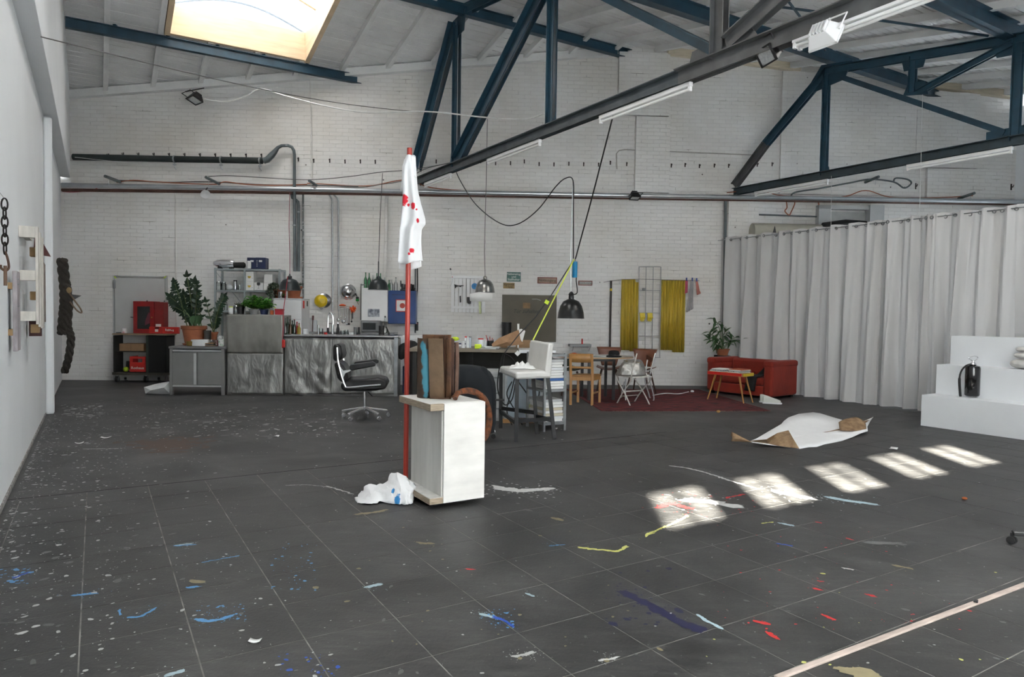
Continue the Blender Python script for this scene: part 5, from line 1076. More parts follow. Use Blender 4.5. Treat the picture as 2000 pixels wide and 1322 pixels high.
rod('neon_cord', 'neon yellow cord stretched from the hanging lead to the desk', [ytop, at(1041, 664, 9.6)], .010, mat('neon_yellow_cord', (.70, .80, .10), .6), 'cord')
rod('black_lead', 'black lead drooping across the olive panel to the desk', [ytop+Vector((0, .02, 0)), at(1075, 579, 10.1), at(1045, 620, 9.9), at(1012, 655, 9.7), at(985, 690, 9.6), at(982, 720, 9.6)], .008, CABB, 'cable')
tp_ = MB().cbox((0, 0, 0), .06, .004, .055, 0, 0, .5).build('tape_flag', LIME, smooth=False); tp_.location = at(1068, 590, 9.98); tag(tp_, 'neon yellow tape flag on the black lead', 'tape')
# ---- white peg board with tools
t = thing('tool_board', 'white slatted board on the wall with black tools', 'board', Wp(0), WANG)
for i in range(9):
    x0 = f.xz(881+i*7.55, 580, -.03)[0]; x1 = f.xz(881+(i+1)*7.55-1.3, 580, -.03)[0]; B(x0, x1, -.03, -.012, f.xz(881, 609.5, -.03)[1], f.xz(881, 539, -.03)[1]).build('slat', WHITE, t, smooth=False, bevel=.002)
for y0, y1 in ((538, 544), (598, 603)):
    a = f.xz(881, y0, -.045); b = f.xz(948, y1, -.045); B(a[0], b[0], -.05, -.03, b[1], a[1]).build('batten', WHITE, t, smooth=False, bevel=.003)
def wall_poly(name, lb, cat, pts, d0, d1, mt):
    P = [f.xz(x, y, -d1) for x, y in pts]; cx = sum(p[0] for p in P)/len(P); cz = sum(p[1] for p in P)/len(P)
    t = thing(name, lb, cat, Wp(cx, 0, cz), WANG); m = MB(); m.prism([(p[0]-cx, p[1]-cz) for p in P], -d1, -d0, XZ); return t, m.build('plate', mt, t, smooth=False)
wall_poly('axe_head', 'black axe head on the white slatted board', 'axe', [(887, 555), (895, 557.5), (905, 557), (905.5, 558.5), (901, 559), (899, 561), (897, 559), (892, 559.5), (888.5, 563.5)], .052, .07, BLACK)
wall_poly('knife_sheath', 'narrow black sheath on the white slatted board', 'tool', [(897.5, 578), (900, 577.5), (900.5, 590), (898, 591)], .032, .055, BLACK)
wall_poly('tool_holster', 'boot shaped black holster on the white slatted board', 'holster', [(912, 580), (917, 580), (917.5, 586), (920, 588), (919.5, 593.5), (914, 593), (912, 590)], .032, .065, BLACK)
t = thing('blue_tape_roll', 'round blue tape roll on the white slatted board', 'tape', onw(927, 559, .032), WANG); MB().lathe([(.025, 0), (.062, 0), (.062, .03), (.025, .03)], 20, M=Matrix.Rotation(PI/2, 4, 'X')).build('roll', mat('tape_blue', (.02, .20, .48), .35), t); MB().cyl((0, -.01, 0), (0, -.002, 0), .026, 12).build('core', mat('tape_core', (.02, .16, .36), .4), t)
t = thing('paper_strip', 'pale green paper strip hanging from the slatted board', 'paper', onw(937, 588, .06), WANG); m = MB(); m.grid(lambda a, b: Vector((-.025+.05*a+.015*b, -.008*math.sin(4*b), -.26*b*(1-.1*abs(a-.5)))), 3, 8); m.build('strip', mat('pale_green_paper', (.65, .72, .42), .7), t, solid=.002)
t = thing('wire_dart', 'thin wire with a black bead and red knot above the slatted board', 'wire', onw(883.5, 541, .04), WANG); MB().tube([(0, 0, 0), (-.035, 0, .14)], .003, 5).build('wire', GALV, t); MB().cyl((-.034, 0, .14), (-.042, 0, .175), .013, 8).build('bead', BLACK, t); MB().ball((0, 0, 0), .018, .014, .012, 8, 6).build('knot', REDL, t); MB().tube(spl([(0, 0, 0), (.0, 0, -.1), (-.06, 0, -.22)], 4), .002, 4).build('tail', GALV, t)
# ---- enamel signs
def sign(lb, x0, y0, x1, y1, mt, rim, lines, tmt, size, tilt=0.):
    a = f.xz(x0, y0, -.012); b = f.xz(x1, y1, -.012); w_, h_ = b[0]-a[0], a[1]-b[1]; t = thing('wall_sign', lb, 'sign', Wp((a[0]+b[0])/2, 0, (a[1]+b[1])/2), WANG, None)
    if rim: B(-w_/2, w_/2, -.010, -.001, -h_/2, h_/2).build('rim', rim, t, smooth=False, bevel=.003); B(-w_/2+.018, w_/2-.018, -.013, -.010, -h_/2+.018, h_/2-.018).build('face', mt, t, smooth=False)
    else: B(-w_/2, w_/2, -.012, -.001, -h_/2, h_/2).build('face', mt, t, smooth=False, bevel=.003)
    for i, s_ in enumerate(lines): text_mesh(s_, size, tmt, t, (0, -.015, h_*(.5-(i+.5)/len(lines))*.86))
INK = mat('sign_ink', (.012, .012, .010), .7)
sign('dark green sign with three lines of white lettering', 990, 531, 1017, 550, mat('sign_green', (.05, .13, .11), .5, var=.3), None, ['Nebeneing.', 'und', 'Stallhalter'], PAPER, .062)
sign('small ochre sign with two dark lines below the green sign', 983, 552, 1005, 563.5, mat('sign_ochre', (.30, .21, .09), .6, var=.3), None, ['Verputzt', 'Trepp'], INK, .062)
RUSTP = mat('rusty_pink', (.22, .07, .05), .7, var=.35)
sign('rust rimmed pink sign above the olive panel', 1050, 541, 1088, 554, mat('sign_pink', (.36, .25, .19), .6, var=.25), RUSTP, ['Notausgang'], INK, .075)
sign('small white sign with a red rim right of the neon cord', 1129.5, 548, 1157, 557.5, mat('sign_white', (.52, .50, .47), .6, var=.2), RUSTP, ['Besenkammer'], INK, .05)
# ---- olive sheet metal panel with lettering
a = f.xz(981, 575, -.03); b = f.xz(1086, 668, -.03); w_, h_ = b[0]-a[0], a[1]-b[1]
t = thing('olive_panel', 'dark olive metal panel with faded lettering on the wall behind the desk', 'panel', Wp((a[0]+b[0])/2, 0, a[1]), WANG); OLV = mat('olive_paint', (.085, .072, .045), .5, var=.15, scale=3)
B(-w_/2, w_/2, -.03, -.004, -h_, 0).build('sheet', OLV, t, smooth=False, bevel=.004); B(-w_/2, w_/2, -.036, -.03, -.012, 0).build('top_edge', mat('olive_edge', (.16, .14, .10), .6), t, smooth=False)
text_mesh('Tür zuhalten', .105, INK, t, (-.06, -.034, -.335), shear=.25); q = f.xz(1028.5, 596, -.035); B(q[0]-.075-(a[0]+b[0])/2, q[0]+.075-(a[0]+b[0])/2, -.036, -.03, -.275, -.16).build('old_label', mat('old_label', (.22, .13, .06), .7, var=.3), t, smooth=False)
m = MB(); m.tube([(.05, -.033, -.085), (.15, -.033, -.083), (.23, -.033, -.11)], .006, 5); m.build('chalk_mark', mat('chalk', (.35, .34, .31), .8), t)
m = MB(); m.lathe([(.0, 0), (.09, 0), (.1, .3), (.0, .3)], 12, c=(-w_/2+.09, -.16, -.86)); m.build('black_tube', BLACK, t)
# ---- thin tall rod and yellow corrugated sheets, wire grid, laundry line
t = thing('dark_rod', 'tall dark rod with yellow tape leaning on the wall', 'rod', onw(1191, 690, .05), WANG); z1 = onw(1191, 548, .05).z-Vector(t.location).z; MB().cyl((0, 0, 0), (.0, 0, z1), .020, 10).build('rod', mat('dark_brown_rod', (.05, .04, .035), .6), t); MB().cyl((0, 0, z1-.21), (0, 0, z1-.16), .023, 10).build('tape', YEL, t)
YS = mat('yellow_fibreglass', (.56, .42, .055), .4, var=.25, scale=4, stretch=(3, 1, .4))
def corrug(lb, x0, y0, x1, y1, n, torn):
    d = .05; a = f.xz(x0, y0, -d); b = f.xz(x1, y1, -d); w_, h_ = b[0]-a[0], a[1]-b[1]; t = thing('corrugated_sheet', lb, 'sheet', Wp((a[0]+b[0])/2, d, a[1]), WANG, 'yellow corrugated sheets on the wall'); m = MB(); K = n*8
    for i in range(K+1):
        u = i/K; x = -w_/2+w_*u; y = .024*math.cos(2*PI*n*u); zt_, zb_ = torn(u); m.v += [(x, y, -zt_*h_), (x, y, -h_*zb_)]
    for i in range(K): m.f.append((2*i, 2*i+1, 2*i+3, 2*i+2)); m.m.append(0)
    m.build('sheet', YS, t, solid=.003)
corrug('yellow corrugated sheet left of the wire grid', 1214.5, 545, 1247, 686, 6, lambda u: (.0 if u < .75 else .04, 1 if u > .5 else .985)); corrug('wider yellow corrugated sheet right of the wire grid', 1291, 547, 1337, 688, 9, lambda u: (0, .97 if u < .5 else 1))
t = thing('wire_grid', 'tall white wire grid between the two yellow sheets', 'grid', Wp(0), WANG); WIRE = mat('white_wire', (.40, .40, .40), .4)
def wl(p, q, r=.008): a = f.xz(*p, -.07); b = f.xz(*q, -.07); MB().tube([(a[0], -.07, a[1]), (b[0], -.07, b[1])], r, 6).build('wire', WIRE, t)
for x in (1248.5, 1262, 1276, 1291): wl((x, 521), (x-2.5, 698), .011 if x in (1248.5, 1291) else .009)
for y in (521, 567, 611, 656, 698): wl((1248, y), (1290, y), .009)
cable('thin line strung across the wire grid to the laundry', [(1179, 551, .09), (1214, 546, .09), (1250, 545, .09), (1291, 546, .09), (1366, 548, .08)], .005, CABG)
box_t = box_thing('small_tin', 'small grey tin hooked on the wire grid', 'tin', Wp(f.xz(1258, 567, -.1)[0], .1, f.xz(1258, 567, -.1)[1]), .07, .04, .05, MGREY, WANG)
def glove(px, lb):
    t = thing('rubber_glove', lb, 'glove', Wp(f.xz(px, 612, -.09)[0], .09, f.xz(px, 611, -.09)[1]), WANG, 'yellow rubber gloves'); Yg = mat('glove_yellow', (.72, .55, .03), .45); m = MB(); m.prism([(-.055, 0), (.055, 0), (.05, -.10), (-.045, -.10)], -.012, .012, XZ); m.build('cuff', Yg, t, smooth=False, bevel=.008)
    for k, (x, l) in enumerate(((-.036, .06), (-.014, .075), (.008, .075), (.03, .06))): MB().tube([(x, 0, -.09), (x+.002*(k-1), -.004, -.1-l)], [.012, .009], 7).build('finger', Yg, t)
    MB().tube([(.045, 0, -.06), (.062, 0, -.115)], [.012, .01], 7).build('thumb', Yg, t)
glove(1254.5, 'yellow rubber glove hanging left on the wire grid'); glove(1269.5, 'yellow rubber glove hanging right on the wire grid')
def cloth_hang(name, lb, px, y0, y1, wtop, wbot, mt, skew=0., n=3):
    d = .08; a = f.xz(px, y0, -d); b = f.xz(px, y1, -d); h_ = a[1]-b[1]; t = thing(name, lb, 'laundry', Wp(a[0], d, a[1]), WANG); m = MB(); m.grid(lambda u, v: Vector(((u-.5)*(wtop+(wbot-wtop)*v)+skew*v, .014*math.sin(2*PI*n*u+2*v)*(.4+v), -h_*v*(1-.12*u*(v > .8)))), 18, 12); m.build('cloth', mt, t, solid=.004); B(-.008, .008, -.02, .02, -.02, .05).build('clothes_peg', mat('peg_blue', (.02, .06, .35), .5), t, smooth=False); return t
cloth_hang('pink_underwear', 'pink underwear pegged on the line', 1341, 547, 574, .05, .06, mat('pink_cloth', (.65, .12, .22), .8)); cloth_hang('grey_towel', 'long grey towel pegged between pink pieces', 1352, 547, 610, .05, .14, mat('grey_towel', (.42, .41, .42), .9, var=.1), -.03); cloth_hang('peach_underwear', 'peach coloured underwear at the end of the line', 1360.5, 548, 576, .04, .08, mat('peach_cloth', (.70, .32, .27), .8), .06)
t = thing('wall_shelf', 'thin grey wall shelf behind the dining table', 'shelf', Wp(0), WANG); a = f.xz(1113, 672, -.25); b = f.xz(1155, 677, -.25); B(a[0], b[0], -.25, -.01, b[1], a[1]).build('board', MGREY, t, smooth=False)
for x in (1118, 1150): xx = f.xz(x, 676, -.02)[0]; MB().tube([(xx, -.02, b[1]-.1), (xx, -.2, b[1])], .006, 5).build('bracket', MGREY, t)
rod('red_tool', 'red screwdriver standing on the wall shelf', [Wp(f.xz(1137, 672, -.15)[0], .15, a[1]), Wp(f.xz(1137, 667, -.15)[0], .15, a[1]+.11)], .016, REDL, 'tool')
# ---- rusted panels and clutter behind curtain on the wall
t = thing('rolled_mat', 'beige rolled mat lying on the ledge behind the curtain', 'mat', Wp(0), WANG); a = f.xz(1471, 436, -.3); b = f.xz(1603, 470, -.3); cz = (a[1]+b[1])/2; rr = .17
MB().cyl((a[0], -.25, cz), (b[0], -.25, cz), rr, 18).build('roll', mat('beige_canvas', (.42, .40, .33), .8, var=.1, bump=.2), t); B(a[0]-.05, b[0]+.05, -.5, -.01, cz-rr-.04, cz-rr-.001).build('ledge', PALE, t, smooth=False)
q = f.xz(1513, 450, -.44); MB().prism([(q[0]-.035, q[1]-.06), (q[0]+.035, q[1]-.06), (q[0]+.005, q[1]+.09)], -.44, -.425, XZ).build('dark_tear', BLACK, t, smooth=False)
d_ = struct(thing('door_2', None, None, Wp(0), WANG)); 
def fbx(x0, y0, x1, y1, d0, d1, mt, nm): a = f.xz(x0, y0, d0); b = f.xz(x1, y1, d0); B(a[0], b[0], d0, d1, max(0, b[1]), a[1]).build(nm, mt, d_, smooth=False)
fbx(1606, 413, 1700, 757, -.03, -.01, mat('door_white_grey', (.45, .46, .45), .6), 'leaf'); fbx(1600, 400, 1612, 757, -.14, -.002, LGREY, 'jamb'); fbx(1700, 400, 1716, 757, -.2, -.002, LGREY, 'jamb'); fbx(1600, 400, 1716, 410, -.14, -.002, LGREY, 'lintel')
rod('black_tarp', 'black rolled tarpaulin in the doorway behind the curtain', [onw(1608, 444, .3), onw(1650, 438, .3), onw(1690, 441, .3)], .10, BLACK, 'tarpaulin', 10)
t = thing('small_spot', 'small silver spot lamp clipped on the wall tube', 'spotlight', onw(400, 374, .40), WANG); M_ = Matrix.Rotation(2.3, 4, 'X') @ Matrix.Rotation(.4, 4, 'Y'); MB().lathe([(.0, -.02), (.03, -.02), (.04, .03), (.085, .09), (.09, .11), (.0, .08)], 16, M=M_).build('head', WHITE, t); MB().tube([(0, 0, 0), (.01, .1, .09)], .012, 6).build('clip', BLACK, t)
# ================================================================== MIDDLE GROUND
def spots(m, pts, col, axis='XZ', ns=14., amp=.6, soft=.15):
    """paint patches with ragged edges at (a, b, radius) in object space"""
    nt = m.node_tree; N = nt.nodes; L = nt.links; b = N['Principled BSDF']; old = b.inputs['Base Color'].links[0].from_socket
    tc = N.new('ShaderNodeTexCoord'); no = N.new('ShaderNodeTexNoise'); no.inputs['Scale'].default_value = ns; no.inputs['Detail'].default_value = 4; L.new(tc.outputs['Object'], no.inputs['Vector'])
    mask = None
    for (x, z, r, sx) in pts:
        mp = N.new('ShaderNodeMapping'); mp.vector_type = 'POINT'; mp.inputs['Location'].default_value = (-x/(r*sx), 0, -z/r); mp.inputs['Scale'].default_value = (1/(r*sx), 0, 1/r); L.new(tc.outputs['Object'], mp.inputs['Vector'])
        ln = N.new('ShaderNodeVectorMath'); ln.operation = 'LENGTH'; L.new(mp.outputs['Vector'], ln.inputs[0])
        ad = N.new('ShaderNodeMath'); ad.operation = 'MULTIPLY_ADD'; L.new(no.outputs['Fac'], ad.inputs[0]); ad.inputs[1].default_value = amp*2; L.new(ln.outputs['Value'], ad.inputs[2])
        mr = N.new('ShaderNodeMapRange'); mr.inputs[1].default_value = 1+amp-soft; mr.inputs[2].default_value = 1+amp+soft; mr.inputs[3].default_value = 1; mr.inputs[4].default_value = 0; L.new(ad.outputs[0], mr.inputs[0])
        if mask is None: mask = mr.outputs[0]
        else: mx = N.new('ShaderNodeMath'); mx.operation = 'MAXIMUM'; L.new(mask, mx.inputs[0]); L.new(mr.outputs[0], mx.inputs[1]); mask = mx.outputs[0]
    mi = N.new('ShaderNodeMix'); mi.data_type = 'RGBA'; L.new(mask, mi.inputs[0]); L.new(old, mi.inputs[6]); mi.inputs[7].default_value = tuple(col)+(1,); L.new(mi.outputs[2], b.inputs['Base Color']); return m
# ---- white plinth
PLY = mat('white_washed_plywood', (.79, .77, .73), .6, var=.10, scale=3.2, stretch=(1, 1, 3), bump=.05); PLYW = mat('white_washed_pine', (.62, .605, .57), .65, var=.14, scale=2.5, stretch=(5, 5, .6), bump=.08); PLYE = mat('plywood_edge', (.36, .29, .21), .7, var=.35, scale=12, stretch=(1, 1, 12))
t = thing('plinth', 'white plywood plinth with an overhanging top, carrying the rusty metal', 'plinth', G(2.05, 4.5), AL)
W_, L_, Z0, Z1 = .45, .60, .035, .765
B(.11, W_, 0, .02, Z0, Z1-.002).build('front_panel', PLY, t, smooth=False, bevel=.003)
B(.10, .12, .021, L_-.02, Z0+.045, Z1-.05).build('side_panel', PLYW, t, smooth=False); B(W_-.02, W_, .021, L_-.02, Z0+.045, Z1-.05).build('side_panel', PLYW, t, smooth=False); B(.11, W_, L_-.019, L_, Z0+.045, Z1-.05).build('back_panel', PLY, t, smooth=False)
tb = B(-.0, .108, .0, L_, Z1-.05, Z1).build('top_board', PLYE, t, smooth=False, bevel=.003); B(0.002, W_-.002, .021, L_-.001, Z1-.018, Z1+.001).build('top_skin', PLY, t, smooth=False)
B(.108, W_-.001, .021, L_-.001, Z1-.05, Z1-.018).build('top_core', PLYE, t, smooth=False)
B(.0, .108, .0, L_, Z0, Z0+.045).build('bottom_board', PLYE, t, smooth=False, bevel=.003); B(.108, W_-.001, .021, L_-.001, Z0, Z0+.045).build('bottom_core', PLYE, t, smooth=False); B(.003, .107, .003, L_-.003, Z0+.045, Z0+.048).build('bottom_skin', PLYW, t, smooth=False)
B(.08, W_-.08, .1, L_-.1, 0, Z0).build('foot_block', DARKW, t, smooth=False)
PZ = Z1+.002
# ---- rusty sheet sculpture
def rust(name, c1=(.075, .042, .028), c2=(.16, .075, .035)): return mat(name, c1, .75, .3, col2=c2, scale=7, mix=.5, mth=.16, bump=.25, bscale=30)
RUST = rust('rust_brown'); RUSTO = mat('rust_orange', (.21, .065, .02), .8, .2, col2=(.055, .03, .02), scale=24, mix=.52, mth=.14, bump=.5, bscale=60); RUSTT = spots(rust('rust_turquoise', (.05, .035, .025), (.10, .055, .03)), [(-.075, .22, .15, .22), (-.09, .33, .10, .22), (-.07, .10, .09, .3), (-.1, .4, .04, .5)], (.06, .23, .30), ns=16, amp=.9)
cS = onz(852, 776, PZ); t = thing('rusted_metal', 'bundle of bent rusty metal sheets with turquoise paint standing on the plinth', 'sculpture', cS, 0); fs = Fr(Vector((cS.x, cS.y, 0)), 0)
zS = lambda x, y, d=0.: fs.xz(x, y, d)
def bent(prof_px, y0, y1, mt, d0, th=.006, lean=0., name='sheet'):
    """profile given as (px, depth) on the base; y0/y1 pixel rows top/bottom"""
    P = spl([Vector((zS(x, y1, d)[0], d, 0)) for x, d in prof_px], 5); zt = zS(prof_px[0][0], y0, 0)[1]-PZ; m = MB(); K = len(P)
    for j in range(5):
        q = j/4
        for p in P: m.v.append((p.x+lean*q, p.y, zt*q))
    for j in range(4):
        for i in range(K-1): a = j*K+i; m.f.append((a, a+1, a+K+1, a+K)); m.m.append(0)
    return m.build(name, mt, t, solid=th)
o = bent([(815, .05), (817, -.03), (828, -.07), (843, -.04), (845, .06)], 660, 776, RUSTT, 0)
bent([(839, -.085), (848, -.088), (858, -.09), (868, -.09)], 660, 775, rust('rust_olive', (.13, .085, .05), (.19, .12, .07)), 0, .008, -.015); bent([(868, -.06), (873, .02), (862, .08), (846, .10)], 656, 770, RUST, 0); bent([(866, .04), (876, -.03), (871, -.07), (880, -.09), (876, -.02), (883, .03)], 660, 768, RUST, 0); bent([(871, .0), (878, .01), (886, .0)], 662, 768, rust('rust_purple', (.09, .05, .04), (.13, .075, .055)), 0); bent([(824, .12), (850, .14), (880, .13)], 654, 772, RUST, 0)
a = zS(892, 768, .02); MB().tube(spl([(a[0]-.005, .02, .02), (a[0]-.002, .02, .15), (a[0], .02, .30), (a[0]-.006, .02, .43)], 4), .017, 9).build('rolled_edge', rust('rust_pale', (.12, .07, .05), (.2, .12, .09)), t)
MB().tube(spl([(zS(840, 775, -.1)[0], -.09, .006), (zS(868, 776, -.1)[0], -.11, .006), (zS(880, 774, -.1)[0], -.07, .012), (zS(888, 770, 0)[0], .0, .03)], 5), .005, 6).build('bent_strip', RUST, t)
# ---- rusty hook ring hanging over the plinth edge
cR = onz(889, 777, PZ+.02); t = thing('rusty_hook', 'thick rusty iron hook curving over the right edge of the plinth', 'hook', cR, 0)
YR = cR.y+.02; pts = [cR+Vector((0, -.005, -.005))]+[Vector(at(x, y, YR+dy)) for x, y, dy in ((893, 769, .02), (903, 764, .06), (918, 763, .12), (934, 769, .18), (947, 782, .24), (954, 802, .27), (955.5, 825, .27), (951, 846, .26), (944, 858, .25))]
K = spl([p-cR for p in pts], 4); MB().tube(K, [.018+.008*min(1, i/14) for i in range(len(K))], 10).build('hook', RUSTO, t)
# ---- red pole with paint-stained shirt
pc = G(2.17, 5.24); t = thing('red_pole', 'tall red pole standing behind the white plinth', 'pole', pc, 0); fp_ = Fr(pc, 0); hp = fp_.xz(800, 290, 0); MB().cyl((0, 0, 0), (hp[0], 0, hp[1]), .0205, 14).build('pole', mat('red_lacquer', (.42, .045, .03), .35, var=.12, scale=4), t); MB().lathe([(.0, 0), (.0205, 0), (.0215, .003), (0, .004)], 12, c=(hp[0], 0, hp[1])).build('end_cap', mat('red_cap', (.5, .06, .03), .4), t)
rows = [(303, 793, 806), (312, 789, 809), (325, 785, 812), (345, 785, 813), (372, 787, 815), (400, 786, 822), (425, 783, 829), (436, 782, 830), (446, 780.5, 822), (470, 779, 821), (500, 777, 823), (512, 776, 825)]
SHIRT = mat('white_shirt', (.80, .80, .81), .85, var=.03, bump=.1, bscale=18)
t = thing('shirt', 'white shirt with red paint stains hanging on the red pole', 'shirt', pc, 0)
def shirt(u, v):
    i = v*(len(rows)-1); k = min(int(i), len(rows)-2); q = i-k; y = rows[k][0]+(rows[k+1][0]-rows[k][0])*q; l = rows[k][1]+(rows[k+1][1]-rows[k][1])*q; r = rows[k][2]+(rows[k+1][2]-rows[k][2])*q
    if v > .98: y += 5*math.sin(PI*u)*0+4*math.sin(5*u)
    ang = PI*(1.05-1.1*u); x, z = fp_.xz(l+(r-l)*u, y, -.06); return Vector((x, -.035-.05*math.sin(PI*u)-.022*math.sin(9*u+3*v)*min(1, v*2.5), z))
m = MB(); m.grid(shirt, 26, 34); zs_ = lambda x, y: fp_.xz(x, y, -.06)
S1 = spots(SHIRT, [(*zs_(790, 391), .045, .6), (*zs_(807.5, 403), .028, .7), (*zs_(798, 400), .012, 1), (*zs_(817, 432), .018, .5), (*zs_(805, 490), .022, .8), (*zs_(800.5, 496), .012, 1.), (*zs_(814.5, 410), .008, 1)], (.62, .012, .03), ns=42, amp=.75)
m.build('front', S1, t, solid=.004)
m = MB(); m.grid(lambda u, v: Vector((lambda a: (a[0], .04+.012*math.sin(8*u), a[1]))(fp_.xz(779+44*u+(1-v)*(8-16*u), 420+100*v+7*math.sin(PI*u)*v+ (4 if u < .5 else 0)*v, .04))), 14, 10); m.build('back', SHIRT, t, solid=.004)
m = MB(); m.grid(lambda u, v: Vector((lambda a: (a[0], .02-.03*u, a[1]))(fp_.xz(791-9*v+(-1+8*v)*u, 312+60*v, .02))), 6, 10); m.build('sleeve', SHIRT, t, solid=.004)
m = MB(); m.grid(lambda u, v: Vector((lambda a: (a[0], -.08+.02*u, a[1]))(fp_.xz(803+(8+2*v)*u, 304+42*v+ (-8*u*(1-u)), -.08))), 6, 10); m.build('sleeve', SHIRT, t, solid=.004)
# ---- white cloth on the floor
CL = spots(mat('white_rag', (.74, .74, .74), .9, var=.04, bump=.2, bscale=14), [(.30, .035, .035, .6), (.26, .085, .015, .8)], (.03, .20, .45), ns=34, amp=.8)
c0 = onz(700, 980); t = thing('floor_rag', 'crumpled white rag with blue paint on the floor against the plinth', 'rag', c0, 0); fc = Fr(c0, 0)
from mathutils import noise as _nz
top = [(697, 974), (707, 966), (718, 955), (735, 951), (750, 946), (765, 935), (780, 928), (795, 933), (803, 945), (812, 947)]
bot = [(697, 982), (715, 984), (735, 984), (750, 981), (765, 984), (780, 985), (790, 986), (798, 985), (803, 984), (806, 975)]
def rag(u, v):
    i = u*(len(top)-1); k = min(int(i), len(top)-2); q = i-k; tx = top[k][0]+(top[k+1][0]-top[k][0])*q; ty = top[k][1]+(top[k+1][1]-top[k][1])*q; bx_ = bot[k][0]+(bot[k+1][0]-bot[k][0])*q; by = bot[k][1]+(bot[k+1][1]-bot[k][1])*q
    if v < .6:
        w = v/.6; P = onz(bx_, by, .006); T = Vector(fc.at(*(lambda a: (a[0], .13, a[1]))(fc.xz(tx, ty, .13)))); R_ = P.lerp(T, w); R_.z = .006+(T.z-.006)*math.sin(w*PI/2)
    else:
        w = (v-.6)/.4; T = Vector(fc.at(*(lambda a: (a[0], .13, a[1]))(fc.xz(tx, ty, .13)))); R_ = T+Vector((0, .16*w, 0)); R_.z = T.z*(1-w)+.006
    n_ = (_nz.noise(Vector((u*8, v*4, 1.3)))*.05+_nz.noise(Vector((u*19+v*6, v*9, 4.1)))*.022)*math.sin(PI*min(1, v+.15)); R_ += Vector((n_, -n_, abs(n_)*.6)); R_.z = max(R_.z, .004); return R_-c0
m = MB(); m.grid(rag, 40, 20); m.build('rag', CL, t, solid=.004)
# ---- office chair, side on
c0 = Vector((-2.03, 9.13, 0)); t = thing('office_chair', 'black leather office chair with chrome frame before the silver counter', 'chair', c0, .12); fo = Fr(c0, 0)
LEA = mat('black_leather', (.013, .013, .014), .35, var=.3, scale=9, bump=.15, bscale=12)
q = lambda x, y: fo.xz(x, y, 0)
def cushion(name, px, hw, y0=-.24, y1=.24):
    P = [q(*p) for p in px]; m = MB(); m.prism(P, y0, y1, XZ); return m.build(name, LEA, t, bevel=.03)
cushion('head_cushion', [(656, 672), (664, 669), (671, 674), (674, 690), (672, 701), (660, 703), (656, 700)], 0); cushion('back_cushion', [(657.5, 706), (668, 705), (676, 712), (683, 726), (684, 738), (672, 744), (664, 735)], 0); cushion('seat_cushion', [(670, 746), (680, 738), (740, 735), (755, 739), (758, 748), (754, 757), (735, 760), (678, 760), (671, 756)], 0)
ALU = mat('polished_aluminium', (.72, .73, .74), .22, .9, var=.04)
for sg in (-1, 1):
    y = sg*.27
    m = MB(); P = [(*q(x, yy),) for x, yy in ((664.5, 676), (666, 700), (669, 715), (674, 735), (679, 748), (684, 752), (715, 750), (746, 748))]; m.tube(spl([(a, y, b) for a, b in P], 4), .013, 8); P = [q(x, yy) for x, yy in ((670, 712), (676, 720), (689, 718), (689, 721), (680, 725), (676.5, 733), (680, 747), (675, 744))]; m.prism(P, y-.01, y+.01, XZ); m.build('side_frame', ALU, t)
    P = [q(x, yy) for x, yy in ((688, 712), (690, 709), (730, 703), (736, 706), (736, 712), (692, 720), (689, 718))]; m = MB(); m.prism(P, y-.04, y+.04, XZ); m.build('armrest', LEA, t, bevel=.012)
b0 = q(712, 762); MB().cyl((b0[0], 0, .12), (b0[0], 0, b0[1]), .022, 12).build('gas_column', CHROME, t); MB().cbox((b0[0]+.0, 0, b0[1]+.005), .2, .2, .03).build('seat_plate', MGREY, t, smooth=False, bevel=.006)
MB().tube([(b0[0]+.03, -.05, b0[1]), (b0[0]+.11, -.1, b0[1]-.07)], .006, 6).build('lever', BLACK, t)
for k in range(5):
    a = 2*PI*k/5+.35; e = Vector((b0[0]+.31*math.cos(a), .31*math.sin(a), .095)); m = MB(); m.bar((b0[0], 0, .15), e, .055, .03); lg = m.build('base_arm', ALU, t, smooth=False, bevel=.008)
    MB().cyl(e, e+Vector((0, 0, -.04)), .014, 8).build('caster_stem', CHROME, lg); ct = Matrix.Translation(e+Vector((.02, 0, -.062))) @ Matrix.Rotation(PI/2, 4, 'X'); MB().lathe([(0, -.02), (.026, -.02), (.032, -.012), (.032, .012), (.026, .02), (0, .02)], 14, M=ct).build('caster', CHROME, lg)
# ---- work desk with clutter
ZD = .92; t = thing('work_desk', 'long cluttered work desk in front of the olive panel', 'desk', Vector((0, 9.75, 0)), .02); DT = mat('desk_top', (.20, .17, .13), .6, var=.25, scale=5)
B(-1.45, .10, 0, .95, ZD-.045, ZD).build('top', DT, t, smooth=False, bevel=.004); B(.10, .62, -.12, .95, ZD-.04, ZD+.005).build('drawing_board', PLAST, t, smooth=False, bevel=.004)
for x, y in ((-1.38, .06), (-1.38, .88), (-.6, .5), (.55, .85), (.55, .0)): B(x-.03, x+.03, y-.03, y+.03, 0, ZD-.046).build('leg', DARKW, t, smooth=False)
B(-1.35, .5, .86, .9, .15, ZD-.05).build('back_panel', mat('dark_panel', (.03, .028, .025), .7), t, smooth=False); B(-.28, .5, .25, .85, .52, .56).build('under_shelf', DARKW, t, smooth=False)
DA = Vector((0, 9.75, 0))
def on_desk(px, dy): P = onplane(px, 660, DA+Vector((0, dy, 0)), Vector((0, 1, 0))); return Vector((P.x, P.y, ZD+.002))
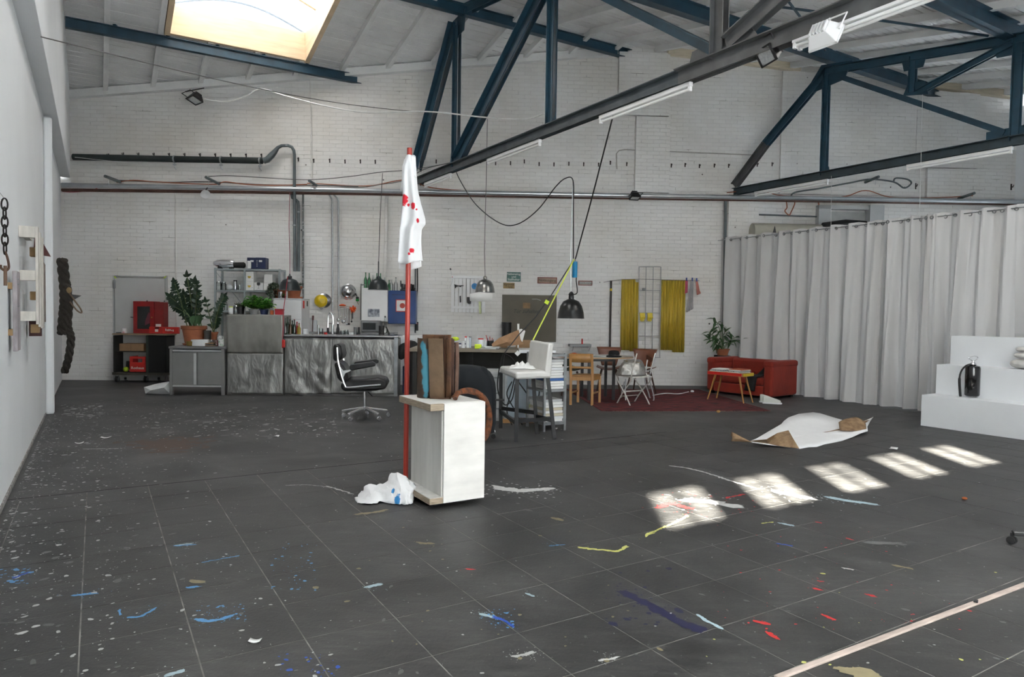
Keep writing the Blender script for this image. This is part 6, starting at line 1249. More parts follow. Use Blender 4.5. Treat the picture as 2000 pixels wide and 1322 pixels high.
# items
t = thing('paper_wrap', 'crumpled brown wrapping paper on the desk', 'paper', on_desk(985, .2), 0); fd = Fr(Vector((0, 9.95, 0)), 0); m = MB(); o0 = Vector(t.location)
def wrap(pts, fs_, mt, nm): m = MB(); m.add([Vector((*fd.xz(x, y, d),)).to_3d()*0+Vector((fd.xz(x, y, d)[0]-o0.x, 9.95+d-o0.y, max(fd.xz(x, y, d)[1], ZD+.003)-o0.z)) for x, y, d in pts], fs_); return m.build(nm, mt, t, smooth=False, solid=.003)
KRAFT = mat('kraft_paper', (.30, .17, .09), .75, var=.2, bump=.3, bscale=12)
wrap([(960, 672, -.1), (975, 660, -.12), (1001, 649, -.05), (1013, 644, .05), (1017, 665, -.1), (1024, 672, -.05), (1000, 675, -.15), (962, 677, -.14), (990, 668, -.2), (1005, 655, .2), (975, 664, .2)], [(0, 1, 8, 7), (1, 2, 8), (2, 4, 8), (4, 6, 8), (6, 7, 8), (4, 5, 6), (2, 3, 4), (1, 10, 9, 2), (2, 9, 3), (0, 10, 1)], KRAFT, 'wrap'); wrap([(1003, 648, .08), (1018, 642, .1), (1026, 646, .14), (1015, 660, .12), (1020, 668, .15)], [(0, 1, 2, 3), (3, 2, 4)], PAPER, 'inner_sheet')
box_thing('board_sheet', 'upright sheet of tan cardboard behind the brown paper', 'card', on_desk(1022, .5), .22, .02, .12, CARD)
box_thing('board_sheet', 'upright tan card at the left of the brown paper', 'card', on_desk(983, .5), .12, .02, .14, CARD)
o = thing('paper_roll', 'thick white paper roll at the right end of the desk', 'roll', on_desk(1058, .25), .05); MB().cyl((-.17, 0, .045), (.17, 0, .045), .045, 16).build('roll', PAPER, o)
t = thing('pen_cup', 'black mesh cup full of pens on the desk', 'cup', on_desk(958, .25), 0); MB().lathe([(0, 0), (.045, 0), (.05, .11), (.046, .11), (.042, .01)], 14).build('cup', BLACK, t)
for k in range(7):
    a = k*.9; MB().cyl((.02*math.cos(a), .02*math.sin(a), .02), (.045*math.cos(a), .045*math.sin(a), .13+.02*(k % 3)), .005, 6).build('pen', [NAVY, REDL, BLACK, mat('pen_blue', (.02, .12, .5), .4)][k % 4], t)
o = rod('red_pencil', 'red pencil standing askew beside the pen cup', [on_desk(955, .3)+Vector((0, 0, .03)), on_desk(949, .3)+Vector((0, 0, .19))], .005, REDL, 'pencil')
for i, (x, dy, h, r, mt, lid, lb) in enumerate(((910, .3, .15, .02, PLAST, REDL, 'slim white bottle with a red cap at the left of the desk'), (914, .28, .14, .02, PLAST, PLAST, 'slim white bottle with a white cap on the desk'), (918, .3, .15, .022, mat('blue_white', (.5, .56, .66), .4), MGREY, 'pale blue bottle on the desk'), (905, .25, .10, .03, PLAST, None, 'white tub at the left of the desk'), (939, .2, .13, .045, PLAST, REDL, 'white jar with a broad red lid on the desk'), (947, .3, .11, .04, PLAST, None, 'white roll of tape standing by the pens'))): jar(lb, on_desk(x, dy), h, r, mt, lid)
box_thing('tape_dispenser', 'neon yellow tub on the desk edge', 'tub', on_desk(934, .08), .1, .08, .065, LIME, 0, .015)
t = thing('paper_pile', 'flat pile of papers in the middle of the desk', 'papers', on_desk(955, .12), .2)
for k in range(5): MB().cbox((random.uniform(-.03, .03), random.uniform(-.02, .02), .004+.007*k), .24, .17, .006, random.uniform(-.4, .4)).build('sheet', [PAPER, PLAST, MGREY][k % 3], t, smooth=False)
t = thing('book_pile', 'stack of books and papers at the left end of the desk', 'books', on_desk(893, .35), .1)
for k in range(4): MB().cbox((random.uniform(-.02, .02), 0, .012+.024*k), .26, .2, .022, random.uniform(-.3, .3)).build('book', [MGREY, PAPER, NAVY, LGREY][k], t, smooth=False)
o = tag(MB().ball((0, 0, .03), .06, .035, .03).build('garden_glove', LIME), 'neon green glove on the pile at the left of the desk', 'glove'); o.location = on_desk(889, .3)+Vector((0, 0, .1))
rod('white_stick', 'white stick standing upright on the desk', [on_desk(1012, .5), on_desk(1012, .5)+Vector((0, 0, .36))], .016, PAPER, 'stick', 8)
o = MB().cbox((0, 0, 0), .06, .003, .06, 0, 0, PI/4).build('paper_note', PAPER, smooth=False); o.location = at(1011, 690, 9.6); tag(o, 'white paper note hanging from the desk edge', 'note')
# under the desk
B2 = Fr(onz(943, 838), 0); t = thing('grey_drawer_unit', 'light grey drawer unit under the desk', 'drawers', Vector((onz(965, 830).x, 9.1, 0)), .05); B(-.15, .15, 0, .5, 0, .66).build('body', LGREY, t, smooth=False, bevel=.006)
for k in range(3): d = B(-.14, .14, -.012, 0, .04+.205*k, .23+.205*k).build('drawer', LGREY, t, smooth=False, bevel=.004); B(-.05, .05, -.022, -.012, .16+.205*k, .175+.205*k).build('handle', MGREY, d, smooth=False)
pf = onz(985, 826); t = thing('framed_pane', 'pale framed glass pane with a wooden bottom rail leaning under the desk', 'frame', pf, .1); wf = .50; B(0, wf, 0, .02, .07, .66).build('pane', mat('frosted_pane', (.40, .47, .53), .15, var=.15, scale=3), t, smooth=False); B(-.02, wf+.02, -.01, .03, .0, .055).build('bottom_rail', mat('orange_wood', (.42, .22, .08), .6), t, smooth=False)
for x in (0, wf-.03): B(x, x+.03, -.008, .03, .055, .68).build('stile', GALV, t, smooth=False)
B(0, wf, -.008, .03, .66, .69).build('top_rail', GALV, t, smooth=False); MB().prism([(.27, .12), (.40, .14), (.36, .28), (.30, .22)], -.003, 0, XZ).build('lime_patch', LIME, t, smooth=False)
for i, pp in enumerate((((982, 690), (975, 720), (972, 760), (985, 790), (1000, 780), (1006, 750)), ((985, 690), (1000, 700), (1008, 720), (1000, 760), (990, 800), (1000, 830)), ((1012, 745), (1030, 770), (1045, 795), (1052, 815)), ((1000, 745), (990, 770), (1005, 800), (1020, 830)), ((1055, 745), (1052, 775), (1046, 800)))):
    P = spl([at(x, y, 8.75) for x, y in pp], 6); o = MB().tube([p-P[0] for p in P], .009, 6).build('desk_cable', CABB); o.location = P[0]; tag(o, ('thick black cable bundle curving down from the desk edge', 'black cable looping behind the bar stool', 'black cable running diagonally right behind the stool legs', 'black cable hanging between the stool legs', 'short black cable beside the right stool leg')[i], 'cable')
# ---- chair under a dark jacket
cj = onz(930, 860); t = thing('draped_chair', 'swivel chair hidden under a dark blue jacket', 'chair', cj, 0); fj = Fr(cj, 0); JK = mat('navy_jacket', (.006, .009, .012), .9, var=.25, scale=4, bump=.25, bscale=8)
m = MB(); P = []; rings = ((905, 712, 5, .05), (910, 713, 28, .12), (918, 724, 40, .2), (925, 745, 42, .24), (928, 780, 40, .25), (928, 815, 39, .25), (926, 845, 38, .24))
for i, (x, y, hw, dp) in enumerate(rings):
    c = fj.xz(x, y, 0)
    for k in range(20):
        a = 2*PI*k/20; r_ = 1+.05*math.sin(5*a+i*.4); P.append(Vector((c[0]+hw*.0059*math.cos(a)*r_, dp*math.sin(a)*r_, max(c[1], .10))))
n_ = len(rings); m.add(P, [(i*20+k, i*20+(k+1) % 20, (i+1)*20+(k+1) % 20, (i+1)*20+k) for i in range(n_-1) for k in range(20)]+[tuple(range(20))[::-1]]); m.build('jacket', JK, t, sub=1)
m = MB(); P = [fj.xz(x, y, -.2) for x, y in ((939, 716), (950, 722), (960, 745), (968, 790), (968, 830), (962, 850), (952, 848), (948, 800), (942, 750))]; m.prism(P, -.12, .02, XZ); m.build('sleeve', JK, t, bevel=.03)
for (x, y) in ((946, 866), (966, 857)):
    e = onz(x, y)-cj; m = MB(); m.tube(spl([e*.3+Vector((0, 0, .16)), e+Vector((-.03, 0, .11)), e+Vector((0, 0, .09)), e+Vector((0, 0, .04))], 4), .009, 8); lg = m.build('base_arm', CHROME, t); MB().lathe([(0, -.015), (.028, -.015), (.028, .015), (0, .015)], 12, M=Matrix.Translation(e+Vector((-.015, 0, .03))) @ Matrix.Rotation(PI/2, 4, 'X')).build('caster', BLACK, lg)
MB().cyl((0, 0, .1), (0, 0, .45), .025, 10).build('column', CHROME, t); MB().cbox(fj.p(975, 781, -.05), .12, .05, .02).build('armrest_tip', BLACK, t, smooth=False, bevel=.008)
for a in (2.2, 3.4, 4.3): MB().tube([(0, 0, .14), (.28*math.cos(a), .28*math.sin(a), .07)], .012, 6).build('base_arm', CHROME, t)
# ---- bar stool
FT_ = [onz(978, 836), onz(1008, 863), onz(1049, 847), onz(1083, 857)]; c0 = sum(FT_, Vector())/4; t = thing('bar_stool', 'white upholstered bar stool with black legs', 'stool', c0, 0); ZS = .70; BLKW = mat('black_stool_wood', (.012, .013, .014), .45, var=.2)
FT_[2] = FT_[0]+FT_[3]-FT_[1]+Vector((-.08, .05, 0)) if False else FT_[2]
tops = [c0.lerp(p, .80)+Vector((0, 0, ZS)) for p in FT_]; tops = [at(978, 742, FT_[0].y-.02), at(1010, 741, FT_[1].y+.02), at(1041, 744, FT_[2].y), at(1070, 741, FT_[3].y+.02)]; tops = [Vector((p.x, p.y, ZS)) for p in tops]
for a, b in zip(FT_, tops): m = MB(); m.bar(a-c0, b-c0, .045, .045, (0, 1, 0)); m.build('leg', BLKW, t, smooth=False, bevel=.003)
for (i, j, k) in ((0, 1, .30), (1, 3, .33), (0, 2, .36), (2, 3, .3)): m = MB(); m.bar(FT_[i].lerp(tops[i], k)-c0, FT_[j].lerp(tops[j], k)-c0, .025, .045); m.build('stretcher', BLKW, t, smooth=False)
ux = (tops[3]-tops[1]); ux.z = 0; uy = (tops[0]-tops[1]); uy.z = 0; o0 = tops[1]-c0-ux*.08-uy*.06; WSEAT = mat('white_leatherette', (.66, .65, .62), .5, var=.06, scale=5, bump=.1, bscale=9)
def sp(a, b, z): return o0+ux*1.16*a+uy*.98*b+Vector((0, 0, z))
m = MB(); m.add([sp(0, 0, -.0), sp(1, 0, 0), sp(1, 1, 0), sp(0, 1, 0), sp(0, 0, .085), sp(1, 0, .085), sp(1, 1, .085), sp(0, 1, .085)], [(3, 2, 1, 0), (4, 5, 6, 7), (0, 1, 5, 4), (1, 2, 6, 5), (2, 3, 7, 6), (3, 0, 4, 7)]); m.build('seat', WSEAT, t, bevel=.025)
m = MB(); hb = .40; m.add([sp(.80, -.0, .05), sp(1.0, -.0, .05), sp(1.0, .98, .05), sp(.80, .98, .05), sp(.9, .0, hb), sp(1.04, .0, hb), sp(1.04, .98, hb), sp(.9, .98, hb)], [(3, 2, 1, 0), (4, 5, 6, 7), (0, 1, 5, 4), (1, 2, 6, 5), (2, 3, 7, 6), (3, 0, 4, 7)]); m.build('backrest', WSEAT, t, bevel=.02)
cN = sp(.40, .45, .088)+c0; t = thing('white_napkin', 'crumpled white cloth lying on the bar stool seat', 'cloth', cN, 0); m = MB(); m.grid(lambda u, v: Vector(((u-.5)*.32, (v-.5)*.22, .004+.05*abs(_nz.noise(Vector((u*5, v*5, 5))))*4*u*(1-u)*v*(1-v)*6+.04*math.sin(PI*u)*math.sin(PI*v))), 18, 14); m.build('cloth', PAPER, t, solid=.004)
# ---- metal rack with papers
c0 = onz(1062, 843); cB = onz(1102, 840); t = thing('paper_rack', 'narrow galvanised rack stacked with papers beside the bar stool', 'rack', c0, math.atan2(cB.y-c0.y, cB.x-c0.x)); fr = Fr(c0, math.atan2(cB.y-c0.y, cB.x-c0.x)); Wr = (cB-c0).length; Hr = fr.xz(1100, 690, 0)[1]; Dr = .42
for x in (0, Wr):
    for y in (0, Dr): B(x-.014, x+.014, y-.014, y+.014, 0, Hr).build('upright', GALV, t, smooth=False)
zsh = [Hr-.04, fr.xz(1085, 765, 0)[1], fr.xz(1085, 829, 0)[1]]
for z in zsh: B(-.014, Wr+.014, -.014, Dr+.014, z, z+.03).build('shelf', GALV, t, smooth=False)
rnd = random.Random(3)
for (z0, y1, cols, nm, gl) in ((zsh[1]+.032, 702, [PAPER, PAPER, PAPER, NAVY, PAPER, PAPER, PAPER, PLAST, PAPER, PAPER, LGREY], 'on the upper shelf', 0), (zsh[2]+.032, 780, [PAPER, PLAST, mat('cream_paper', (.55, .50, .38), .8), PAPER, mat('cream_paper', (.55, .50, .38), .8), PAPER, PAPER, LGREY], 'on the lower shelf', 1)):
    H_ = fr.xz(1085, y1, 0)[1]-z0; n = len(cols)
    for k in range(n):
        z = z0+H_*k/n; o = MB().cbox((0, 0, H_/n/2), Wr*.9, Dr*.9, H_/n*.88, rnd.uniform(-.05, .05)).build('paper_stack', mat('book_blue', (.03, .10, .30), .5) if (cols[k] is NAVY) else cols[k], smooth=False); o.location = fr.at(Wr/2+rnd.uniform(-.01, .01), Dr/2+rnd.uniform(-.02, .01), z); o.rotation_euler.z = fr.ang
        if cols[k] is NAVY: tag(o, 'blue bound volume between the papers in the rack', 'book', 'paper stacks in the rack')
        else: tag(o, ('bottom' if k == 0 else 'topmost' if k == n-1 else ['second', 'third', 'fourth', 'fifth', 'sixth', 'seventh', 'eighth', 'ninth', 'tenth'][k-1]+' from the bottom')+' paper stack '+nm+' of the rack', 'papers', 'paper stacks in the rack')
# ================================================================== DINING CORNER
BEECH = mat('honey_beech', (.40, .20, .06), .4, var=.12, scale=4, stretch=(6, 6, 1)); BRNW = mat('dark_bentwood', (.055, .022, .012), .4, var=.25); BRNB = mat('red_brown_ply', (.14, .045, .02), .4, var=.2)
def dining_chair(name, lb, feet, zseat, ztop, mt, style='board', group=None, legr=.02):
    """feet: back-left, back-right, front-left, front-right on the floor"""
    c0 = sum(feet, Vector())/4; t = thing(name, lb, 'chair', c0, 0, group); bl, br, fl_, fr_ = [p-c0 for p in feet]; up = Vector((0, 0, 1)); back = ((bl+br)-(fl_+fr_)).normalized()
    for p in (bl, br): m = MB(); m.bar(p, p+up*zseat, legr*2, legr*2, (0, 1, 0)); m.bar(p+up*zseat, p+up*ztop+back*.05, legr*2, legr*1.7, (0, 1, 0)); m.build('back_leg', mt, t, smooth=False, bevel=.004)
    for p in (fl_, fr_): m = MB(); m.bar(p, p+up*(zseat-.02), legr*2, legr*2, (0, 1, 0)); m.build('leg', mt, t, smooth=False, bevel=.004)
    e = 1.06; m = MB(); P = [bl*e, br*e, fr_*e, fl_*e]; m.add([p+up*(zseat-.005) for p in P]+[p+up*(zseat+.015) for p in P], [(3, 2, 1, 0), (4, 5, 6, 7), (0, 1, 5, 4), (1, 2, 6, 5), (2, 3, 7, 6), (3, 0, 4, 7)]); m.build('seat', mt, t, smooth=False, bevel=.006)
    for a, b in ((bl, br), (br, fr_), (fl_, fr_), (bl, fl_)): m = MB(); m.bar(a+up*(zseat-.04), b+up*(zseat-.04), .02, .06); m.build('apron', mt, t, smooth=False)
    for a, b in ((bl, fl_), (br, fr_)): m = MB(); m.bar(a+up*.19, b+up*.19, .018, .025); m.build('stretcher', mt, t, smooth=False)
    def rail(z0, z1, bow, nm):
        m = MB(); m.grid(lambda u, v: bl.lerp(br, -.04+1.08*u)+up*(z0+(z1-z0)*v)+back*(.05*((z0-zseat)/(ztop-zseat))+bow*math.sin(PI*u)), 8, 2); m.build(nm, mt, t, solid=.018)
    rail(ztop-.13, ztop+.01, .025, 'back_board'); rail(zseat+.12, zseat+.155, .01, 'back_rail'); return t
dining_chair('wooden_chair', 'honey coloured wooden chair with its back to the room', [onz(1114, 790.5), onz(1156, 791.7), onz(1128.5, 785.4), onz(1170.5, 787)], .46, .81, BEECH)
# ---- table
tc = Vector((1.42, 11.62, 0)); t = thing('dining_table', 'oval dining table with black steel legs on the red rug', 'table', tc, .12); TT = mat('grey_table_top', (.40, .37, .33), .4, var=.08)
m = MB(); m.lathe([(0, 0), (1, 0), (1.0, .022), (0, .022)], 40, M=Matrix.Translation((0, .05, .712)) @ Matrix.Diagonal((.66, .48, 1, 1))); m.build('top', [TT][0], t); MB().lathe([(1.001, .002), (1.004, .011), (1.001, .02)], 40, M=Matrix.Translation((0, .05, .712)) @ Matrix.Diagonal((.66, .48, 1, 1))).build('edge_band', mat('wood_edge', (.42, .27, .14), .5), t)
fr = Fr(tc, .12)
for p in (onz(1149.5, 782.6), onz(1197.5, 782)): q = p-tc; q = Vector((q.dot(fr.X), q.dot(fr.Y), 0)); B(q.x-.022, q.x+.022, q.y-.022, q.y+.022, 0, .69).build('leg', BLACK, t, smooth=False); B(q.x-.022, q.x+.022, q.y+.5, q.y+.544, 0, .69).build('leg', BLACK, t, smooth=False); B(q.x-.015, q.x+.015, q.y, q.y+.52, .66, .709).build('rail', BLACK, t, smooth=False)
B(-.2, .25, -.21, -.18, .66, .709).build('rail', BLACK, t, smooth=False)
zt_ = .737
def on_tab(px, py=695): P = onz(px, py, zt_); return P+Vector((0, 0, .001))
t = thing('felt_hat', 'black felt hat lying on the dining table', 'hat', on_tab(1199, 697), 0); HAT = mat('black_felt', (.008, .008, .009), .95); MB().lathe([(0, .0), (.125, 0), (.13, .008), (.125, .014), (.092, .02), (0, .02)], 24).build('brim', HAT, t); MB().lathe([(.093, .018), (.092, .06), (.08, .095), (.05, .105), (.02, .095), (0, .093)], 22).build('crown', HAT, t); MB().lathe([(.0945, .02), (.0945, .042)], 22).build('hat_band', BLACK, t)
for (x, rz, lb) in ((1160, .3, 'white sheet of paper on the dining table'), (1172, -.2, 'second white sheet near the hat on the dining table')): o = MB().cbox((0, 0, .001), .21, .29, .002, rz).build('paper_sheet', PAPER, smooth=False); o.location = on_tab(x, 696); tag(o, lb, 'paper')
o = tag(MB().ball((0, 0, .035), .06, .05, .035).build('red_pouch', REDL), 'red pouch at the left end of the dining table', 'pouch'); o.location = on_tab(1121, 697)
# ---- chairs behind the table
def shell_chair(lb, c, rz, mt, smt, seat_z=.45, top=.80, group=None):
    t = thing('shell_chair', lb, 'chair', c, rz, group)
    for sx, sy in ((-1, -1), (1, -1), (-1, 1), (1, 1)): MB().tube([(sx*.13, sy*.13, seat_z-.02), (sx*.22, sy*.23, 0)], [.02, .011], 8).build('leg', smt, t)
    m = MB(); m.grid(lambda u, v: Vector(((u-.5)*.44, (v-.5)*.42, seat_z+.05*(2*u-1)**2-.01*math.sin(PI*v))), 10, 8); m.build('seat', mt, t, solid=.015)
    m = MB(); m.grid(lambda u, v: Vector(((u-.5)*(.26+.2*v), .2+.06*v-.05*(2*u-1)**2, seat_z+.05+(top-seat_z-.05)*v)), 10, 8); m.build('backrest', mt, t, solid=.015); return t
shell_chair('dark brown wooden chair behind the table, just behind the hat', Vector((1.78, 12.55, 0)), -.15, BRNB, BRNW, .45, .84); shell_chair('dark brown wooden chair behind the table, behind the silver bag', Vector((2.35, 12.45, 0)), -.5, BRNB, BRNW, .45, .82)
t = shell_chair('low dark green upholstered chair left behind the table', Vector((1.0, 12.35, 0)), .4, mat('dark_green_cloth', (.02, .03, .018), .9), BRNW, .44, .62)
# ---- white folding bistro chair
WM_ = mat('chalky_white_metal', (.55, .53, .49), .55, var=.2, scale=14)
ft = [onz(1205, 788), onz(1231, 793), onz(1239, 785), onz(1269, 791)]; c0 = sum(ft, Vector())/4; t = thing('bistro_chair', 'white folding metal bistro chair holding the silver bag', 'chair', c0, 0); a1, b1, a2, b2 = [p-c0 for p in ft]; zs = .45
up = Vector((0, 0, 1)); sx_ = (a2-a1)
def leg(P, nm='leg', r=.011): MB().tube(spl([Vector(p) for p in P], 6), r, 7).build(nm, WM_, t)
for o_, a, b in ((0, a1, b1), (1, a2, b2)):
    d = (b-a); leg([a, a+d*.28+up*.13, a+d*.62+up*.26, a+d*.98+up*.38, b+d*.05+up*zs]); leg([b, b-d*.28+up*.13, b-d*.62+up*.26, b-d*.98+up*.38, a-d*.05+up*zs])
leg([a1.lerp(b1, .52)+up*.215, a2.lerp(b2, .52)+up*.215], 'crossbar'); leg([b1, b2], 'foot_bar', .006); leg([a1+up*zs*.0+(b1-a1)*.28+up*.13, a2+(b2-a2)*.28+up*.13], 'crossbar', .007)
m = MB(); q = [a1-(b1-a1)*.12, b1+(b1-a1)*.12, b2+(b1-a1)*.12, a2-(b1-a1)*.12]; m.add([p+up*(zs-.0) for p in q]+[p+up*(zs+.018) for p in q], [(3, 2, 1, 0), (4, 5, 6, 7), (0, 1, 5, 4), (1, 2, 6, 5), (2, 3, 7, 6), (3, 0, 4, 7)]); m.build('seat', WM_, t, smooth=False)
ff = Fr(c0+b1*.8, 0); leg([ff.p(1231, 742, 0)+b1*.8-Vector((0, 0, 0)), ff.p(1238, 714, 0)+b1*.8, ff.p(1244, 690, 0)+b1*.8], 'back_upright', .012)
ff2 = Fr(c0+b2, 0); leg([ff2.p(1265, 742, 0)+b2, ff2.p(1262, 728, 0)+b2], 'back_upright', .012)
# ---- silver bag
SILV = mat('silver_foil_leather', (.42, .41, .385), .34, .9, var=.4, scale=9, bump=1., bscale=9); cb = c0+Vector((.02, .0, zs+.02)); t = thing('silver_bag', 'shiny crumpled silver bag on the white bistro chair', 'bag', cb, 0); m = MB(); fbg = Fr(Vector((cb.x, cb.y, 0)), 0); P = []
rg = ((1232, 740, 26, .16), (1232, 733, 29, .19), (1234, 722, 26, .18), (1236, 711, 22, .15), (1237, 704, 17, .10), (1237, 702, 13, .06))
for i, (x, y, hw, dp) in enumerate(rg):
    z = max(fbg.xz(x, y, 0)[1]-cb.z, .002); xx = fbg.xz(x, y, 0)[0]
    for k in range(24):
        a = 2*PI*k/24; r_ = 1+.22*_nz.noise(Vector((math.cos(a)*2.5, math.sin(a)*2.5, i*.9)))+.07*math.sin(8*a+i*1.3); P.append(Vector((xx+hw*.0083*math.cos(a)*r_, dp*math.sin(a)*r_, z+.01*math.sin(5*a)*(i > 2))))
n_ = len(rg); m.add(P, [(i*24+k, i*24+(k+1) % 24, (i+1)*24+(k+1) % 24, (i+1)*24+k) for i in range(n_-1) for k in range(24)]+[tuple(range(24))[::-1], tuple(range((n_-1)*24, n_*24))]); m.build('body', SILV, t, sub=1)
a = fbg.p(1218, 706, .1); b_ = fbg.p(1248, 703, .1); MB().grid(lambda u, v: Vector((a.x+(b_.x-a.x)*u, .10+.02*math.sin(6*u)-.2*v, a.z-cb.z+.008+.02*math.sin(PI*v)+.01*math.sin(5*u))), 10, 6).build('folded_flap', mat('bag_lining', (.32, .26, .18), .6), t, solid=.006)
# ---- chrome folding chair behind the bag
cC = onz(1262, 781); t = thing('folding_chair', 'tubular chrome folding chair behind the silver bag', 'chair', cC, 0); fk = Fr(cC, 0); K = lambda x, y, d=0.: fk.p(x, y, d)
CH2 = mat('dull_chrome', (.50, .51, .52), .3, .9)
MB().tube(spl([K(1280, 690, .1), K(1276, 705, .06), K(1269, 735, -.0), K(1271, 750, -.05), K(1277, 775, -.12), K(1274, 784, -.15), K(1260, 785, -.15), K(1230, 785, -.15), K(1222, 781, -.15), K(1222, 740, -.05)], 6), .011, 8).build('frame', CH2, t)
MB().tube(spl([K(1265, 700, .35), K(1262, 720, .3), K(1260, 745, .25), K(1268, 772, .2), K(1265, 779, .2), K(1220, 779, .2), K(1214, 770, .2), K(1220, 745, .25)], 6), .011, 8).build('frame', CH2, t)
m = MB(); P = [K(1228, 737, -.1), K(1270, 737, -.1), K(1268, 737, .32), K(1228, 737, .32)]; 
for p in P: p.z = .44
m.add(P+[p+Vector((0, 0, .015)) for p in P], [(3, 2, 1, 0), (4, 5, 6, 7), (0, 1, 5, 4), (1, 2, 6, 5), (2, 3, 7, 6), (3, 0, 4, 7)]); m.build('seat', BRNW, t, smooth=False)
a = K(1263, 697, .35); b_ = K(1274, 703, .1); m = MB(); m.bar(a, Vector((b_.x, b_.y, b_.z)), .012, .075); m.build('back_slat', BRNB, t, smooth=False)
# ---- rug
RA, RB = onz(1175, 803), onz(1505, 803); xr = (RB-RA).normalized(); ar = math.atan2(xr.y, xr.x); RL, RWd = 2.95, (RB-RA).length
def rug_mat():
    m = mat('red_rug', (.13, .010, .012), .95, var=.35, scale=5, stretch=(1.2, 6, 1), bump=.2, bscale=70); nt = m.node_tree; N = nt.nodes; L = nt.links; b = N['Principled BSDF']; old = b.inputs['Base Color'].links[0].from_socket
    tc = N.new('ShaderNodeTexCoord'); mp = N.new('ShaderNodeMapping'); mp.inputs['Scale'].default_value = (5, 16, 1); L.new(tc.outputs['Object'], mp.inputs['Vector']); vo = N.new('ShaderNodeTexNoise'); vo.inputs['Scale'].default_value = 1.; vo.inputs['Detail'].default_value = 3; L.new(mp.outputs['Vector'], vo.inputs['Vector'])
    cr = N.new('ShaderNodeValToRGB'); cr.color_ramp.interpolation = 'EASE'; e = cr.color_ramp.elements; e[0].position = .36; e[0].color = (.012, .006, .010, 1); e[1].position = .5; e[1].color = (.095, .008, .010, 1); x = e.new(.62); x.color = (.17, .02, .022, 1); x = e.new(.7); x.color = (.10, .03, .05, 1); L.new(vo.outputs['Fac'], cr.inputs['Fac'])
    mi = N.new('ShaderNodeMix'); mi.data_type = 'RGBA'; mi.inputs[0].default_value = .95; L.new(old, mi.inputs[6]); L.new(cr.outputs['Color'], mi.inputs[7]); L.new(mi.outputs[2], b.inputs['Base Color']); return m
RUGM = rug_mat(); t = thing('rug', 'worn dark red patterned rug under table and side table', 'rug', RA, ar); B(0, RWd, 0, RL, .0005, .010).build('pile', RUGM, t, smooth=False)
RB_ = mat('rug_border', (.07, .012, .012), .95, var=.3)
for (x0, x1, y0, y1) in ((.06, RWd-.06, .06, .10), (.06, RWd-.06, RL-.1, RL-.06), (.06, .10, .1, RL-.1), (RWd-.10, RWd-.06, .1, RL-.1)): B(x0, x1, y0, y1, .0095, .0112).build('border', RB_, t, smooth=False)
fg = MB(); rnd = random.Random(8)
for k in range(260): x = RWd*rnd.random(); fg.box(x, x+.004, -.03*rnd.uniform(.5, 1), 0, .001, .005)
fg.build('fringe', mat('rug_fringe', (.25, .2, .17), .9), t, smooth=False)['kind'] = 'stuff'
cable('white extension lead across the rug', [], .01, CABW) if False else None
P = spl([onz(1275, 772, .02), onz(1300, 768, .02), onz(1325, 769, .02), onz(1345, 765, .02)], 6); o = MB().tube([p-P[0] for p in P], .008, 6).build('extension_lead', CABW); o.location = P[0]; tag(o, 'white lead lying across the rug', 'cable')
P = onz(1352, 764, .025); o = MB().ball((0, 0, 0), .035, .03, .022, 10, 8).build('plug_box', PLAST); o.location = P; tag(o, 'white plug end lying on the rug edge', 'plug')
# ================================================================== SOFA CORNER
A0, B0_, C0_ = onz(1379, 766), onz(1507, 781), onz(1569, 779); sx = (B0_-A0); SLn = sx.length; an = math.atan2(sx.y, sx.x); SDp = .84; Y_ = Vector((-math.sin(an), math.cos(an), 0))
VEL = mat('rust_red_velvet', (.23, .016, .006), .8, var=.16, scale=3, sheen=.08, bump=.08, bscale=20)
t = thing('sofa', 'rust red velvet sofa in front of the curtain', 'sofa', A0, an); HS = .65; q = SLn
B(.16, q-.18, .0, SDp-.18, .04, .22).build('base', VEL, t, smooth=False, bevel=.02); B(.16, q-.18, -.02, SDp-.2, .222, .37).build('seat_cushion', VEL, t, smooth=False, bevel=.05)
B(0, .16, .0, SDp, .04, HS).build('armrest', VEL, t, smooth=False, bevel=.045); B(q-.18, q, .0, SDp, .04, HS).build('armrest', VEL, t, smooth=False, bevel=.045)
B(.15, q-.17, SDp-.18, SDp, .04, HS).build('back', VEL, t, smooth=False, bevel=.045)
m = MB(); bk = B(.17, q-.19, SDp-.30, SDp-.18, .36, HS+.01).build('back_cushion', VEL, t, smooth=False, bevel=.05)
for i in range(5):
    for j in range(2): MB().ball((.17+(q-.36)*(i+.5)/5, SDp-.305, .42+.09*j), .014, .008, .014, 8, 6).build('button', mat('velvet_button', (.16, .012, .006), .8), bk)
for (x0, x1, y0, y1) in ((-.008, .168, -.008, SDp+.008), (q-.188, q+.008, -.008, SDp+.008)): B(x0, x1, y0, y1, HS-.10, HS+.02).build('arm_roll', VEL, t, smooth=False, bevel=.04)
for x in (.1, q-.1):
    for y in (.06, SDp-.06): B(x-.03, x+.03, y-.03, y+.03, 0, .045).build('foot', BLACK, t, smooth=False)
fs_ = Fr(A0, an)
# black garment over the seat
t = thing('black_garment', 'black garment slung over the sofa seat', 'garment', fs_.at(q-.38, -.03, 0), an); BG = mat('black_cloth', (.008, .008, .009), .95, var=.2)
def garm(u, v):
    P = [(.33, .52), (.28, .46), (.2, .40), (.05, .385), (-.03, .37), (-.05, .22), (-.05, .12)]; i = v*(len(P)-1); k = min(int(i), len(P)-2); w = i-k; y = P[k][0]+(P[k+1][0]-P[k][0])*w; z = P[k][1]+(P[k+1][1]-P[k][1])*w
    wd = .15+.06*v; return Vector(((u-.4)*wd+.10*(1-v)-.02*v, y-.012-.01*math.sin(9*u), z+.008))
m = MB(); m.grid(garm, 8, 24); m.build('cloth', BG, t, solid=.01)
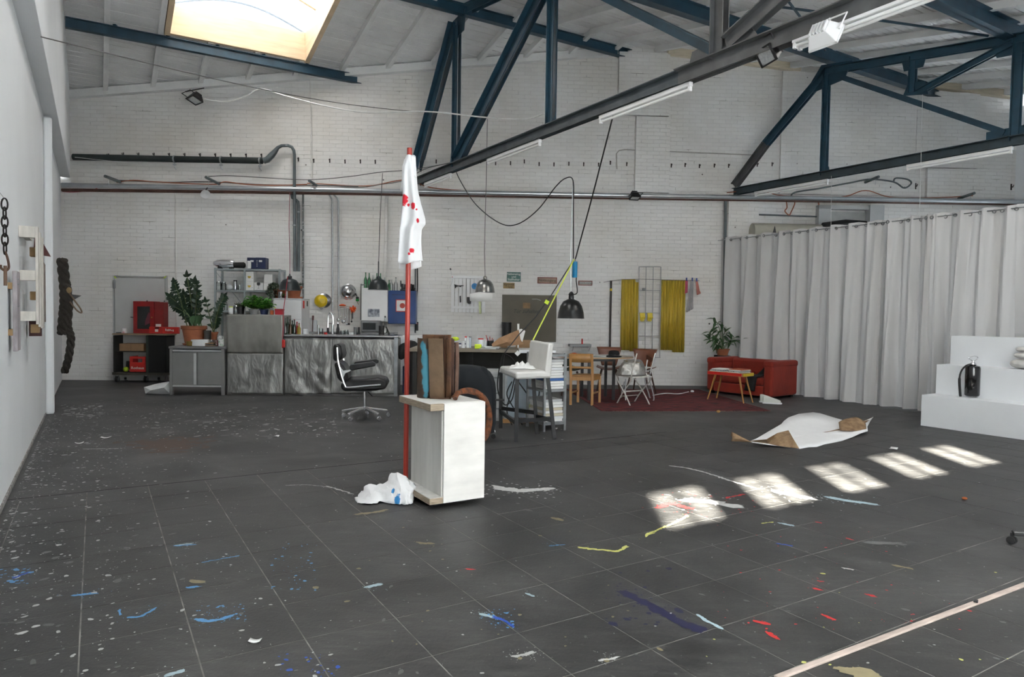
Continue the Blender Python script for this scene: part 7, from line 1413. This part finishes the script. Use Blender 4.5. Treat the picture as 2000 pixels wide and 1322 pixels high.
# sneakers
SNK = mat('sneaker_cream', (.58, .60, .55), .7, var=.06)
for (x, y, rz, lb) in ((1507, 788.5, -.25, 'pale sneaker in front, beside the sofa corner'), (1500, 786, -.25, 'pale sneaker half hidden behind the other, at the sofa corner')):
    p = onz(x, y); t = thing('sneaker', lb, 'shoe', p, rz, 'pair of pale sneakers'); prof = [(-.13, .115, .028), (-.10, .125, .033), (-.05, .11, .036), (.02, .085, .04), (.09, .06, .042), (.14, .04, .03)]; P = []
    for (xx, h, w) in prof:
        for k in range(10): a = PI*k/9; P.append((xx, w*math.cos(a), .018+h*math.sin(a)))
    m = MB(); m.add(P, [(i*10+k, i*10+k+1, (i+1)*10+k+1, (i+1)*10+k) for i in range(5) for k in range(9)]+[tuple(range(10)), tuple(range(50, 60))[::-1]]); m.build('upper', SNK, t, sub=1); MB().prism([(-.145, -.035), (-.05, -.042), (.08, -.046), (.15, -.03), (.165, 0), (.15, .03), (.08, .046), (-.05, .042), (-.145, .035)], 0, .024).build('sole', PLAST, t, smooth=False, bevel=.006)
    for k in range(3): B(-.02+.03*k, -.01+.03*k, -.025, .025, .075-.008*k, .088-.008*k).build('lace', PAPER, t, smooth=False)
# side table
ft = [onz(1384, 783), onz(1394, 778), onz(1460, 789), onz(1465, 784)]; c0 = sum(ft, Vector())/4; t = thing('side_table', 'small slanted-leg side table with a red and yellow edge', 'table', c0, an+.08); fq = Fr(c0, an+.08); zt2 = .50
loc = [Vector(((p-c0).dot(fq.X), (p-c0).dot(fq.Y), 0)) for p in ft]; xs = [p.x for p in loc]; L2 = .60; D2 = .34
L2x0, L2x1 = -.33, .33
B(L2x0, L2x1, -D2/2, D2/2, zt2-.055, zt2).build('top', mat('side_top', (.45, .24, .10), .5), t, smooth=False, bevel=.003); B(L2x0-.004, L2x1-.03, -D2/2-.004, -D2/2, zt2-.05, zt2-.003).build('red_edge', REDL, t, smooth=False); B(L2x1, L2x1+.004, -D2/2-.004, D2/2, zt2-.05, zt2-.003).build('yellow_edge', mat('mustard', (.55, .38, .02), .5), t, smooth=False); B(L2x0-.006, L2x0-.001, -D2/2-.003, D2/2, zt2-.05, zt2-.003).build('yellow_edge', mat('mustard', (.55, .38, .02), .5), t, smooth=False)
for sx_, sy_ in ((-1, -1), (1, -1), (-1, 1), (1, 1)): MB().tube([(sx_*.22, sy_*.10, zt2-.055), (sx_*.34, sy_*.15, 0)], [.018, .011], 8).build('leg', BEECH, t); 
for (x, lb, n) in ((-.17, 'fanned newspapers on the left of the side table', 4), (.17, 'stack of magazines on the right of the side table', 5)):
    t = thing('magazine_pile', lb, 'magazines', fq.at(x, 0, zt2+.001), an)
    for k in range(n): MB().cbox((random.uniform(-.02, .02), 0, .006+.012*k), .24, .28, .011, random.uniform(-.15, .15)).build('magazine', [PAPER, mat('newsprint', (.45, .45, .44), .8, col2=(.12, .12, .12), scale=60, mix=.55), LGREY, PAPER, mat('orange_cover', (.5, .12, .04), .6)][k % 5], t, smooth=False)
# plant behind the sofa
pp = onw(1411, 690, .5); pz = pp.z; t = thing('potted_plant', 'leafy green plant in a terracotta pot on a stand behind the sofa', 'plant', Vector((pp.x, pp.y, 0)), 0); B(-.13, .13, -.13, .13, 0, pz-.04).build('stand', DARKW, t, smooth=False); pot(t, (0, 0, pz-.04), .135, .13); fpp = Fr(Vector((pp.x, pp.y, 0)), 0); rnd = random.Random(12)
for (x, y) in ((1396, 620), (1378, 648), (1382, 662), (1400, 640), (1412, 630), (1425, 650), (1440, 658), (1443, 664), (1395, 672), (1418, 645), (1392, 655), (1405, 660), (1428, 668)):
    e = fpp.p(x, y, rnd.uniform(-.12, .1)); e.y = rnd.uniform(-.15, .12); P = spl([(0, 0, pz+.06), Vector((e.x*.35, e.y*.4, pz+.08+(e.z-pz-.08)*.6)), e], 5); st = MB().tube(P, .006, 5).build('stem', STEM, t)
    for k in range(5): a = rnd.uniform(-1, 1); m = MB(); leaf(m, P[-1-k], (e.x*1.2+a*.4, rnd.uniform(-.6, .2), rnd.uniform(-.35, .35)), (0, -.4, 1), rnd.uniform(.13, .19), .055, .2, .4); m.build('leaf', LEAF4, st)
# ================================================================== CURTAIN
CURT = translucent_mat('grey_white_curtain', (.60, .59, .58), .2); VC = 10.95; zct = 3.04
uc1 = uback(VC)-.06
rnd = random.Random(21)
panels = [(uc1, 8.25, 'pale curtain panel nearest the sofa'), (8.30, 6.50, 'pale curtain panel behind the sofa end, second from the wall'), (6.58, 5.70, 'narrow pale curtain panel, third from the wall'), (5.78, 4.80, 'pale curtain panel behind the fire extinguisher'), (4.88, 2.6, 'pale curtain panel at the right edge of the picture')]
for (ua, ub, lb) in panels:
    t = thing('curtain', lb, 'curtain', G(VC, ua), AL, 'row of pale curtains'); Lc = ua-ub; nf = max(3, int(Lc/.36)); ph = rnd.uniform(0, 6); a1_ = [rnd.uniform(.6, 1.3) for _ in range(8)]
    def cur(u, v):
        s_ = -Lc*u; w = 2*PI*nf*u+ph; amp = .10*(.55+.45*v)*a1_[int(u*7.99)]; yv = amp*math.sin(w)+.025*math.sin(2.3*w+4*v+ph)+.03*v*math.sin(.7*w+5*v); lat = .03*v*math.sin(w*.5+3*v)
        return Vector((yv+.06*v*math.sin(3*u+ph), s_+lat*(0 if u in (0, 1) else 1), .02+(zct-.02)*(1-v)+(.012*math.sin(w+1.5) if v == 0 else 0)))
    m = MB(); m.grid(cur, nf*14, 20); m.build('fabric', CURT, t)
    for k in range(nf*2):
        u = (k+.5)/(nf*2); p = cur(u, .018); MB().lathe([(.018, -.006), (.028, -.006), (.028, .006), (.018, .006)], 10, M=Matrix.Translation(p+Vector((-.02, 0, 0))) @ Matrix.Rotation(PI/2, 4, 'Y')).build('eyelet', MGREY, t)
rod('curtain_rod', 'thin steel curtain rod carrying all the curtains', [G(VC-.03, uc1+.02, zct-.045), G(VC-.03, 2.5, zct-.045)], .009, GALV, 'rod')
for i, u in enumerate((7.4, 5.9)): rod('curtain_wire', ('thin wire holding the curtain rod near the sofa', 'thin wire holding the curtain rod near the podium')[i], [G(VC-.03, u, zct-.03), G(VC-.03, u+.02, 3.9 if u > 6 else 4.9)], .003, CABW, 'wire')
# ================================================================== WHITE STEPPED PODIUM
PW = mat('podium_white', (.74, .76, .78), .55, var=.03, scale=2); Us = 5.04; t = thing('stepped_podium', 'white three-step display podium at the right edge', 'podium', G(9.53, Us), AL); HS_ = [.42, .82, 1.21]; VS = [0, .35, .70, 1.1]
for k in range(3): B(VS[k], VS[k+1]-.001, -2.6, 0, 0, HS_[k]).build('step', PW, t, smooth=False, bevel=.004)
def on_step(px, py, z): return onz(px, py, z)
pe = onz(1898, 776, .42); t = thing('fire_extinguisher', 'black fire extinguisher with chrome handle on the lowest podium step', 'extinguisher', pe+Vector((0, 0, .002)), 0); fe = Fr(Vector((pe.x, pe.y, 0)), 0); E_ = lambda x, y, d=0.: fe.p(x, y, d)-Vector((0, 0, .422)); rE = .088; hb_ = E_(1900, 713).z
MB().lathe([(0, .02), (rE*.9, .02), (rE, .035), (rE, hb_-.04), (rE*.9, hb_-.012), (rE*.45, hb_+.0), (rE*.35, hb_+.015), (0, hb_+.015)], 24).build('cylinder', mat('gloss_black', (.006, .006, .007), .12, coat=.6), t)
for k in range(3): a = k*2.1; MB().cyl((rE*.8*math.cos(a), rE*.8*math.sin(a), 0), (rE*.8*math.cos(a), rE*.8*math.sin(a), .025), .006, 6).build('foot', CHROME, t)
MB().lathe([(.04, 0), (.03, .02), (.015, .03), (.012, .05), (0, .05)], 14, c=(0, 0, hb_+.01)).build('valve', CHROME, t); MB().tube(spl([(0, 0, hb_+.05), (-.05, 0, hb_+.08), (-.055, 0, hb_+.10), (0, 0, hb_+.118), (.05, 0, hb_+.11), (.055, 0, hb_+.085), (.01, 0, hb_+.05)], 4), .006, 6).build('handle', CHROME, t)
MB().tube(spl([E_(1897, 711), E_(1887, 714, -.02), E_(1878, 724, -.03), E_(1874, 740, -.03), E_(1875, 765, -.03), E_(1876, 774, -.03)], 6), [.011]*18+[.016]*13, 8).build('hose', BLACK, t); MB().tube(spl([E_(1913, 720, .02), E_(1918, 735, .02), E_(1917, 750, .02), E_(1913, 760, .02)], 5), .009, 7).build('hose_return', BLACK, t)
for i, (x, y, w_, h_, lb) in enumerate(((1994, 713, .22, .13, 'lowest white plaster bundle in the stack on the podium'), (1998, 697, .17, .08, 'middle white plaster bundle in the stack on the podium'), (1999, 687, .14, .07, 'top white plaster bundle in the stack on the podium'))):
    p = G(10.05, 4.08, .82); z0 = [.822, .955, 1.035][i]; o = thing('plaster_bundle', lb, 'bundle', Vector((p.x, p.y+.02, z0)), .3*i, 'plaster bundles on the podium'); m = MB(); m.grid(lambda u, v: Vector((lambda th, ph: (w_*.6*math.cos(th)*math.sin(ph)*(1+.12*_nz.noise(Vector((3*math.cos(th), 3*math.sin(th), ph*3+i)))), w_*.5*math.sin(th)*math.sin(ph), h_/2-h_/2*math.cos(ph)*(.95)))(2*PI*u, max(.02, min(PI-.02, PI*v)))), 20, 10); m.build('bundle', mat('rough_plaster', (.62, .61, .58), .9, var=.12, bump=.6, bscale=24), o)
# ================================================================== CURLED SHEET ON THE FLOOR
def hp_(x, y, z): return onz(x, y, z)
ctr = hp_(1590, 842, .04); t = thing('curled_sheet', 'large curled white sheet with brown hide underside on the floor', 'sheet', Vector((ctr.x, ctr.y, 0)), 0); o0 = Vector((ctr.x, ctr.y, 0))
WSH = mat('white_sheet', (.78, .78, .78), .7, var=.03); HID = mat('brown_hide', (.16, .09, .045), .8, col2=(.30, .20, .11), scale=16, mix=.5, mth=.2, bump=.4, bscale=50)
out = [(1463, 862, .045), (1478, 856, .06), (1500, 843, .08), (1526, 828, .10), (1531, 822, .11), (1540, 815, .12), (1560, 808, .14), (1588, 805, .15), (1602, 807, .15), (1625, 814, .12), (1645, 820, .10), (1668, 826, .09), (1690, 826, .10), (1706, 814, .17), (1700, 822, .12), (1694, 832, .08), (1695, 841, .06), (1680, 846, .03), (1664, 853, .015), (1645, 860, .01), (1630, 863, .008), (1610, 867, .006), (1595, 872, .006), (1580, 872, .008), (1562, 876, .004), (1545, 874, .006), (1520, 870, .02), (1490, 866, .04)]
m = MB(); R3 = 4; n_ = len(out); m.v.append(tuple(ctr-o0+Vector((0, 0, -.02))))
for r_ in range(1, R3+1):
    q = r_/R3
    for (x, y, z) in out: P = hp_(x, y, z)-o0; c = ctr-o0; v_ = Vector((c.x+(P.x-c.x)*q, c.y+(P.y-c.y)*q, .012+(P.z-.012)*q**2+(.012*math.sin(x*.15)*q*(1-q)))); m.v.append(tuple(v_))
for i in range(n_): m.f.append((0, 1+i, 1+(i+1) % n_)); m.m.append(0)
for r_ in range(R3-1):
    for i in range(n_): a = 1+r_*n_; m.f.append((a+i, a+n_+i, a+n_+(i+1) % n_, a+(i+1) % n_)); m.m.append(0)
m.f = [q[::-1] for q in m.f]; o = m.build('sheet', [WSH, HID], t, solid=.008); o.modifiers['s'].offset = -1; o.modifiers['s'].material_offset = 1
def flap(pts, nm, mt, fs=None):
    m = MB(); P = [hp_(x, y, z)-o0 for x, y, z in pts]; m.add(P, fs or [tuple(range(len(P)))]); return m.build(nm, mt, t, smooth=False, solid=.006)
flap([(1497, 858, .10), (1518, 846, .13), (1540, 840.5, .15), (1550, 858, .10), (1561, 876, .012), (1530, 872, .02), (1500, 867, .03), (1466, 861, .05)], 'folded_corner', HID, [(0, 1, 3, 5, 6), (1, 2, 3), (3, 4, 5), (0, 6, 7)])
m = MB(); m.grid(lambda u, v: hp_(1638+55*u+2*v, 827+13*v*(1-.1*u)-16*math.sin(PI*min(1, u*1.0))*(1-v)+3*u, .10+.10*math.sin(PI*u)*(1-v)-.05*v)-o0+Vector((0, -.03*math.sin(5*u), .015*math.cos(7*u)*(1-v))), 14, 8); m.build('curled_edge', HID, t, solid=.006)
m = MB(); m.grid(lambda u, v: (lambda a: hp_(1465-38*u, 862-2*u, .05)-o0+Vector((0, .02*math.cos(a)-.03, .05*u*(1+math.sin(a))+.0)))(1.7*PI*v), 8, 14); m.build('rolled_tip', [HID], t, solid=.006)
# ================================================================== LEFT WALL PIECES
def GW(v, u, z): return G(v, u, z)
CHI = mat('black_iron_chain', (.02, .017, .015), .6, .4, var=.3)
cc = G(-.545, 6.0, 2.14); t = thing('wall_chain', 'heavy black chain with a hook hanging on the left wall', 'chain', cc, AL)
L_ = .075
for k in range(6):
    z = -L_*k*.82; m = MB(); fl_ = k % 2; pts = []
    for j in range(16):
        a = 2*PI*j/16; x = .018*math.cos(a); zz = (.034 if abs(math.sin(a)) > 0 else 0)*math.sin(a)*1.25; pts.append((x if not fl_ else x*.35, (0 if not fl_ else x*.94), z+zz))
    m.tube(pts, .006, 6, closed=True); m.build('link', CHI, t)
zh = -L_*6*.82+.02; MB().tube(spl([(0, 0, zh+.02), (.012, 0, zh-.02), (.02, 0, zh-.07), (.018, 0, zh-.10), (0, 0, zh-.115), (-.022, 0, zh-.10), (-.026, 0, zh-.075)], 5), .008, 7).build('hook', mat('rust_hook_iron', (.10, .05, .03), .7), t)
MB().cyl((0, 0, zh-.08), (0, 0, zh-.22), .011, 8).build('iron_rod', mat('rust_rod', (.14, .08, .05), .7), t); MB().tube([(0, 0, .04), (-.0, -.5, .045)], .002, 4).build('wire', CABG, t)
# pallet
PAL = mat('white_washed_pallet', (.60, .57, .52), .75, var=.15, scale=5, stretch=(4, 4, 1), bump=.2); PALB = mat('raw_pallet_block', (.34, .22, .11), .8, var=.2)
pc_ = G(VL, 7.45, 1.24); t = thing('wall_pallet', 'whitewashed pallet hung upright on the left wall', 'pallet', pc_, AL)
for k, (z0, z1) in enumerate(((.80, .90), (.42, .51), (.06, .145))): B(.0, .12, 0, .10, z0, z1).build('block', PAL, t, smooth=False, bevel=.004)
for k, (z0, z1) in enumerate(((.66, .745), (.25, .33), (-.06, .02))): B(.05, .12, .42, .54, z0, z1).build('block', PALB, t, smooth=False, bevel=.004)
for (u0, u1, z0, z1) in ((.0, .13, .03, .90), (.30, .44, .0, .88), (.6, .76, -.02, .86)): B(.121, .142, u0, u1, z0, z1).build('deck_board', PAL, t, smooth=False, bevel=.003)
B(.02, .12, .70, .80, -.10, .1).build('block', mat('dark_red_block', (.06, .02, .018), .7), t, smooth=False); B(-.0, .05, .02, .75, .83, .87).build('stringer', PAL, t, smooth=False)
# weathered plank
t = thing('wall_plank', 'weathered grey plank with nails fixed to the left wall', 'plank', G(VL, 6.52, 1.08), AL); WPL = mat('weathered_plank', (.33, .30, .31), .8, var=.3, scale=6, stretch=(4, 4, 1), bump=.2)
B(.03, .062, 0, .22, 0, .62).build('plank', WPL, t, smooth=False, bevel=.004)
for z in (.12, .48): B(.0, .03, .01, .18, z, z+.05).build('spacer', PALB, t, smooth=False)
for z in (.35, .52, .56): MB().cyl((.062, .01, z), (.072, .01, z), .006, 6).build('nail', STEEL, t)
# dark red wedge and thin frame strip past the pallet
t = thing('wall_wedge', 'small dark red iron wedge above the pallet edge', 'wedge', G(VL, 9.1, 2.0), AL); MB().prism([(0, 0), (.16, -.02), (.14, .02), (.02, .27)], 0, .02, Matrix(((1, 0, 0, 0), (0, 0, 1, 0), (0, 1, 0, 0), (0, 0, 0, 1)))).build('wedge', mat('dark_red_iron', (.08, .02, .018), .7), t, smooth=False)
t = thing('wall_strip', 'narrow rusty iron loop hung on the left wall', 'loop', G(VL+.03, 9.9, 1.25), AL); m = MB(); m.tube([(0, 0, 0), (.03, 0, 0), (.03, 0, .68), (.015, 0, .72), (0, 0, .68)], .008, 6, closed=True); m.build('loop', rust('rust_loop', (.12, .08, .06), (.25, .2, .17)), t)
t = thing('iron_bracket', 'small dark iron bracket low on the left wall', 'bracket', G(VL, 9.75, 1.23), AL); B(0, .06, 0, .04, 0, .02).build('arm', CHI, t, smooth=False); B(0, .06, 0, .04, .09, .11).build('arm', CHI, t, smooth=False); B(.0, .02, 0, .04, -.02, .13).build('plate', CHI, t, smooth=False)
# rope
ROPE = mat('tarred_rope', (.035, .03, .025), .95, var=.4, scale=25, bump=.6, bscale=30)
t = thing('tarred_rope', 'thick dark rope hanging knotted on the left wall', 'rope', G(-.455, 13.0, 1.4), AL)
def twist(P, r, nm):
    P = spl(P, 10)
    for s_ in range(3):
        pts = []
        for i, p in enumerate(P):
            a = i*.55+s_*2*PI/3; pts.append(p+Vector((math.cos(a)*r*.5, math.sin(a)*r*.5, 0)))
        MB().tube(pts, r*.62, 7).build(nm, ROPE, t)
twist([Vector((0, 0, .78)), Vector((.03, 0, .45)), Vector((.04, 0, .15)), Vector((.02, 0, -.1)), Vector((.0, 0, -.38))], .075, 'strand'); twist([Vector((.06, 0, .4)), Vector((.09, 0, .1)), Vector((.07, 0, -.25)), Vector((.11, 0, -.45)), Vector((.08, 0, -.75)), Vector((.02, 0, -1.0))], .055, 'strand')
MB().tube(spl([(.08, -.05, .28), (.16, -.1, .15), (.24, -.1, .02), (.26, -.1, -.05), (.2, -.1, -.02), (.1, -.05, .12)], 5), .012, 6).build('leather_loop', mat('brown_loop', (.18, .12, .08), .8), t); MB().ball((.09, -.06, .3), .04, .04, .05, 8, 6).build('binding', mat('straw_binding', (.30, .21, .10), .9), t)
MB().prism([(.1, .24), (.26, .22), (.14, .14)], -.08, -.07, Matrix(((1, 0, 0, 0), (0, 0, 1, 0), (0, 1, 0, 0), (0, 0, 0, 1)))).build('black_tip', BLACK, t, smooth=False)
# ================================================================== FLOOR: STRIP, SCRAPS, CASTOR CHAIR, PAINT
a, b = onz(1517, 1326), onz(2030, 1132); d = (b-a); t = thing('floor_strip', 'long pale wooden strip on the floor in the bottom right corner', 'strip', a, math.atan2(d.y, d.x)); B(0, d.length, -.014, .014, 0, .010).build('strip', mat('pale_pink_wood', (.46, .38, .33), .7, var=.2, scale=8, stretch=(1, 5, 5)), t, smooth=False, bevel=.002); q = (onz(1903, 1178)-a).length; MB().cbox((q, 0, .014), .035, .02, .008, .4).build('black_clip', BLACK, t, smooth=False, bevel=.003)
cc = onz(1976, 1063)+Vector((.28, -.12, 0))
t = thing('desk_chair', 'black castor chair base reaching in at the right edge', 'chair', Vector((cc.x, cc.y, 0)), 0); e0 = onz(1976, 1063)-cc
MB().cyl((0, 0, .1), (0, 0, .42), .03, 12).build('column', BLACK, t); MB().lathe([(0, .06), (.05, .06), (.055, .12), (0, .13)], 14).build('hub', BLACK, t); MB().lathe([(0, .43), (.2, .43), (.24, .46), (.24, .49), (0, .5)], 22).build('seat', BLACK, t)
r0 = math.hypot(e0.x, e0.y); a0 = math.atan2(e0.y, e0.x)
for k in range(5):
    aa = a0+2*PI*k/5; e = Vector((math.cos(aa)*r0, math.sin(aa)*r0, .075)); m = MB(); m.bar((0, 0, .095), e, .05, .03); lg = m.build('base_arm', BLACK, t, smooth=False, bevel=.008)
    MB().cyl(e, e+Vector((0, 0, -.02)), .012, 8).build('caster_stem', BLACK, lg)
    for s_ in (-1, 1): MB().lathe([(0, -.008), (.024, -.008), (.026, 0), (.024, .008), (0, .008)], 14, M=Matrix.Translation(e+Vector((.0, .0, -.047))) @ Matrix.Rotation(.5, 4, 'Z') @ Matrix.Translation((s_*.014, 0, 0)) @ Matrix.Rotation(PI/2, 4, 'Y')).build('caster_wheel', RUBBER, lg)
def scrap(px, py, lb, w_=.04, mt=PAPER, rz=0.):
    p = onz(px, py); o = MB().grid(lambda u, v: Vector(((u-.5)*w_, (v-.5)*w_*.6, .002+.012*(2*u-1)**2*(1 if rz else .6))), 4, 2).build('paper_scrap', mt, solid=.0015); o.location = p; o.rotation_euler.z = rz; tag(o, lb, 'scrap', 'paper scraps on the floor')
for i, (x, y, w_) in enumerate(((498, 1253, .05), (207, 855, .10), (155, 866, .08), (1745, 877, .12), (1085, 838, .06), (540, 853, .07))): scrap(x, y, ('curled white scrap in the left foreground', 'white paper scrap on the paint-flecked floor', 'white scrap near the left wall', 'white scrap between the curled sheet and the podium', 'torn white scrap right of the bar stool', 'white scrap beside the orange stain')[i], w_, PAPER, .3*i)
t_ = MB().ball((0, 0, .012), .022, .018, .012, 8, 6).build('orange_peel', mat('orange_peel', (.35, .10, .03), .8)); t_.location = onz(1884, 976); tag(t_, 'small orange scrap on the floor right of the light patches', 'scrap')
t_ = MB().ball((0, 0, .02), .03, .025, .02, 8, 6).build('ochre_crumb', mat('ochre_crumb', (.45, .25, .08), .8)); t_.location = onz(1403, 806); tag(t_, 'ochre crumb on the floor in front of the rug', 'scrap')
# ---- paint on the floor
def paint(name, col, label, rough=.55):
    return dict(m=MB(), mt=mat('floor_paint_'+name, col, rough, var=.1, scale=30, world=True), label=label, name=name)
PW_ = paint('white', (.50, .50, .485), 'white paint splatter scattered over the dark floor'); PB_ = paint('light_blue', (.10, .30, .58), 'light blue paint splatter on the floor'); PBD = paint('blue', (.02, .08, .42), 'strong blue paint drops on the floor'); PN = paint('navy', (.012, .012, .05), 'dark navy paint streak on the floor'); PR = paint('red', (.55, .03, .03), 'red paint drops on the floor'); PY = paint('yellow', (.55, .55, .16), 'yellow paint streaks on the floor'); PT = paint('tan', (.25, .21, .12), 'tan paint stains on the floor'); PC = paint('pale_blue', (.38, .50, .55), 'pale blue paint patches on the floor'); PG = paint('grey', (.13, .13, .127), 'greyish scuffed paint on the floor')
PAINTS = [PW_, PB_, PBD, PN, PR, PY, PT, PC, PG]; rp = random.Random(33); _zl = [.0009]
def blob(p, c, rx, ry, rot=0., n=9, rag=.25):
    _zl[0] += .0000001; z = .0011+rp.uniform(0, .0006); P = []
    for k in range(n): a = 2*PI*k/n; r_ = 1+rp.uniform(-rag, rag); x, y = rx*r_*math.cos(a), ry*r_*math.sin(a); P.append((c.x+x*math.cos(rot)-y*math.sin(rot), c.y+x*math.sin(rot)+y*math.cos(rot), z))
    p['m'].add(P, [tuple(range(n))])
def streak(p, pts, w, n=26, jit=.35, spray=6):
    """brushed streak along pixel points made of ragged dabs"""
    P = spl([onz(x, y) for x, y in pts], 8)
    for i in range(n):
        q = i/(n-1)*(len(P)-1); k = min(int(q), len(P)-2); c = P[k].lerp(P[k+1], q-k); d = P[k+1]-P[k]; blob(p, c+Vector((rp.gauss(0, w*.2), rp.gauss(0, w*.2), 0)), w*rp.uniform(1.1, 1.9), w*rp.uniform(.4, .9), math.atan2(d.y, d.x)+rp.gauss(0, .25), 10, jit)
    for i in range(spray): c = P[rp.randrange(len(P))]; blob(p, c+Vector((rp.gauss(0, w*2.5), rp.gauss(0, w*2.5), 0)), w*rp.uniform(.1, .3), w*rp.uniform(.1, .25), rp.random()*3, 7)
def spray(p, x0, y0, x1, y1, n, r0, r1, el=1.6):
    for i in range(n):
        c = onz(rp.uniform(x0, x1), rp.uniform(y0, y1)); r_ = r0*(r1/r0)**(rp.random()**2); blob(p, c, r_*rp.uniform(1, el), r_, rp.random()*3, 8)
def guv(p, v0, v1, u0, u1, n, r0, r1):
    for i in range(n): c = G(v0+(v1-v0)*rp.random()**2, rp.uniform(u0, u1)); r_ = r0*(r1/r0)**(rp.random()**2.2); blob(p, c, r_*rp.uniform(1, 1.8), r_, rp.random()*3, 8)
guv(PW_, VL+.05, .9, 2.4, 11, 1700, .0012, .010); guv(PW_, VL+.05, .08, 2.4, 10.5, 700, .002, .016); guv(PG, VL+.05, .5, 2.4, 10.5, 300, .003, .02)
guv(PW_, .0, 5, 6.2, 12, 700, .002, .012); guv(PW_, 0, 9, 1.5, 6.5, 700, .001, .006); spray(PW_, 280, 795, 660, 852, 420, .003, .02, 3.2); spray(PW_, 120, 790, 200, 815, 90, .005, .025, 3)
spray(PG, 100, 780, 700, 870, 160, .004, .03, 3); spray(PG, 0, 900, 2000, 1322, 360, .002, .012, 2.4); spray(PG, 1000, 880, 1900, 1000, 100, .003, .02, 3)
for (p, pts, w, n, sp_) in ((PW_, ((1312, 910), (1345, 915), (1385, 925), (1430, 940), (1470, 952)), .020, 40, 10), (PW_, ((1350, 978), (1385, 980), (1435, 988)), .05, 34, 20), (PW_, ((1518, 960), (1545, 966), (1575, 972)), .045, 26, 40), (PC, ((1622, 972), (1650, 977), (1700, 984)), .035, 30, 30), (PR, ((1290, 990), (1310, 984), (1345, 992)), .03, 16, 10), (PR, ((1420, 972), (1450, 966)), .015, 10, 5), (PR, ((1478, 1214), (1495, 1218)), .014, 9, 3), (PR, ((1500, 1236), (1516, 1246)), .014, 9, 3), (PR, ((1610, 1202), (1624, 1208)), .014, 6, 3), (PR, ((1698, 1162), (1706, 1164)), .013, 5, 3), (PR, ((1592, 1150), (1600, 1152)), .012, 5, 3), (PR, ((915, 1112), (922, 1112)), .012, 5, 3), (PN, ((1222, 1160), (1265, 1180), (1310, 1205), (1358, 1228)), .030, 44, 20), (PC, ((1362, 1202), (1385, 1215), (1405, 1226)), .014, 16, 3), (PY, ((1262, 1046), (1290, 1032), (1320, 1020), (1342, 1008)), .016, 30, 4), (PY, ((1135, 1070), (1175, 1074), (1205, 1076), (1222, 1068)), .016, 30, 4), (PB_, ((388, 1211), (410, 1213), (445, 1206)), .014, 26, 20), (PB_, ((250, 1206), (275, 1204), (300, 1190)), .010, 22, 26), (PB_, ((233, 1192), (235, 1200)), .008, 6, 2), (PB_, ((370, 1148), (382, 1146)), .014, 8, 4), (PB_, ((150, 1162), (180, 1160)), .014, 12, 12), (PB_, ((397, 1098), (430, 1092), (465, 1086)), .008, 16, 20), (PT, ((700, 1004), (730, 1001), (752, 996)), .02, 18, 4), (PT, ((380, 1135), (392, 1137)), .02, 8, 2), (PT, ((1082, 1012), (1095, 1016)), .022, 8, 2), (PT, ((822, 1060), (842, 1062)), .02, 8, 3), (PT, ((1660, 1310), (1690, 1316)), .04, 12, 2), (PC, ((720, 1146), (738, 1142)), .016, 14, 12), (PC, ((330, 1318), (352, 1312)), .014, 10, 2), (PC, ((345, 1065), (372, 1062)), .012, 8, 4), (PB_, ((345, 1066), (378, 1064)), .010, 10, 6), (PW_, ((165, 877), (230, 876)), .012, 26, 2), (PW_, ((1175, 1290), (1205, 1284)), .01, 8, 30), (PW_, ((1005, 1282), (1040, 1275)), .012, 10, 60), (PW_, ((975, 952), (1010, 958), (1070, 954)), .05, 18, 70), (PW_, ((640, 950), (665, 957), (690, 965)), .015, 12, 20), (PW_, ((560, 948), (600, 947), (640, 951)), .008, 20, 4), (PBD, ((30, 1128), (55, 1118)), .012, 9, 8), (PBD, ((965, 1205), (985, 1213), (1000, 1222)), .012, 12, 16), (PC, ((940, 1200), (960, 1205)), .012, 10, 22), (PBD, ((1520, 1062), (1545, 1066)), .010, 8, 6), (PC, ((1525, 1022), (1545, 1026)), .018, 10, 8), (PY, ((1490, 1022), (1508, 1020)), .010, 6, 2), (PW_, ((1650, 1110), (1662, 1112)), .010, 6, 2), (PT, ((1750, 1105), (1775, 1110)), .018, 6, 2), (PG, ((1700, 1060), (1760, 1062)), .03, 12, 12), (PB_, ((1075, 1066), (1100, 1064)), .010, 5, 8), (PC, ((1030, 1160), (1040, 1164)), .01, 6, 6), (PR, ((1600, 1135), (1606, 1136)), .01, 3, 2), (PR, ((1655, 1052), (1663, 1054)), .012, 5, 3), (PR, ((1596, 1020), (1602, 1021)), .012, 4, 2)): streak(p, pts, w, n, .35, sp_)
spray(PB_, 0, 1110, 60, 1140, 40, .003, .014); spray(PB_, 380, 1180, 480, 1215, 50, .002, .009); spray(PB_, 530, 1060, 620, 1160, 50, .002, .009); spray(PBD, 540, 1270, 660, 1322, 26, .002, .012); spray(PR, 1280, 960, 1480, 1010, 50, .002, .008); spray(PR, 1400, 1020, 1800, 1240, 60, .002, .008); spray(PR, 1780, 1170, 1900, 1230, 8, .003, .010); spray(PY, 1380, 1100, 1980, 1300, 16, .003, .012); spray(PT, 600, 1000, 1300, 1300, 30, .004, .018); spray(PB_, 940, 1190, 1010, 1230, 40, .002, .010); spray(PN, 1180, 1100, 1330, 1220, 26, .004, .03)
# rusty orange stain by the left
ST = paint('rust_stain', (.085, .055, .042), 'rusty orange stain on the floor at the left', .6); PAINTS.append(ST)
for i in range(90): q = onz(rp.gauss(325, 38), rp.gauss(866, 7)); blob(ST, q, rp.uniform(.03, .12), rp.uniform(.02, .06), rp.random()*3, 10, .4)
for p in PAINTS:
    if p['m'].v: o = p['m'].build('paint_splatter', p['mt'], smooth=False); tag(o, p['label'], 'paint', None, 'stuff')
